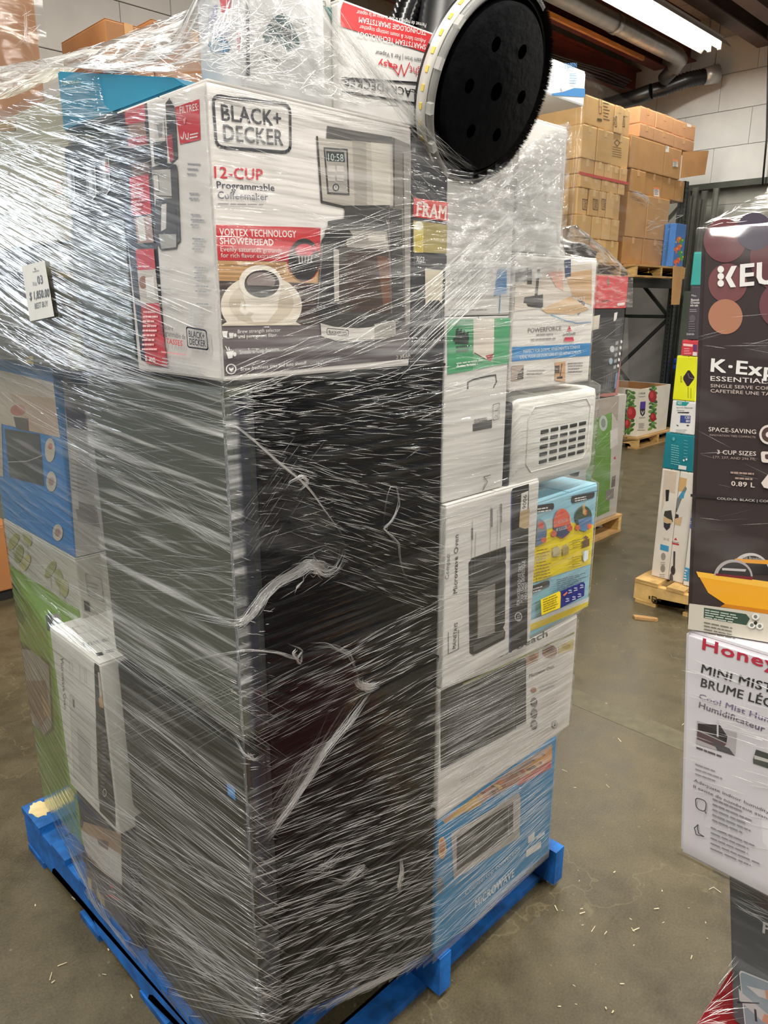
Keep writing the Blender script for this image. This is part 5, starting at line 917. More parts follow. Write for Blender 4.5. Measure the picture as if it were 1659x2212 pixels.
pr.poly([(1470, 1222), (1490, 1228), (1488, 1256), (1468, 1250)], (60, 150, 200)); pr.lines(1472, 1228, 4, 6, 14, 3, WHT, .25); pr.rrect([(1467, 1260), (1479, 1263), (1478, 1276), (1466, 1273)], 1, .002, (90, 90, 94)); pr.poly([(1482, 1264), (1492, 1267), (1491, 1280), (1481, 1277)], (40, 40, 44)); pr.build()
b4 = Mbox('teal_box', 'dark teal box with fine white print in the small box column', .640, .802, .747, .938, (20, 124, 138))
pr = Print('printed_panel', MU, b4); pr.lines(1450, 960, 9, 5, 22, 1.8, (120, 190, 196), .2); pr.lines(1478, 950, 6, 7, 10, 1.8, (96, 170, 178), .2); pr.ell(1456, 948, 3, 4, (90, 170, 176)); pr.poly([(1467, 1004), (1484, 1007), (1483, 1015), (1466, 1013)], (220, 222, 222)); pr.ell(1478, 994, 1.8, 2.4, WHT); pr.ell(1484, 992, 1.8, 2.4, WHT); pr.build()
b5 = Mbox('pressure_monitor_box', 'white blood pressure monitor box with teal corner and blue screen picture', .655, .784, .940, 1.108, (224, 224, 222))
pr = Print('printed_panel', MU, b5); pr.poly([(1462, 866), (1490, 868), (1482, 877), (1461, 875)], (36, 150, 150)); pr.text('HEST', (1464, 873), (1473, 874), (1464, 868), WHT, .8); pr.text('BLOOD PRESSURE', (1462, 882), (1497, 883), (1462, 879), (90, 90, 94), .4); pr.text('MONITOR', (1462, 888), (1478, 889), (1462, 885), (90, 90, 94), .4); pr.poly([(1464, 890), (1489, 890), (1488, 893), (1464, 892)], (50, 50, 54)); pr.poly([(1470, 897), (1492, 898), (1491, 914), (1469, 913)], (60, 74, 140)); pr.text('120', (1480, 905), (1490, 905), (1480, 899), WHT, .8); pr.text('80', (1482, 912), (1490, 912), (1482, 907), WHT, .8); pr.ell(1486, 919, 3, 1.6, (70, 70, 80)); pr.poly([(1462, 917), (1466, 919), (1465, 921), (1462, 919)], (50, 50, 54)); pr.lines(1460, 928, 2, 4, 30, 1.4, (170, 170, 174)); pr.build()
b6 = Mbox('yellow_clock_box', 'bright yellow box with a dark diamond picture in the small box column', .668, .786, 1.110, 1.333, (222, 226, 30))
pr = Print('printed_panel', MU, b6); pr.poly([(1486, 800), (1490, 800), (1500, 814), (1500, 818), (1488, 834), (1484, 834), (1476, 820), (1476, 814)], (52, 40, 44)); pr.line([(1486, 806), (1489, 816), (1499, 818)], .002, (150, 140, 146)); pr.text('Solo', (1470, 826), (1470, 812), (1474, 826), (60, 64, 30), .6); pr.lines(1486, 836, 1, 4, 2, 24, (150, 156, 40)); pr.lines(1492, 838, 1, 4, 1.5, 22, (150, 156, 40)); pr.build()
b7 = Mbox('small_red_box', 'small red and white box on the yellow box', .672, .768, 1.335, 1.412, (206, 62, 72))
pr = Print('printed_panel', MU, b7); pr.poly([(1476, 742), (1497, 744), (1496, 749), (1476, 747)], (238, 200, 200)); pr.lines(1478, 752, 4, 5, 16, 2.4, (232, 150, 156)); pr.poly([(1497, 760), (1506, 761), (1506, 772), (1496, 771)], (224, 214, 214)); pr.poly([(1498, 744), (1506, 745), (1506, 759), (1498, 758)], (96, 56, 110)); pr.build()
b8 = Mbox('stereo_box', 'dark grey box with white stereo lettering, standing on the small red box', .666, .752, 1.414, 1.672, (72, 66, 74))
pr = Print('printed_panel', MU, b8); pr.text('Mini', (1494, 640), (1504, 641), (1494, 636), (210, 208, 212), .6); pr.text('Bluetooth', (1493, 650), (1510, 650), (1493, 645), WHT, .8); pr.text('CD boombox', (1492, 656), (1512, 656), (1492, 651), WHT, .8); pr.text('with radio', (1491, 662), (1508, 662), (1491, 657), WHT, .8); pr.lines(1490, 668, 2, 4, 16, 1.6, (160, 156, 162)); pr.ell(1496, 688, 7, 8, (96, 90, 96)); pr.lines(1488, 694, 6, 5, 16, 2, (120, 114, 120)); pr.text('Emerson', (1484, 724), (1500, 724), (1484, 719), (214, 212, 214), .4); pr.build()
b9 = Mbox('small_teal_carton', 'pale teal carton topmost in the small box column', .664, .757, 1.674, 1.83, (60, 170, 164))
t = thing('wood_chip', 'splinter of pallet wood lying on the floor by the pale pallet', 'wood chip', pt(('z', .006), 1393, 1336))
c_ = Vector(t.location); dv = Vector((.45, -.9, 0)).normalized(); dn = Vector((dv.y, -dv.x, 0)); bm = bmesh.new()
pts_ = [(-.062, -.014), (-.04, -.02), (.05, -.018), (.066, -.006), (.06, .012), (-.05, .016)]
lo_ = [bm.verts.new(c_+dv*a+dn*b_-Vector((0, 0, .005))) for a, b_ in pts_]; hi_ = [bm.verts.new(c_+dv*a*.97+dn*b_*.9+Vector((0, 0, .008))) for a, b_ in pts_]
bm.faces.new(hi_); bm.faces.new(lo_[::-1])
for k in range(6): bm.faces.new([lo_[k], lo_[(k+1) % 6], hi_[(k+1) % 6], hi_[k]])
bmesh.ops.recalc_face_normals(bm, faces=bm.faces[:]); obj('chip_body', bm, paint((176, 136, 86), .7, .1, 30), t)
# straw, film scraps and splinters on the floor
bm = bmesh.new()
for k in range(80):
    px, py = random.choice([(random.uniform(0, 380), random.uniform(1500, 2212)), (random.uniform(1200, 1480), random.uniform(1380, 2212)), (random.uniform(1260, 1400), random.uniform(1000, 1300)), (random.uniform(1200, 1560), random.uniform(1900, 2212))])
    c_ = pt(('z', .002), px, py); a = random.uniform(0, 6.28); l = random.choice([.002, .003, .004, .005, .008, .011]); d = Vector((math.cos(a), math.sin(a), 0))*l; n_ = Vector((-d.y, d.x, 0)).normalized()*random.uniform(.0008, .002)
    quad(bm, [c_-d-n_, c_+d-n_*.6+Vector((0, 0, .002)), c_+d+n_*.6+Vector((0, 0, .002)), c_-d+n_])
o = obj('floor_litter', bm, paint((206, 194, 160), .6, .1, 40)); o['kind'] = 'stuff'; tag(o, 'scattered straw bits and splinters on the concrete floor', 'litter')
# ------------------------------------------------------------------ near stack at the right edge
UN = .21
def leaning(name, lab, Q, P, f, w, n, d, col, rough=.5):
    """carton whose front left edge runs from Q (bottom) to P (top), as it leans in the stack"""
    bm = bmesh.new(); f, n = Vector(f), Vector(n); vs = [bm.verts.new(b+f*i*w+n*j*d) for b in (Q, P) for i, j in ((0, 0), (1, 0), (1, 1), (0, 1))]
    for q in ((0, 1, 2, 3), (4, 5, 6, 7), (0, 1, 5, 4), (1, 2, 6, 5), (2, 3, 7, 6), (3, 0, 4, 7)): bm.faces.new([vs[i] for i in q])
    bmesh.ops.recalc_face_normals(bm, faces=bm.faces[:]); bmesh.ops.bevel(bm, geom=bm.edges[:], offset=.004, segments=2, affect='EDGES')
    o = tag(obj(name, bm, paint(col, rough, .05, 7, bump=.04)), lab, 'box')
    for s_ in (0, 1):
        bm = bmesh.new(); a0, a1 = (.01, .495) if s_ == 0 else (.505, .99)
        lo = [P+f*w*i+n*d*j for i, j in ((.01, a0), (.99, a0), (.99, a1), (.01, a1))]; z_ = Vector((0, 0, .003))
        for q in ((0, 1, 2, 3),): quad(bm, [lo[i]+z_ for i in q])
        for k in range(4): quad(bm, [lo[k]-z_*.2, lo[(k+1) % 4]-z_*.2, lo[(k+1) % 4]+z_, lo[k]+z_])
        obj('flap', bm, paint(col, rough, .05, 7, bump=.04), o)
    return o
N0 = ('u', UN)
hq, hp_ = pt(N0, 1468, 1842), pt(N0, 1480, 1364)
hz = leaning('humidifier_box', 'white humidifier box with red and black lettering under the orange bowl box', hq, hp_, (0, -1, 0), .44, (1, 0, 0), .40, (214, 210, 216))
p = Print('logo', N0, hz); p.text('Honeywell', (1518, 1402), (1790, 1482), (1520, 1378), (186, 44, 68), 2.6); p.build()
p = Print('lettering', N0, hz); p.text('MINI MIST', (1515, 1452), (1668, 1497), (1518, 1434), (34, 34, 38), 1.4); p.text('BRUME LÉGÈRE', (1514, 1482), (1722, 1545), (1517, 1464), (34, 34, 38), 1.4); p.text('Cool Mist Humidifier', (1510, 1508), (1735, 1585), (1512, 1497), (104, 92, 130), 1); p.text('Humidificateur à vapeur', (1510, 1527), (1750, 1618), (1512, 1515), (92, 84, 104), 1)
p.lines(1505, 1612, 1, 7, 78, 4, (90, 88, 94), .36); p.lines(1503, 1648, 3, 10, 60, 3, (150, 148, 154), .36); p.text('Adequate indoor humidity levels have', (1500, 1686), (1740, 1790), (1501, 1680), (96, 94, 100), .8); p.text('Il existe de nombreux avantages', (1499, 1699), (1690, 1782), (1500, 1693), (96, 94, 100), .8)
p.lines(1541, 1722, 5, 11, 90, 3.6, (130, 128, 136), .42); p.lines(1538, 1782, 5, 11, 110, 3.6, (130, 128, 136), .42); p.rrect([(1506, 1718), (1530, 1726), (1528, 1750), (1508, 1742)], 9, .0012, (80, 80, 88)); p.line([(1526, 1746), (1529, 1752)], .0012, (80, 80, 88)); p.line([(1512, 1777), (1504, 1784), (1508, 1798), (1524, 1802), (1513, 1795), (1511, 1784), (1512, 1777)], .0012, (80, 80, 88)); p.build()
p = Print('photo_print', N0, hz); p.poly([(1506, 1556), (1592, 1582), (1588, 1632), (1504, 1606)], (178, 172, 176)); p.poly([(1508, 1562), (1556, 1566), (1572, 1590), (1570, 1604), (1508, 1576)], (52, 46, 50)); p.poly([(1507, 1578), (1570, 1606), (1560, 1618), (1506, 1596)], (96, 76, 80)); p.poly([(1540, 1600), (1576, 1616), (1588, 1632), (1550, 1620)], (84, 82, 88)); p.line([(1551, 1556), (1551, 1590)], .002, (200, 196, 200)); p.poly([(1627, 1640), (1634, 1618), (1700, 1640), (1700, 1672), (1628, 1648)], (70, 72, 70)); p.poly([(1630, 1630), (1700, 1652), (1700, 1658), (1630, 1638)], (190, 188, 184)); p.build()
# coffee machine box, turned a little against the stack below
rot = math.radians(19.5); KN = Vector((-math.cos(rot), -math.sin(rot), 0)).normalized(); KF = Vector((-KN.y, KN.x, 0)); KF = KF if KF.y < 0 else -KF
K0 = (Vector((UN-.004, -.575, 0)), KN)
kq, kp_ = pt(K0, 1484, 1361), pt(K0, 1517, 489); dz = hp_.z+.004-kq.z; kq = kq+(kp_-kq)*(dz/(kp_.z-kq.z))
ck = leaning('coffee_pod_box', 'large dark brown coffee machine box with white lettering at the right edge', kq, kp_, KF, .40, -KN, .33, (54, 42, 42))
p = Print('pale_base_band', K0, ck); kr = kq+KF*.397; kz_ = Vector((0, 0, 1)); p.poly([(1489, 1303), kr+kz_*.0465, kr+kz_*.002, (1486, 1358)], (206, 200, 186)); p.poly([(1521, 1312), (1612, 1326), (1620, 1336), (1612, 1350), (1520, 1334)], (54, 78, 66)); p.lines(1523, 1316, 4, 5, 84, 2.4, (190, 200, 190), .17); p.lines(1521, 1342, 4, 7, 76, 2.2, (110, 104, 96), .2)
for x, y, r in ((1632, 1330, 0), (1624, 1348, 120), (1641, 1350, 240)): p.ell(x, y, 8, 7, (232, 232, 226)); p.ell(x, y, 4, 4, (120, 124, 120))
p.ell(1632, 1343, 4, 4, (40, 44, 42)); p.build()
p = Print('bowl_picture', K0, ck); bt = pt(K0, 1504, 1234).z-kq.z; bl_ = pt(K0, 1556, 1310).z-kq.z; p.poly([(1504, 1234), kq+KF*.30+kz_*bt, kq+KF*.28+kz_*(bt*.6+bl_*.4), kq+KF*.235+kz_*bl_, (1556, 1310), (1566, 1304), (1530, 1280)], (240, 170, 36)); p.poly([(1504, 1234), kq+KF*.30+kz_*bt, kq+KF*.297+kz_*(bt-.010), (1509, 1246)], (250, 192, 70)); p.poly([(1566, 1304), kq+KF*.238+kz_*(bl_+.008), kq+KF*.235+kz_*bl_, (1556, 1310)], (206, 128, 24)); p.build()
p = Print('pod_picture', K0, ck)
p.ell(1621, 1240, 44, 46, (206, 200, 198), a0=180, a1=360); p.ell(1624, 1240, 38, 40, (36, 32, 34), a0=180, a1=360); p.poly([(1588, 1206), (1720, 1212), (1720, 1222), (1584, 1214)], (232, 160, 50)); p.ell(1584, 1246, 42, 38, (176, 168, 168), a0=185, a1=358); p.ell(1586, 1246, 36, 32, (44, 40, 42), a0=185, a1=358); p.poly([(1546, 1238), (1628, 1246), (1624, 1252), (1546, 1242)], (120, 26, 44)); p.poly([(1560, 1226), (1612, 1229), (1610, 1234), (1560, 1231)], (196, 190, 190)); p.text('The Breakfast', (1602, 1206), (1650, 1210), (1602, 1200), (190, 186, 184), .4); p.build()
p = Print('bokeh_picture', K0, ck, .0004)
for x, y, r, c_ in ((1566, 520, 46, (112, 66, 70)), (1572, 612, 42, (118, 72, 74)), (1567, 684, 37, (176, 122, 96)), (1690, 560, 70, (104, 60, 66)), (1630, 500, 40, (78, 70, 86)), (1690, 660, 50, (112, 66, 72))): p.ell(x, y, r, r*1.02, c_, seg=40)
p.build()
p = Print('logo', K0, ck, .0012)
for k in range(3): p.ell(1557, 582+k*15, 7, 7.4, WHT)
p.poly([(1567, 600), (1580, 575), (1592, 574), (1579, 600), (1590, 620), (1578, 621)], WHT); p.text('EURIG', (1600, 618), (1800, 600), (1601, 571), WHT, 3); p.build()
p = Print('lettering', K0, ck, .0010); p.text('K·Express', (1536, 802), (1780, 824), (1538, 774), WHT, 3); p.text('ESSENTIALS', (1535, 822), (1668, 829), (1535, 812), (224, 216, 212), 1.6); p.text('SINGLE SERVE COFFEE MAKER', (1535, 836), (1740, 846), (1535, 829), (206, 190, 182), .8); p.text('CAFETIÈRE UNE TASSE À LA FOIS', (1535, 847), (1760, 860), (1535, 840), (206, 190, 182), .8)
p.text('SPACE-SAVING', (1531, 931), (1633, 937), (1531, 922), (220, 206, 200), 1.2); p.text('INNOVATION TRÈS COMPACTE', (1533, 941), (1632, 946), (1533, 937), (176, 156, 148), .4); p.text('3 CUP SIZES', (1549, 980), (1633, 984), (1549, 971), (220, 206, 200), 1.4); p.text('177, 237, AND 296 ML', (1541, 989), (1633, 994), (1541, 984), (176, 156, 148), .4); p.lines(1578, 1018, 1, 6, 52, 4, (170, 146, 136), .06, .1); p.lines(1588, 1030, 1, 6, 42, 4, (170, 146, 136), .06, .1); p.text('0.89 L', (1580, 1048), (1630, 1052), (1580, 1038), (226, 212, 204), 1.6); p.poly([(1492, 1066), (1720, 1082), (1720, 1090), (1492, 1072)], (44, 38, 40)); p.text('COLOUR: BLACK | COULEUR', (1549, 1078), (1690, 1086), (1549, 1073), (206, 196, 192), .8)
p.ell(1660, 938, 20, 21, (226, 214, 208)); p.ell(1660, 938, 15, 16, (84, 62, 60)); p.ell(1660, 938, 6, 6, (226, 214, 208)); p.rfill([(1643, 974), (1690, 976), (1688, 1000), (1645, 998)], 6, (226, 214, 208)); p.rfill([(1652, 980), (1690, 981), (1690, 992), (1653, 991)], 4, (84, 62, 60)); p.poly([(1660, 1022), (1674, 1044), (1666, 1056), (1650, 1052), (1644, 1042)], (226, 214, 208)); p.build()
gq, gp = pt(('u', .37), 1582, 2206), pt(('u', .37), 1573.5, 1900); gp = gq+(gp-gq)*((hq.z-.006-gq.z)/(gp.z-gq.z))
gg = leaning('grey_vacuum_box', 'slate grey box with framed picture of two arms below the white humidifier box', gq, gp, (0, -1, 0), .46, (1, 0, 0), .43, (96, 102, 106))
p = Print('arms_picture', ('u', .37), gg); p.rfill([(1598, 2094), (1760, 2160), (1760, 2290), (1612, 2240), (1591, 2184)], 8, (222, 226, 228)); p.rfill([(1600, 2098), (1760, 2163), (1760, 2282), (1614, 2234), (1594, 2184)], 8, (150, 168, 180)); p.poly([(1612, 2128), (1658, 2140), (1690, 2140), (1690, 2168), (1640, 2152)], (214, 214, 214)); p.poly([(1653, 2138), (1700, 2142), (1700, 2162), (1656, 2158)], (216, 160, 130)); p.poly([(1596, 2134), (1606, 2146), (1660, 2190), (1648, 2206), (1598, 2160)], (206, 206, 208)); p.poly([(1652, 2188), (1700, 2214), (1700, 2240), (1646, 2204)], (216, 160, 130)); p.line([(1594, 2164), (1640, 2166)], .002, (40, 44, 52)); p.line([(1632, 2180), (1634, 2204)], .003, (40, 50, 60)); p.build()
p = Print('lettering', ('u', .37), gg); p.text('Pet', (1648, 2014), (1700, 2032), (1650, 1990), (232, 232, 232), 2); p.build()
rr_ = carton('red_box', 'glossy deep red box jutting out below the grey box at the bottom right', .30, .82, -1.12, -.616, .152, gq.z-.004, (160, 16, 30), rough=.22)
pallet('worn wooden pallet under the near stack at the right edge', .02, -1.22, 0, 1.1, .62, wood, wood2, 7, True, .145)
# ------------------------------------------------------------------ stretch film
def film_mat(name, haze=.05, gain=1.5, scale=(7, 170, 1), bump=.5, rough=.12):
    """clear stretch film: see-through, glossy by angle, faintly milky along stretched folds, plus haze put in by zone"""
    m = bpy.data.materials.new(name); m.use_nodes = True; nt = m.node_tree; N, L = nt.nodes, nt.links
    N.remove(N['Principled BSDF']); out = N['Material Output']
    uv = N.new('ShaderNodeUVMap'); uv.uv_map = 'uv'
    def streak(rot, sc, det=3, dist=.0):
        mp = N.new('ShaderNodeMapping'); mp.inputs['Rotation'].default_value[2] = rot; mp.inputs['Scale'].default_value = sc
        n = N.new('ShaderNodeTexNoise'); n.inputs['Scale'].default_value = 1; n.inputs['Detail'].default_value = det; n.inputs['Distortion'].default_value = dist
        L.new(uv.outputs[0], mp.inputs[0]); L.new(mp.outputs[0], n.inputs['Vector']); return n.outputs['Fac']
    a, b_ = streak(.07, scale, 3), streak(-.16, (scale[0]*.8, scale[1]*.7, 1), 3)
    def math_(op, x, y):
        n = N.new('ShaderNodeMath'); n.operation = op
        for i, s_ in enumerate((x, y)):
            if isinstance(s_, (int, float)): n.inputs[i].default_value = s_
            else: L.new(s_, n.inputs[i])
        return n.outputs[0]
    h = math_('ADD', a, b_)
    bp = N.new('ShaderNodeBump'); bp.inputs['Strength'].default_value = bump; bp.inputs['Distance'].default_value = .004; L.new(h, bp.inputs['Height'])
    tr = N.new('ShaderNodeBsdfTransparent'); tr.inputs[0].default_value = (.985, .985, .985, 1)
    gl = N.new('ShaderNodeBsdfGlossy'); gl.inputs['Roughness'].default_value = rough; L.new(bp.outputs[0], gl.inputs['Normal'])
    df = N.new('ShaderNodeBsdfDiffuse'); df.inputs[0].default_value = (.82, .83, .84, 1)
    tl = N.new('ShaderNodeBsdfTranslucent'); tl.inputs[0].default_value = (.8, .81, .82, 1)
    mt = N.new('ShaderNodeMixShader'); mt.inputs[0].default_value = .35; L.new(df.outputs[0], mt.inputs[1]); L.new(tl.outputs[0], mt.inputs[2])
    lw = N.new('ShaderNodeLayerWeight'); lw.inputs['Blend'].default_value = .5; L.new(bp.outputs[0], lw.inputs['Normal'])
    fres = math_('ADD', .045, math_('MULTIPLY', math_('POWER', lw.outputs['Facing'], 4.5), .9))
    s1 = N.new('ShaderNodeMixShader'); L.new(math_('MINIMUM', math_('MULTIPLY', fres, gain), .9), s1.inputs[0]); L.new(tr.outputs[0], s1.inputs[1]); L.new(gl.outputs[0], s1.inputs[2])
    # milky folds: thresholded streaks
    cr = N.new('ShaderNodeValToRGB'); cr.color_ramp.elements[0].position = .50; cr.color_ramp.elements[1].position = .74; L.new(math_('MULTIPLY', h, .5), cr.inputs[0])
    at = N.new('ShaderNodeAttribute'); at.attribute_name = 'milk'
    fac = math_('MULTIPLY', math_('ADD', math_('MULTIPLY', cr.outputs[0], .55), haze), at.outputs['Fac'])
    s2 = N.new('ShaderNodeMixShader'); L.new(math_('MINIMUM', fac, .95), s2.inputs[0]); L.new(s1.outputs[0], s2.inputs[1]); L.new(mt.outputs[0], s2.inputs[2])
    L.new(s2.outputs[0], out.inputs[0]); return m
def pleat_mat():
    m = bpy.data.materials.new('film_pleat'); m.use_nodes = True; nt = m.node_tree; N, L = nt.nodes, nt.links
    N.remove(N['Principled BSDF']); out = N['Material Output']
    tr = N.new('ShaderNodeBsdfTransparent'); df = N.new('ShaderNodeBsdfDiffuse'); df.inputs[0].default_value = (.93, .93, .92, 1)
    gl = N.new('ShaderNodeBsdfGlossy'); gl.inputs['Roughness'].default_value = .26; gl.inputs[0].default_value = (1, 1, 1, 1)
    tl = N.new('ShaderNodeBsdfTranslucent'); tl.inputs[0].default_value = (.9, .9, .9, 1)
    m1 = N.new('ShaderNodeMixShader'); m1.inputs[0].default_value = .25; L.new(df.outputs[0], m1.inputs[1]); L.new(tl.outputs[0], m1.inputs[2])
    m2 = N.new('ShaderNodeMixShader'); m2.inputs[0].default_value = .5; L.new(m1.outputs[0], m2.inputs[1]); L.new(gl.outputs[0], m2.inputs[2])
    at = N.new('ShaderNodeAttribute'); at.attribute_name = 'milk'
    m3 = N.new('ShaderNodeMixShader'); L.new(at.outputs['Fac'], m3.inputs[0]); L.new(tr.outputs[0], m3.inputs[1]); L.new(m2.outputs[0], m3.inputs[2])
    L.new(m3.outputs[0], out.inputs[0]); return m
FM, PM = film_mat('stretch_film', .04, 1.25, (3.5, 75, 1), 1.0, .07), pleat_mat()
FMT = film_mat('stretch_film_crinkled', .03, 1.6, (9, 34, 1), .9, .08); FMD = film_mat('stretch_film_smooth', .02, .8, (3, 22, 1), .35, .10)
def film_obj(name, verts, faces, uvs, milk, mat, parent):
    me = bpy.data.meshes.new(name); me.from_pydata(verts, [], faces); me.materials.append(mat)
    me.polygons.foreach_set('use_smooth', [True]*len(me.polygons))
    if uvs:
        ul = me.uv_layers.new(name='uv'); li = [0]*len(me.loops); me.loops.foreach_get('vertex_index', li)
        flat = []
        for i in li: flat += uvs[i]
        ul.data.foreach_set('uv', flat)
    at = me.attributes.new('milk', 'FLOAT', 'POINT'); at.data.foreach_set('value', milk)
    o = bpy.data.objects.new(name, me); COL.objects.link(o); o.parent = parent; o.matrix_parent_inverse = parent.matrix_world.inverted(); return o
wrap = thing('stretch_wrap', 'clear stretch film wound round the tall front stack, with white folds and torn edges', 'plastic wrap', (.5, .5, .12))
# outline of the load at each height: convex hull of what stands there
def hull(P):
    P = sorted(set(P)); 
    def half(Q):
        h = []
        for p in Q:
            while len(h) > 1 and (h[-1][0]-h[-2][0])*(p[1]-h[-2][1])-(h[-1][1]-h[-2][1])*(p[0]-h[-2][0]) <= 0: h.pop()
            h.append(p)
        return h[:-1]
    return half(P)+half(P[::-1])
CU, CV = .48, .55; NA = 560; ZS = [.10+.0115*k for k in range(161)]
import numpy as np
angs = np.linspace(0, 2*np.pi, NA, endpoint=False)
# uneven angles, so that steps along the perimeter are about equal
per = []
rect = [(0, 0), (1.0, 0), (1.0, 1.2), (0, 1.2)]
tot = 2*(1.0+1.2)
for k in range(NA):
    s_ = k/NA*tot
    if s_ < 1.0: p_ = (s_, 0)
    elif s_ < 2.2: p_ = (1.0, s_-1.0)
    elif s_ < 3.2: p_ = (1.0-(s_-2.2), 1.2)
    else: p_ = (0, 1.2-(s_-3.2))
    per.append(math.atan2(p_[1]-CV, p_[0]-CU))
R = np.zeros((len(ZS), NA))
for zi, z in enumerate(ZS):
    P = []
    zz = min(max(z, .15), 1.90)
    for u0, u1, v0, v1, z0, z1 in BOXES:
        if z0-.004 <= zz <= z1+.004: P += [(u0, v0), (u1, v0), (u1, v1), (u0, v1)]
    h = hull(P)
    for k, a in enumerate(per):
        dx, dy = math.cos(a), math.sin(a); best = 9
        for (x0, y0), (x1, y1) in zip(h, h[1:]+h[:1]):
            ex, ey = x1-x0, y1-y0; nx, ny = ey, -ex; dn = dx*nx+dy*ny
            if dn > 1e-9: best = min(best, ((x0-CU)*nx+(y0-CV)*ny)/dn)
        R[zi, k] = best
RO = R.copy()
def smooth(A, n):
    for _ in range(n):
        B = A.copy(); B[1:-1] = (A[:-2]+2*A[1:-1]+A[2:])/4; A = np.maximum(B, RO)
    return A
R = smooth(R, 14)+.0045
# film draws in over the deck edge at the bottom of the left side
verts = []; uvs = []; milk = []
arc = np.zeros(NA)
for zi, z in enumerate(ZS):
    for k, a in enumerate(per):
        r = R[zi, k]; verts.append((CU+math.cos(a)*r, CV+math.sin(a)*r, z)); sk = k/NA*tot; kk = .27*min(1, max(0, (z-1.3)/.35)) if sk > 3.15 else 0; uvs.append((sk, z+kk*(sk-3.8)))
        x, y = verts[-1][0], verts[-1][1]
        milk.append((2.0 if .93 < z < 1.47 and y < .46 else .6 if z > .9 else .25+.35*z/.9) if x < .02 else (.10 if (y < .05 and x < .47 and z < 1.49) else 1.0 if z > 1.49 else .6))  # haze for reflected light put into the film by zone, beyond fold whitening
# upper edge of the film on the side facing right: a twisted rope of film
ROPE_PX = [(640, -60), (690, 8), (740, 84), (800, 160), (860, 230), (915, 290), (965, 338), (1030, 386)]
rope = [pt(('v', -.006), *q) for q in ROPE_PX]
def cutz(u):
    pts_ = [(r.x, r.z) for r in rope]+[(.60, 1.835), (.66, 1.87), (.72, 1.895), (.80, 1.934), (1.2, 1.94)]
    if u < pts_[0][0]: return 2.1
    for (a, za), (b_, zb_) in zip(pts_, pts_[1:]):
        if a <= u <= b_: return za+(zb_-za)*(u-a)/(b_-a)
    return 1.94
faces = []
for zi in range(len(ZS)-1):
    for k in range(NA):
        k2 = (k+1) % NA; q = (zi*NA+k, zi*NA+k2, (zi+1)*NA+k2, (zi+1)*NA+k)
        c = [sum(verts[i][j] for i in q)/4 for j in range(3)]
        if c[1] < .06 and c[0] > -.001:
            if c[2] > cutz(c[0]) or (c[2] > 1.865 and c[0] < .47): continue
            # slanting lower edge on the right-hand side
            if c[2] < max(.138, .325-.40*c[0]): continue
        if c[0] < .06 and c[1] > .0:      # ragged lower hem on the left side
            if c[2] < .128-.02*min(1, c[1])+.006*math.sin(c[1]*31): continue
        if c[0] > .3 and c[1] > .3 and c[2] > 1.90: continue
        faces.append(q)
film_obj('film_sheet', verts, faces, uvs, milk, FM, wrap)
bvh = BVHTree.FromPolygons(verts, faces)
# tented sheets over the top boxes
def patch(name, bot, top, n, m_, mat, mk, sag=.0, fold=.004):
    def samp(P, t):
        L_ = [0]
        for a, b_ in zip(P, P[1:]): L_.append(L_[-1]+(b_-a).length)
        s_ = t*L_[-1]
        for i in range(len(P)-1):
            if s_ <= L_[i+1] or i == len(P)-2:
                f = (s_-L_[i])/max(1e-6, L_[i+1]-L_[i]); return P[i].lerp(P[i+1], f)
    bot, top = [Vector(p) for p in bot], [Vector(p) for p in top]; vs, us, fs, ml = [], [], [], []
    for j in range(m_+1):
        t = j/m_
        for i in range(n+1):
            s_ = i/n; a, b_ = samp(bot, s_), samp(top, s_); p = a.lerp(b_, t); nn = Vector((-.5, -.75, .45))
            p = p-Vector((0, 0, 1))*sag*math.sin(math.pi*t)+nn*fold*noise.noise(Vector((s_*13, t*5, 3.1)))*math.sin(math.pi*min(1, max(0, t)))
            vs.append(p); us.append((s_*.8, t*.4)); ml.append(mk)
    for j in range(m_):
        for i in range(n): a = j*(n+1)+i; fs.append((a, a+1, a+n+2, a+n+1))
    return vs, fs, film_obj(name, [tuple(v) for v in vs], fs, us, ml, mat, wrap)
Lb = [(-.004, -.004, 1.872), (-.004, .10, 1.889), (-.002, .25, 1.921), (-.002, .44, 1.962), (.0, .80, 1.962), (.01, 1.10, 1.955)]
Lt = [(.060, .004, 2.16), (.062, .05, 2.03), (.075, .122, 2.0), (.12, .20, 2.018), (.12, .475, 2.032), (.12, .70, 2.052), (.12, 1.10, 2.105)]
tv1 = patch('film_tent', Lb, Lt, 60, 26, FMT, 5, .016, .022)  # high milk: dense film, with its white highlights put into the colour
Rb = [(-.004, -.004, 1.872), (.12, -.006, 1.872), (.25, -.007, 1.872), (rope[4].x, -.008, rope[4].z)]
Rt = [(.058, .002, 2.16), (.075, .001, 2.14)]+[r+Vector((0, -.0, 0)) for r in rope[1:5]]
tv2 = patch('film_tent', Rb, Rt, 50, 26, FMT, 2.4, 0, .014)
bv2 = BVHTree.FromPolygons([tuple(v) for v in tv1[0]]+[tuple(v) for v in tv2[0]], tv1[1]+[tuple(i+len(tv1[0]) for i in f) for f in tv2[1]])
tv3 = patch('film_crinkle', [(.468, -.007, 1.62), (.66, -.008, 1.63), (.832, -.005, 1.66)], [(.47, -.007, 1.772), (.54, -.008, 1.80), (.60, -.008, 1.835), (.66, -.008, 1.87), (.832, -.003, 1.936)], 50, 30, FMT, 1.6, 0, .012)
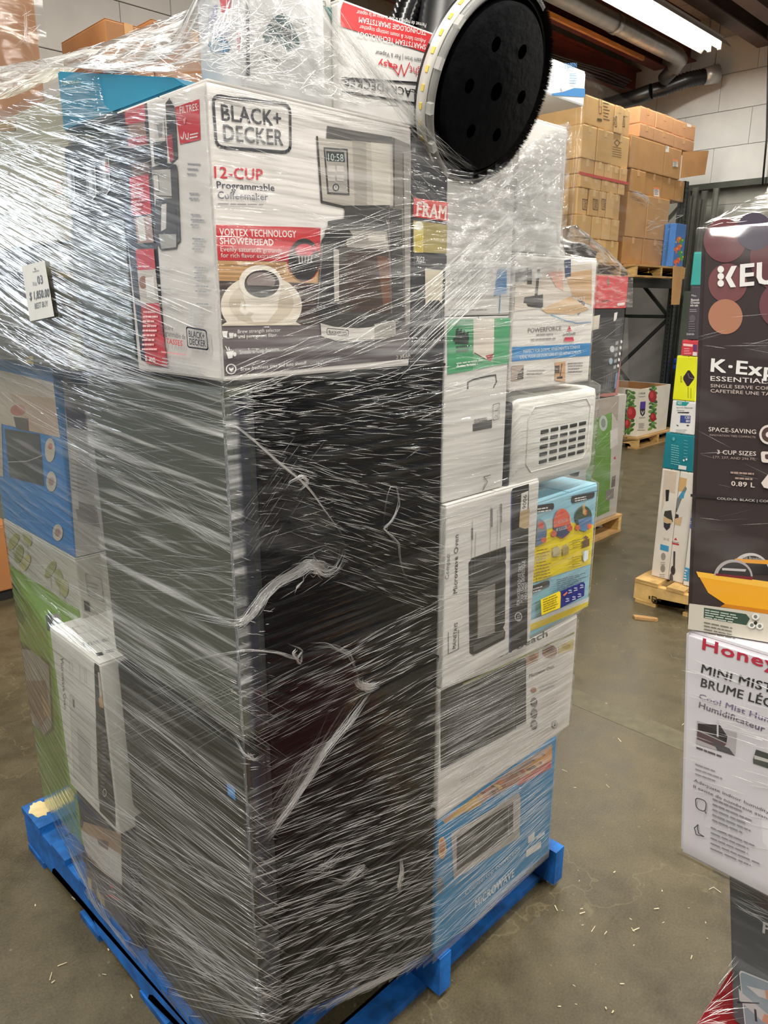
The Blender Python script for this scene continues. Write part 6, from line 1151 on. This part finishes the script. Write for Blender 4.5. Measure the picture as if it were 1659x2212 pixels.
# crinkled sheet that rises over the plain white box on the right and runs down over the printed box
def hit(px, py, which=0):
    d = ray(px, py); best = None
    for B in ((bvh, bv2) if which == 0 else (bv2,)):
        h = B.ray_cast(CAM, d)
        if h[0] is not None and (best is None or h[3] < best[2]): best = (h[0], h[1] if h[1].dot(d) < 0 else -h[1], h[3])
    return best
# ---- pleats: thin raised folds on the film, its glints put into their white
class Pleats:
    def __init__(s): s.v, s.f, s.m = [], [], []
    def strand(s, P, Nn, w, al):
        n = len(P)
        if n < 2: return
        b0 = len(s.v)
        for i in range(n):
            t = (P[min(i+1, n-1)]-P[max(0, i-1)])
            if t.length < 1e-7: t = Vector((0, 0, 1))
            sd = Nn[i].cross(t.normalized()); tp = math.sin(math.pi*(i+.35)/(n-.3)); ww = w*(.35+.65*tp)
            s.v += [tuple(P[i]-sd*ww), tuple(P[i]+Nn[i]*ww*1.25), tuple(P[i]+sd*ww)]; s.m += [al*tp*.35, al*min(1, tp*1.3), al*tp*.35]
        for i in range(n-1):
            a = b0+i*3; s.f += [(a, a+1, a+4, a+3), (a+1, a+2, a+5, a+4)]
    def family(s, quad_, n, ln, wd, al, seg=6, jit=.05, curve=.0, ends=None, clump=0):
        """folds inside a patch of the film, their run blending from the patch's upper edge to its lower edge"""
        tl, tr, br, bl = [Vector(q) for q in quad_]
        base = 0
        for k in range(int(n*DENS)):
            if clump and random.random() < .75: y = base+random.gauss(0, .012); 
            else: y = random.random(); base = y
            y = min(1, max(0, y)); x = random.random(); a, b_ = tl.lerp(bl, y), tr.lerp(br, y)
            d = b_-a; L_ = random.uniform(*ln); p = a+d*x; d = d.normalized(); d = Vector((d.x-d.y*random.gauss(0, jit), d.y+d.x*random.gauss(0, jit))); pr = Vector((-d.y, d.x)); cv = random.gauss(0, curve)*L_
            P, Nn = [], []
            for i in range(seg):
                t = i/(seg-1)-.5; q = p+d*L_*t+pr*cv*(.25-t*t)*4; h = hit(q.x, q.y)
                if h is None: 
                    if len(P) > 1: break
                    P, Nn = [], []; continue
                if P and (h[0]-P[-1]).length > .12: break
                P.append(h[0]+h[1]*.0009); Nn.append(h[1])
            if random.random() < BR: w_, a_ = random.uniform(.55, 1)*wd[1], min(1, al[1]*random.uniform(.8, 1.1))  # BR share of strands made whiter and wider to paint in bright glints
            else: w_, a_ = wd[0]*random.uniform(.7, 1.3), al[0]*random.uniform(.3, 1.1)
            s.strand(P, Nn, w_*.46e-3, a_)
    def path(s, pts, n, spread, wd, al, seg=14, wob=2.0, lift=.0012):
        """a gathered rope: n strands following one px path"""
        for k in range(n):
            o0, o1 = random.gauss(0, spread), random.gauss(0, spread); P, Nn = [], []; t0, t1 = sorted((random.random()*.5, 1-random.random()*.5)); ph = random.random()*6
            for i in range(seg):
                t = (t0+(t1-t0)*i/(seg-1))*(len(pts)-1); j = min(len(pts)-2, int(t)); a, b_ = Vector(pts[j]), Vector(pts[j+1]); q = a.lerp(b_, t-j); d = (b_-a).normalized(); q = q+Vector((-d.y, d.x))*(o0+(o1-o0)*i/seg+wob*math.sin(ph+i*.9)); h = hit(q.x, q.y)
                if h is None: continue
                if P and (h[0]-P[-1]).length > .12: break
                P.append(h[0]+h[1]*(lift+.0006*random.random())); Nn.append(h[1])
            s.strand(P, Nn, random.uniform(*wd)*.46e-3, random.uniform(*al))
    def build(s, name, parent=None):
        o = film_obj(name, s.v, s.f, None, s.m, PM, parent or wrap); o['kind'] = 'stuff'; return o
DENS = .5; BR = .36
pl = Pleats()
F = pl.family
# upper left, bright sweeping folds
F([(0, 140), (430, 165), (330, 330), (0, 330)], 760, (20, 110), (.5, 1.6), (.35, .95), jit=.10, curve=.05)
F([(0, 300), (330, 230), (330, 420), (0, 470)], 420, (30, 160), (.4, 1.1), (.25, .85), jit=.12, curve=.04)
F([(0, 470), (270, 420), (330, 500), (0, 560)], 160, (20, 120), (.35, .8), (.2, .6), jit=.16)
F([(30, 480), (420, 650), (330, 790), (-40, 640)], 330, (30, 150), (.6, 2.4), (.5, 1.0), jit=.03, curve=.02, clump=1)
F([(130, 480), (440, 560), (440, 700), (130, 620)], 170, (20, 110), (.4, .9), (.25, .8), jit=.05)
F([(-20, 660), (330, 790), (300, 830), (-20, 740)], 280, (30, 160), (.5, 1.7), (.4, 1.0), jit=.05, curve=.03)
F([(0, 740), (480, 800), (480, 960), (0, 830)], 520, (40, 200), (.3, .9), (.15, .6), jit=.07, curve=.03)
F([(0, 830), (500, 1060), (500, 1200), (180, 1000)], 620, (40, 220), (.3, .8), (.12, .6), jit=.10, curve=.03)
F([(180, 860), (500, 900), (510, 1340), (240, 1340)], 900, (20, 140), (.3, .7), (.1, .42), jit=.16, curve=.03)
F([(20, 1090), (230, 960), (260, 1130), (30, 1140)], 70, (60, 200), (.4, .9), (.2, .6), jit=.04, curve=.10)
F([(30, 1160), (500, 1200), (520, 1330), (60, 1260)], 260, (60, 240), (.35, .8), (.2, .6), jit=.10, curve=.06)
F([(60, 1200), (540, 1440), (545, 1640), (120, 1330)], 650, (60, 280), (.35, 1.0), (.2, .75), jit=.05, curve=.01)
F([(240, 1500), (540, 1400), (545, 1560), (280, 1700)], 200, (80, 260), (.4, .9), (.25, .7), jit=.05)
F([(100, 1600), (300, 1540), (540, 1500), (130, 1700)], 160, (60, 240), (.35, .8), (.2, .55), jit=.08)
F([(240, 1480), (548, 1720), (560, 2000), (270, 1760)], 620, (60, 280), (.4, 1.2), (.3, .95), jit=.05)
F([(180, 1700), (560, 1920), (570, 2212), (220, 1930)], 900, (50, 260), (.5, 1.6), (.35, 1.0), jit=.06)
F([(200, 1900), (570, 2120), (575, 2212), (380, 2190)], 380, (30, 140), (.6, 2.2), (.5, 1.0), jit=.12)
F([(90, 1740), (200, 1800), (230, 1990), (170, 1940)], 160, (20, 90), (.5, 1.2), (.2, .6), jit=.25)
# coffee maker box front
F([(445, 175), (880, 235), (890, 300), (450, 215)], 420, (20, 130), (.45, 1.3), (.25, .8), jit=.07, curve=.02)
F([(450, 215), (890, 330), (890, 560), (450, 420)], 300, (15, 90), (.35, .9), (.2, .8), jit=.13)
F([(560, 560), (890, 470), (890, 640), (640, 720)], 330, (40, 170), (.4, .9), (.3, .95), jit=.10)
F([(500, 790), (890, 640), (960, 700), (500, 860)], 380, (30, 130), (.4, 1.0), (.3, .9), jit=.14)
F([(700, 470), (890, 430), (970, 520), (640, 600)], 130, (50, 150), (.4, .9), (.3, .9), jit=.15)
# right of the coffee maker box
F([(890, 330), (1030, 400), (1000, 560), (890, 430)], 260, (20, 110), (.4, 1.2), (.25, .8), jit=.2)
F([(890, 640), (1080, 470), (1130, 560), (890, 790)], 520, (50, 180), (.4, 1.1), (.35, 1.0), jit=.08)
F([(960, 440), (1240, 500), (1280, 560), (960, 600)], 520, (20, 120), (.4, 1.3), (.25, .8), jit=.15)
F([(1040, 400), (1230, 290), (1235, 480), (1060, 470)], 420, (15, 90), (.45, 1.3), (.2, .75), jit=.45, curve=.1)
F([(1080, 560), (1280, 570), (1280, 700), (970, 730)], 420, (20, 120), (.4, 1.0), (.25, .85), jit=.14)
F([(960, 800), (1270, 690), (1275, 850), (960, 900)], 260, (30, 150), (.35, .9), (.2, .7), jit=.14)
F([(1020, 760), (1280, 840), (1285, 900), (960, 880)], 130, (40, 160), (.5, 1.6), (.2, .55), jit=.08)
F([(950, 880), (1285, 880), (1285, 1040), (950, 1100)], 420, (20, 130), (.35, .9), (.15, .55), jit=.08)
F([(945, 1090), (1140, 1060), (1140, 1420), (945, 1480)], 380, (20, 120), (.35, .9), (.25, .85), jit=.10)
F([(1140, 1070), (1285, 1060), (1275, 1310), (1140, 1360)], 130, (15, 90), (.3, .7), (.15, .5), jit=.10)
DENS = .8; BR = .6
F([(945, 1480), (1240, 1350), (1235, 1560), (945, 1720)], 560, (30, 190), (.4, 1.1), (.3, .95), jit=.05)
F([(945, 1720), (1190, 1590), (1190, 1800), (945, 2050)], 620, (30, 170), (.4, 1.3), (.3, .95), jit=.06, curve=.02)
# black fridge faces
DENS = .78; BR = .46
F([(500, 840), (960, 760), (960, 900), (520, 900)], 480, (14, 80), (.35, 1.12), (.2, .8), jit=.16)
F([(520, 900), (960, 880), (955, 1080), (560, 1010)], 480, (10, 68), (.35, 1.01), (.2, .8), jit=.12)
F([(560, 960), (955, 1080), (955, 1330), (700, 1250)], 620, (10, 80), (.35, 1.06), (.25, .9), jit=.07)
F([(560, 1050), (760, 1040), (740, 1250), (560, 1330)], 130, (10, 62), (.35, 0.90), (.2, .7), jit=.2)
F([(540, 1240), (720, 980), (620, 960), (530, 1080)], 90, (28, 86), (.3, 0.67), (.12, .4), jit=.04)
F([(560, 1480), (955, 1290), (955, 1420), (560, 1620)], 560, (14, 93), (.35, 1.12), (.25, .9), jit=.06)
F([(560, 1660), (950, 1440), (950, 1720), (560, 1850)], 620, (17, 105), (.4, 1.12), (.25, .9), jit=.05)
F([(570, 1860), (948, 1700), (948, 1900), (570, 2010)], 640, (17, 105), (.4, 1.34), (.3, 1.0), jit=.06, clump=1)
F([(575, 2010), (948, 1850), (948, 2050), (580, 2212)], 760, (14, 80), (.4, 1.34), (.3, 1.0), jit=.07, clump=1)
F([(580, 2130), (948, 1990), (760, 2150), (590, 2212)], 220, (10, 55), (.4, 1.23), (.25, .8), jit=.10)
F([(500, 850), (575, 860), (600, 2212), (545, 2212)], 260, (7, 24), (.5, 1.46), (.2, .8), jit=.15)
# tents over the top
DENS = .9; BR = .5
F([(0, 132), (430, 20), (440, 160), (0, 150)], 560, (20, 140), (.5, 2.0), (.35, 1.0), jit=.22, curve=.08)
F([(430, 20), (640, 10), (840, 250), (450, 170)], 620, (15, 110), (.4, 1.6), (.25, .9), jit=.5, curve=.12)
F([(440, 160), (480, 10), (640, 10), (860, 240)], 200, (30, 150), (.4, 1.2), (.25, .8), jit=.2, curve=.08)
pl.build('fold')
# gathered ropes and torn rims
rp = Pleats()
RV = [r+Vector((0, -.006, 0)) for r in rope]
for k in range(110):
    P, Nn = [], []; o1, o2 = random.gauss(0, .010), random.gauss(0, .006); ph = random.random()*6.3; t0 = random.uniform(0, .45); t1 = random.uniform(.55, 1)
    for i in range(22):
        t = (t0+(t1-t0)*i/21)*(len(RV)-1); j = min(len(RV)-2, int(t)); q = RV[j].lerp(RV[j+1], t-j); tw = ph+t*1.1
        P.append(q+Vector((.75*math.cos(tw)*o1, -abs(math.sin(tw)*o2), .65*math.cos(tw)*o1)) + Vector((0, -.001, 0))); Nn.append(Vector((-.2, -.95, .2)).normalized())
    rp.strand(P, Nn, random.uniform(.25, .6)*1e-3, random.uniform(.25, .75))
rp.path([(430, 168), (470, 172), (560, 190), (700, 214), (880, 262)], 40, 9, (.5, 1.2), (.25, .7), wob=2)
rp.path([(0, 690), (110, 745), (240, 800), (330, 830)], 30, 12, (.6, 1.6), (.4, .95), wob=2)
rp.path([(1036, 392), (1070, 420), (1140, 455), (1230, 490), (1280, 540)], 34, 10, (.5, 1.6), (.3, .8), wob=3)
# torn flap round the upper fridge corner
rp.path([(400, 910), (470, 914), (508, 920), (545, 950), (590, 990), (640, 1030), (668, 1056), (700, 1100), (735, 1148), (748, 1180)], 22, 2, (.5, 1.2), (.5, .95), wob=.9)
rp.path([(748, 1180), (744, 1205), (728, 1232), (700, 1240), (668, 1216), (640, 1236), (600, 1258), (570, 1282), (552, 1312), (530, 1340), (505, 1350), (455, 1338), (400, 1322), (330, 1300)], 80, 7, (.6, 2.0), (.45, 1.0), wob=3.2)
rp.path([(640, 1240), (668, 1218), (690, 1222), (712, 1240)], 80, 9, (.7, 2.4), (.55, 1.0), wob=3.4, seg=8)
rp.path([(660, 1234), (654, 1256), (640, 1268), (634, 1284)], 8, 1.2, (.8, 1.6), (.6, 1), wob=.8, seg=8)
rp.path([(616, 1060), (628, 1040), (652, 1028), (664, 1040), (650, 1056), (622, 1062)], 16, 2.5, (.7, 1.8), (.5, 1), wob=1.2, seg=9)
rp.path([(826, 1140), (830, 1090), (838, 1050), (856, 1050), (862, 1090), (846, 1126), (826, 1142), (860, 1170), (862, 1200), (868, 1236), (886, 1262)], 14, 1.6, (.5, 1.2), (.3, .8), wob=.9, seg=12)
rp.path([(866, 970), (884, 968), (908, 964), (874, 990)], 10, 3, (.5, 1.2), (.3, .8), wob=1, seg=7)
# torn flap round the lower corner
rp.path([(330, 1452), (420, 1426), (530, 1404), (600, 1410), (640, 1424), (652, 1404), (616, 1388)], 16, 2, (.6, 1.6), (.4, .9), wob=1)
rp.path([(640, 1400), (632, 1412), (648, 1434), (652, 1408)], 16, 3, (.8, 2), (.5, 1), wob=1, seg=7)
rp.path([(652, 1396), (712, 1396), (752, 1412), (766, 1440), (776, 1470)], 18, 4, (.5, 1.2), (.25, .7), wob=2)
rp.path([(766, 1462), (776, 1480), (798, 1484), (822, 1470)], 60, 6, (.8, 2.4), (.5, 1), wob=2, seg=7)
rp.path([(800, 1484), (780, 1516), (750, 1560), (700, 1620), (660, 1690), (620, 1750), (580, 1806), (560, 1822)], 54, 4.5, (.5, 1.4), (.4, .95), wob=1.8)
rp.path([(760, 1500), (700, 1600), (650, 1660), (600, 1740), (560, 1810)], 30, 14, (.4, 1.0), (.2, .6), wob=2)
rp.path([(500, 1580), (530, 1630), (548, 1640), (575, 1622)], 22, 5, (.6, 1.6), (.4, .9), wob=1.2, seg=8)
rp.path([(862, 1850), (868, 1880), (860, 1910), (866, 1930)], 34, 3.2, (.8, 2.2), (.5, 1), wob=1.2, seg=8)
rp.path([(760, 1830), (720, 1856), (690, 1880), (640, 1890)], 30, 8, (.5, 1.6), (.35, .9), wob=2.5, seg=8)
rp.path([(700, 1900), (740, 1900), (790, 1870), (720, 1930)], 24, 8, (.5, 1.6), (.35, .9), wob=2.5, seg=8)
# hem along the bottom
rp.path([(110, 1772), (160, 1860), (220, 1990), (300, 2090), (390, 2190)], 60, 9, (.6, 1.8), (.25, .8), wob=2.5)
rp.path([(945, 2050), (1000, 2010), (1080, 1932), (1150, 1868), (1188, 1830)], 40, 6, (.5, 1.4), (.3, .8), wob=2)
rp.path([(650, 2206), (760, 2146), (850, 2102), (945, 2050)], 60, 5, (.5, 1.4), (.3, .8), wob=2)
rp.build('gathered_rope')
# sheets of the two torn flaps, standing a little off the faces
def flap(pxs, name, lift, mk):
    c = Vector((sum(p[0] for p in pxs)/len(pxs), sum(p[1] for p in pxs)/len(pxs))); vs, fs, us = [], [], []
    rings = 5; n = len(pxs)
    for r in range(rings+1):
        for p in pxs:
            q = c.lerp(Vector(p), r/rings); h = hit(q.x, q.y); 
            vs.append(tuple(h[0]+h[1]*(.0015+lift*(1-abs(2*r/rings-1))*.5+lift*.25*(1+noise.noise(Vector((q.x*.03, q.y*.03, 1))))))); us.append((q.x*.0007, q.y*.0007))
    for r in range(rings):
        for k in range(n): a, b_ = r*n+k, r*n+(k+1) % n; fs.append((a, b_, b_+n, a+n))
    return film_obj(name, vs, fs, us, [mk]*len(vs), FMT, wrap)
flap([(520, 935), (590, 992), (640, 1034), (700, 1104), (746, 1178), (742, 1204), (700, 1232), (666, 1216), (600, 1256), (560, 1296), (535, 1330), (524, 1200), (520, 1060)], 'torn_flap', .004, .12)
flap([(548, 1412), (600, 1412), (650, 1410), (720, 1400), (760, 1440), (790, 1480), (740, 1560), (690, 1630), (640, 1710), (575, 1800), (560, 1700), (552, 1560)], 'torn_flap', .004, .10)
# price tag on the outside of the film
tagc = [hit(x, y) for x, y in ((52, 575), (101, 563), (122, 683), (70, 694))]
nt_ = sum((h[1] for h in tagc), Vector()).normalized(); P4 = [h[0]+nt_*.004 for h in tagc]; pc = sum(P4, Vector())/4
nt_ = (P4[1]-P4[0]).cross(P4[3]-P4[0]).normalized(); nt_ = nt_ if nt_.dot(CAM-pc) > 0 else -nt_
P4 = [p-nt_*nt_.dot(p-pc) for p in P4]
bm = bmesh.new(); n = 6; vv = [[None]*(n+1) for _ in range(n+1)]
for i in range(n+1):
    for j in range(n+1):
        a = P4[0].lerp(P4[1], i/n).lerp(P4[3].lerp(P4[2], i/n), j/n); vv[i][j] = bm.verts.new(a)
for i in range(n):
    for j in range(n): bm.faces.new([vv[i][j], vv[i+1][j], vv[i+1][j+1], vv[i][j+1]])
tg = obj('price_tag', bm, paint((226, 226, 222), .6, .02, 30)); tg.modifiers.new('s', 'SOLIDIFY').thickness = .0006; tag(tg, 'white paper price tag stuck on the film at the left of the stack', 'price tag')
p = Print('lettering', (pc, nt_), tg, .0012); p.text('03', (83, 614), (94, 612), (81, 596), (20, 20, 24), 1.6); p.text('SKU#', (72, 617), (81, 616), (71, 609), (120, 120, 124), .2); p.text('$ 1,850.00', (66, 648), (108, 640.5), (65, 631), (20, 20, 24), 1.6); p.text('BEST BUY', (77, 667), (105, 661), (76, 655), (50, 50, 54), .4)
p.poly([(75, 580), (77, 578), (79, 582), (77, 583)], (40, 40, 44)); p.line([(72, 587), (85, 584)], .0012, (120, 120, 120)); p.build()
# ------------------------------------------------------------------ film on the other stacks
def wrapper(label, loc): return thing('stretch_wrap', label, 'plastic wrap', loc)
def loose(par, name, rows, mk, mat=None, n=24):
    """sheet through rows of control points"""
    vs, fs, us = [], [], []; m_ = len(rows)
    def samp(P, t):
        i = min(len(P)-2, int(t*(len(P)-1))); return Vector(P[i]).lerp(Vector(P[i+1]), t*(len(P)-1)-i)
    K = (m_-1)*8
    for j in range(K+1):
        t = j/8; i0 = min(m_-2, int(t))
        for i in range(n+1):
            p = samp(rows[i0], i/n).lerp(samp(rows[i0+1], i/n), t-i0); p = p+Vector((-.5, -.6, .5))*.012*noise.noise(p*9)+Vector((-.3, -.6, .3))*.006*noise.noise(p*31); vs.append(p); us.append((i/n*.8, t*.3))
    for j in range(K):
        for i in range(n): a = j*(n+1)+i; fs.append((a, a+1, a+n+2, a+n+1))
    film_obj(name, [tuple(v) for v in vs], fs, us, [mk]*len(vs), mat or FMT, par)
    return BVHTree.FromPolygons([tuple(v) for v in vs], fs)
def with_bvh(B, fn):
    global bvh, bv2
    s1, s2 = bvh, bv2; bvh = B; bv2 = B; fn(); bvh, bv2 = s1, s2
w2 = wrapper('cloudy film tented over the black bag and red box of the far stack', (3.7, 1.6, 1.7))
B = loose(w2, 'film_sheet', [[(3.3, 1.53, 1.56), (3.7, 1.53, 1.56), (4.13, 1.53, 1.56)], [(3.3, 1.54, 1.78), (3.7, 1.54, 1.78), (4.12, 1.54, 1.76)], [(3.28, 1.56, 1.99), (3.5, 1.60, 2.03), (3.98, 1.64, 1.90)], [(3.3, 1.95, 1.98), (3.5, 1.95, 2.02), (3.95, 1.95, 1.90)]], 1.1)
q_ = Pleats()
def fn():
    q_.family([(1285, 605), (1350, 605), (1345, 660), (1285, 660)], 90, (6, 40), (1.2, 3), (.2, .6), jit=.4); q_.family([(1245, 495), (1330, 520), (1350, 600), (1270, 590)], 90, (6, 50), (1.2, 4), (.15, .55), jit=.6)
with_bvh(B, fn); q_.build('fold', w2)
B = loose(w2, 'film_sheet', [[(3.2, 1.54, .12), (3.7, 1.54, .12), (4.235, 1.54, .12)], [(3.2, 1.545, .9), (3.7, 1.545, .9), (4.225, 1.545, .9)], [(3.28, 1.545, 1.5), (3.7, 1.545, 1.5), (4.11, 1.545, 1.5)]], .6, FMD)
q_ = Pleats()
def fn():
    q_.family([(1280, 700), (1345, 680), (1330, 850), (1280, 850)], 90, (10, 60), (1, 2.4), (.15, .5), jit=.25); q_.family([(1285, 880), (1335, 860), (1335, 1090), (1285, 1110)], 70, (10, 60), (1, 2.6), (.15, .5), jit=.5)
with_bvh(B, fn); q_.build('fold', w2)
w3 = wrapper('torn clear film hanging round the brown cartons by the door', (7.4, 3.0, 2.5))
zq = lambda y: pt(('v', 3.05), 1400, y).z
B = loose(w3, 'film_sheet', [[(6.85, 3.06, zq(412)), (7.2, 3.05, zq(424)), (7.6, 3.05, zq(428)), (8.14, 3.05, zq(405))], [(6.9, 3.06, zq(505)), (7.3, 3.05, zq(505)), (7.7, 3.05, zq(505)), (8.05, 3.05, zq(500))], [(7.0, 3.07, zq(560)), (7.5, 3.06, zq(570)), (7.65, 3.06, zq(575)), (7.8, 3.06, zq(530))]], .12, FMD)
q_ = Pleats()
def fn():
    q_.family([(1350, 415), (1480, 410), (1475, 470), (1350, 430)], 60, (10, 60), (2, 6), (.2, .6), jit=.3); q_.family([(1400, 480), (1480, 440), (1470, 500), (1400, 510)], 70, (6, 30), (2, 8), (.4, .9), jit=.3); q_.family([(1420, 520), (1440, 520), (1440, 570), (1420, 540)], 40, (8, 40), (2, 5), (.2, .6), jit=.8)
    q_.path([(1344, 412), (1370, 416), (1392, 424), (1402, 440), (1394, 456)], 26, 3, (3, 8), (.4, .9), wob=1, seg=8)
with_bvh(B, fn); q_.build('fold', w3)
w4 = wrapper('clear film drawn over the tall beige carton stack', (6.2, 3.0, 2.7))
loose(w4, 'film_sheet', [[(5.80, 3.6, zq(520)), (5.80, 3.05, zq(520)), (6.3, 3.05, zq(525)), (6.88, 3.05, zq(530))], [(5.82, 3.6, zq(360)), (5.82, 3.05, zq(360)), (6.3, 3.05, zq(360)), (6.86, 3.05, zq(360))], [(5.82, 3.6, zq(204)), (5.82, 3.06, zq(204)), (6.3, 3.06, zq(222)), (6.84, 3.06, zq(236))]], .4, FMD)
w5 = wrapper('film cone rising from the coffee machine box at the right edge', (.3, -.7, 1.68))
def kp(P_, a, n_=.005): return P_+KF*a+KN*n_
apex = kp_+Vector((0, 0, .26))
B = loose(w5, 'film_sheet', [[kp(kq, -.003), kp(kq, .13), kp(kq, .26), kp(kq, .40)], [kp(kp_, -.003), kp(kp_, .13), kp(kp_, .26), kp(kp_, .40)], [kp(kp_, .05, -.03)+Vector((0, 0, .03)), kp(kp_, .13, -.03)+Vector((0, 0, .045)), kp(kp_, .26, -.03)+Vector((0, 0, .05)), kp(kp_, .4, -.03)+Vector((0, 0, .05))], [kp(apex, .12, -.08), kp(apex, .16, -.08), kp(apex, .26, -.08), kp(apex, .4, -.08)]], .35, FMD)
q_ = Pleats()
def fn():
    q_.path([(1520, 486), (1550, 470), (1590, 440), (1630, 390), (1659, 340)], 30, 7, (.5, 1.4), (.3, .8), wob=2, seg=10); q_.path([(1520, 488), (1580, 478), (1659, 462)], 16, 4, (.5, 1.2), (.25, .6), wob=1, seg=8)
    q_.family([(1520, 700), (1659, 670), (1659, 760), (1520, 760)], 12, (40, 120), (.3, .6), (.1, .35), jit=.1); q_.family([(1510, 900), (1659, 940), (1659, 1180), (1500, 1160)], 26, (30, 120), (.3, .6), (.08, .3), jit=.2); q_.family([(1560, 430), (1659, 350), (1659, 460), (1560, 470)], 30, (20, 90), (.4, 1), (.15, .5), jit=.2)
with_bvh(B, fn); q_.build('fold', w5)
w6 = wrapper('film stretched over the white humidifier box and in to the grey box below', (.3, -.7, .95))
B = loose(w6, 'film_sheet', [[hp_+Vector((-.004, -y, 0)) for y in (-.003, .12, .28, .44)], [hq+Vector((-.004, -y, 0)) for y in (-.003, .12, .28, .44)], [hq+Vector((.09, -y, -.035)) for y in (.055, .14, .28, .44)], [gp+Vector((-.006, -y, -.14)) for y in (-.003, .08, .28, .44)], [gq+Vector((-.012, -y, .12)) for y in (-.006, .1, .28, .44)], [gq+Vector((-.16, -y, .004)) for y in (-.03, .12, .28, .44)]], .5, FMD)
q_ = Pleats()
def fn():
    q_.family([(1490, 1420), (1659, 1470), (1659, 1620), (1480, 1570)], 70, (30, 130), (.5, 1.4), (.3, .9), jit=.06); q_.family([(1490, 1580), (1659, 1640), (1659, 1840), (1480, 1800)], 50, (20, 110), (.4, 1.1), (.2, .7), jit=.08); q_.family([(1560, 1890), (1659, 1940), (1659, 2000), (1590, 1960)], 70, (20, 100), (.4, 1.4), (.25, .8), jit=.15); q_.family([(1500, 2180), (1575, 2080), (1578, 2212), (1520, 2212)], 60, (20, 90), (.4, 1.2), (.25, .7), jit=.2)
with_bvh(B, fn); q_.build('fold', w6)
w7 = wrapper('clear film with crumpled vertical crease on the brown carton at the top left corner', (.9, 3.2, 2.8))
B = loose(w7, 'film_sheet', [[(.38, 3.27, 2.42), (.7, 3.27, 2.42), (1.0, 3.27, 2.42), (1.22, 3.27, 2.42)], [(.38, 3.27, 2.9), (.7, 3.27, 2.9), (1.0, 3.27, 2.9), (1.20, 3.27, 2.9)], [(.38, 3.27, 3.36), (.7, 3.27, 3.36), (1.0, 3.27, 3.36), (1.19, 3.27, 3.36)]], .2, FMD)
q_ = Pleats()
def fn(): q_.path([(52, 0), (56, 40), (54, 80), (76, 126)], 12, 3, (1, 3), (.3, .7), wob=1.5, seg=8); q_.family([(30, 0), (75, 0), (80, 125), (40, 125)], 30, (10, 50), (1, 3), (.15, .5), jit=.8)
with_bvh(B, fn); q_.build('fold', w7)
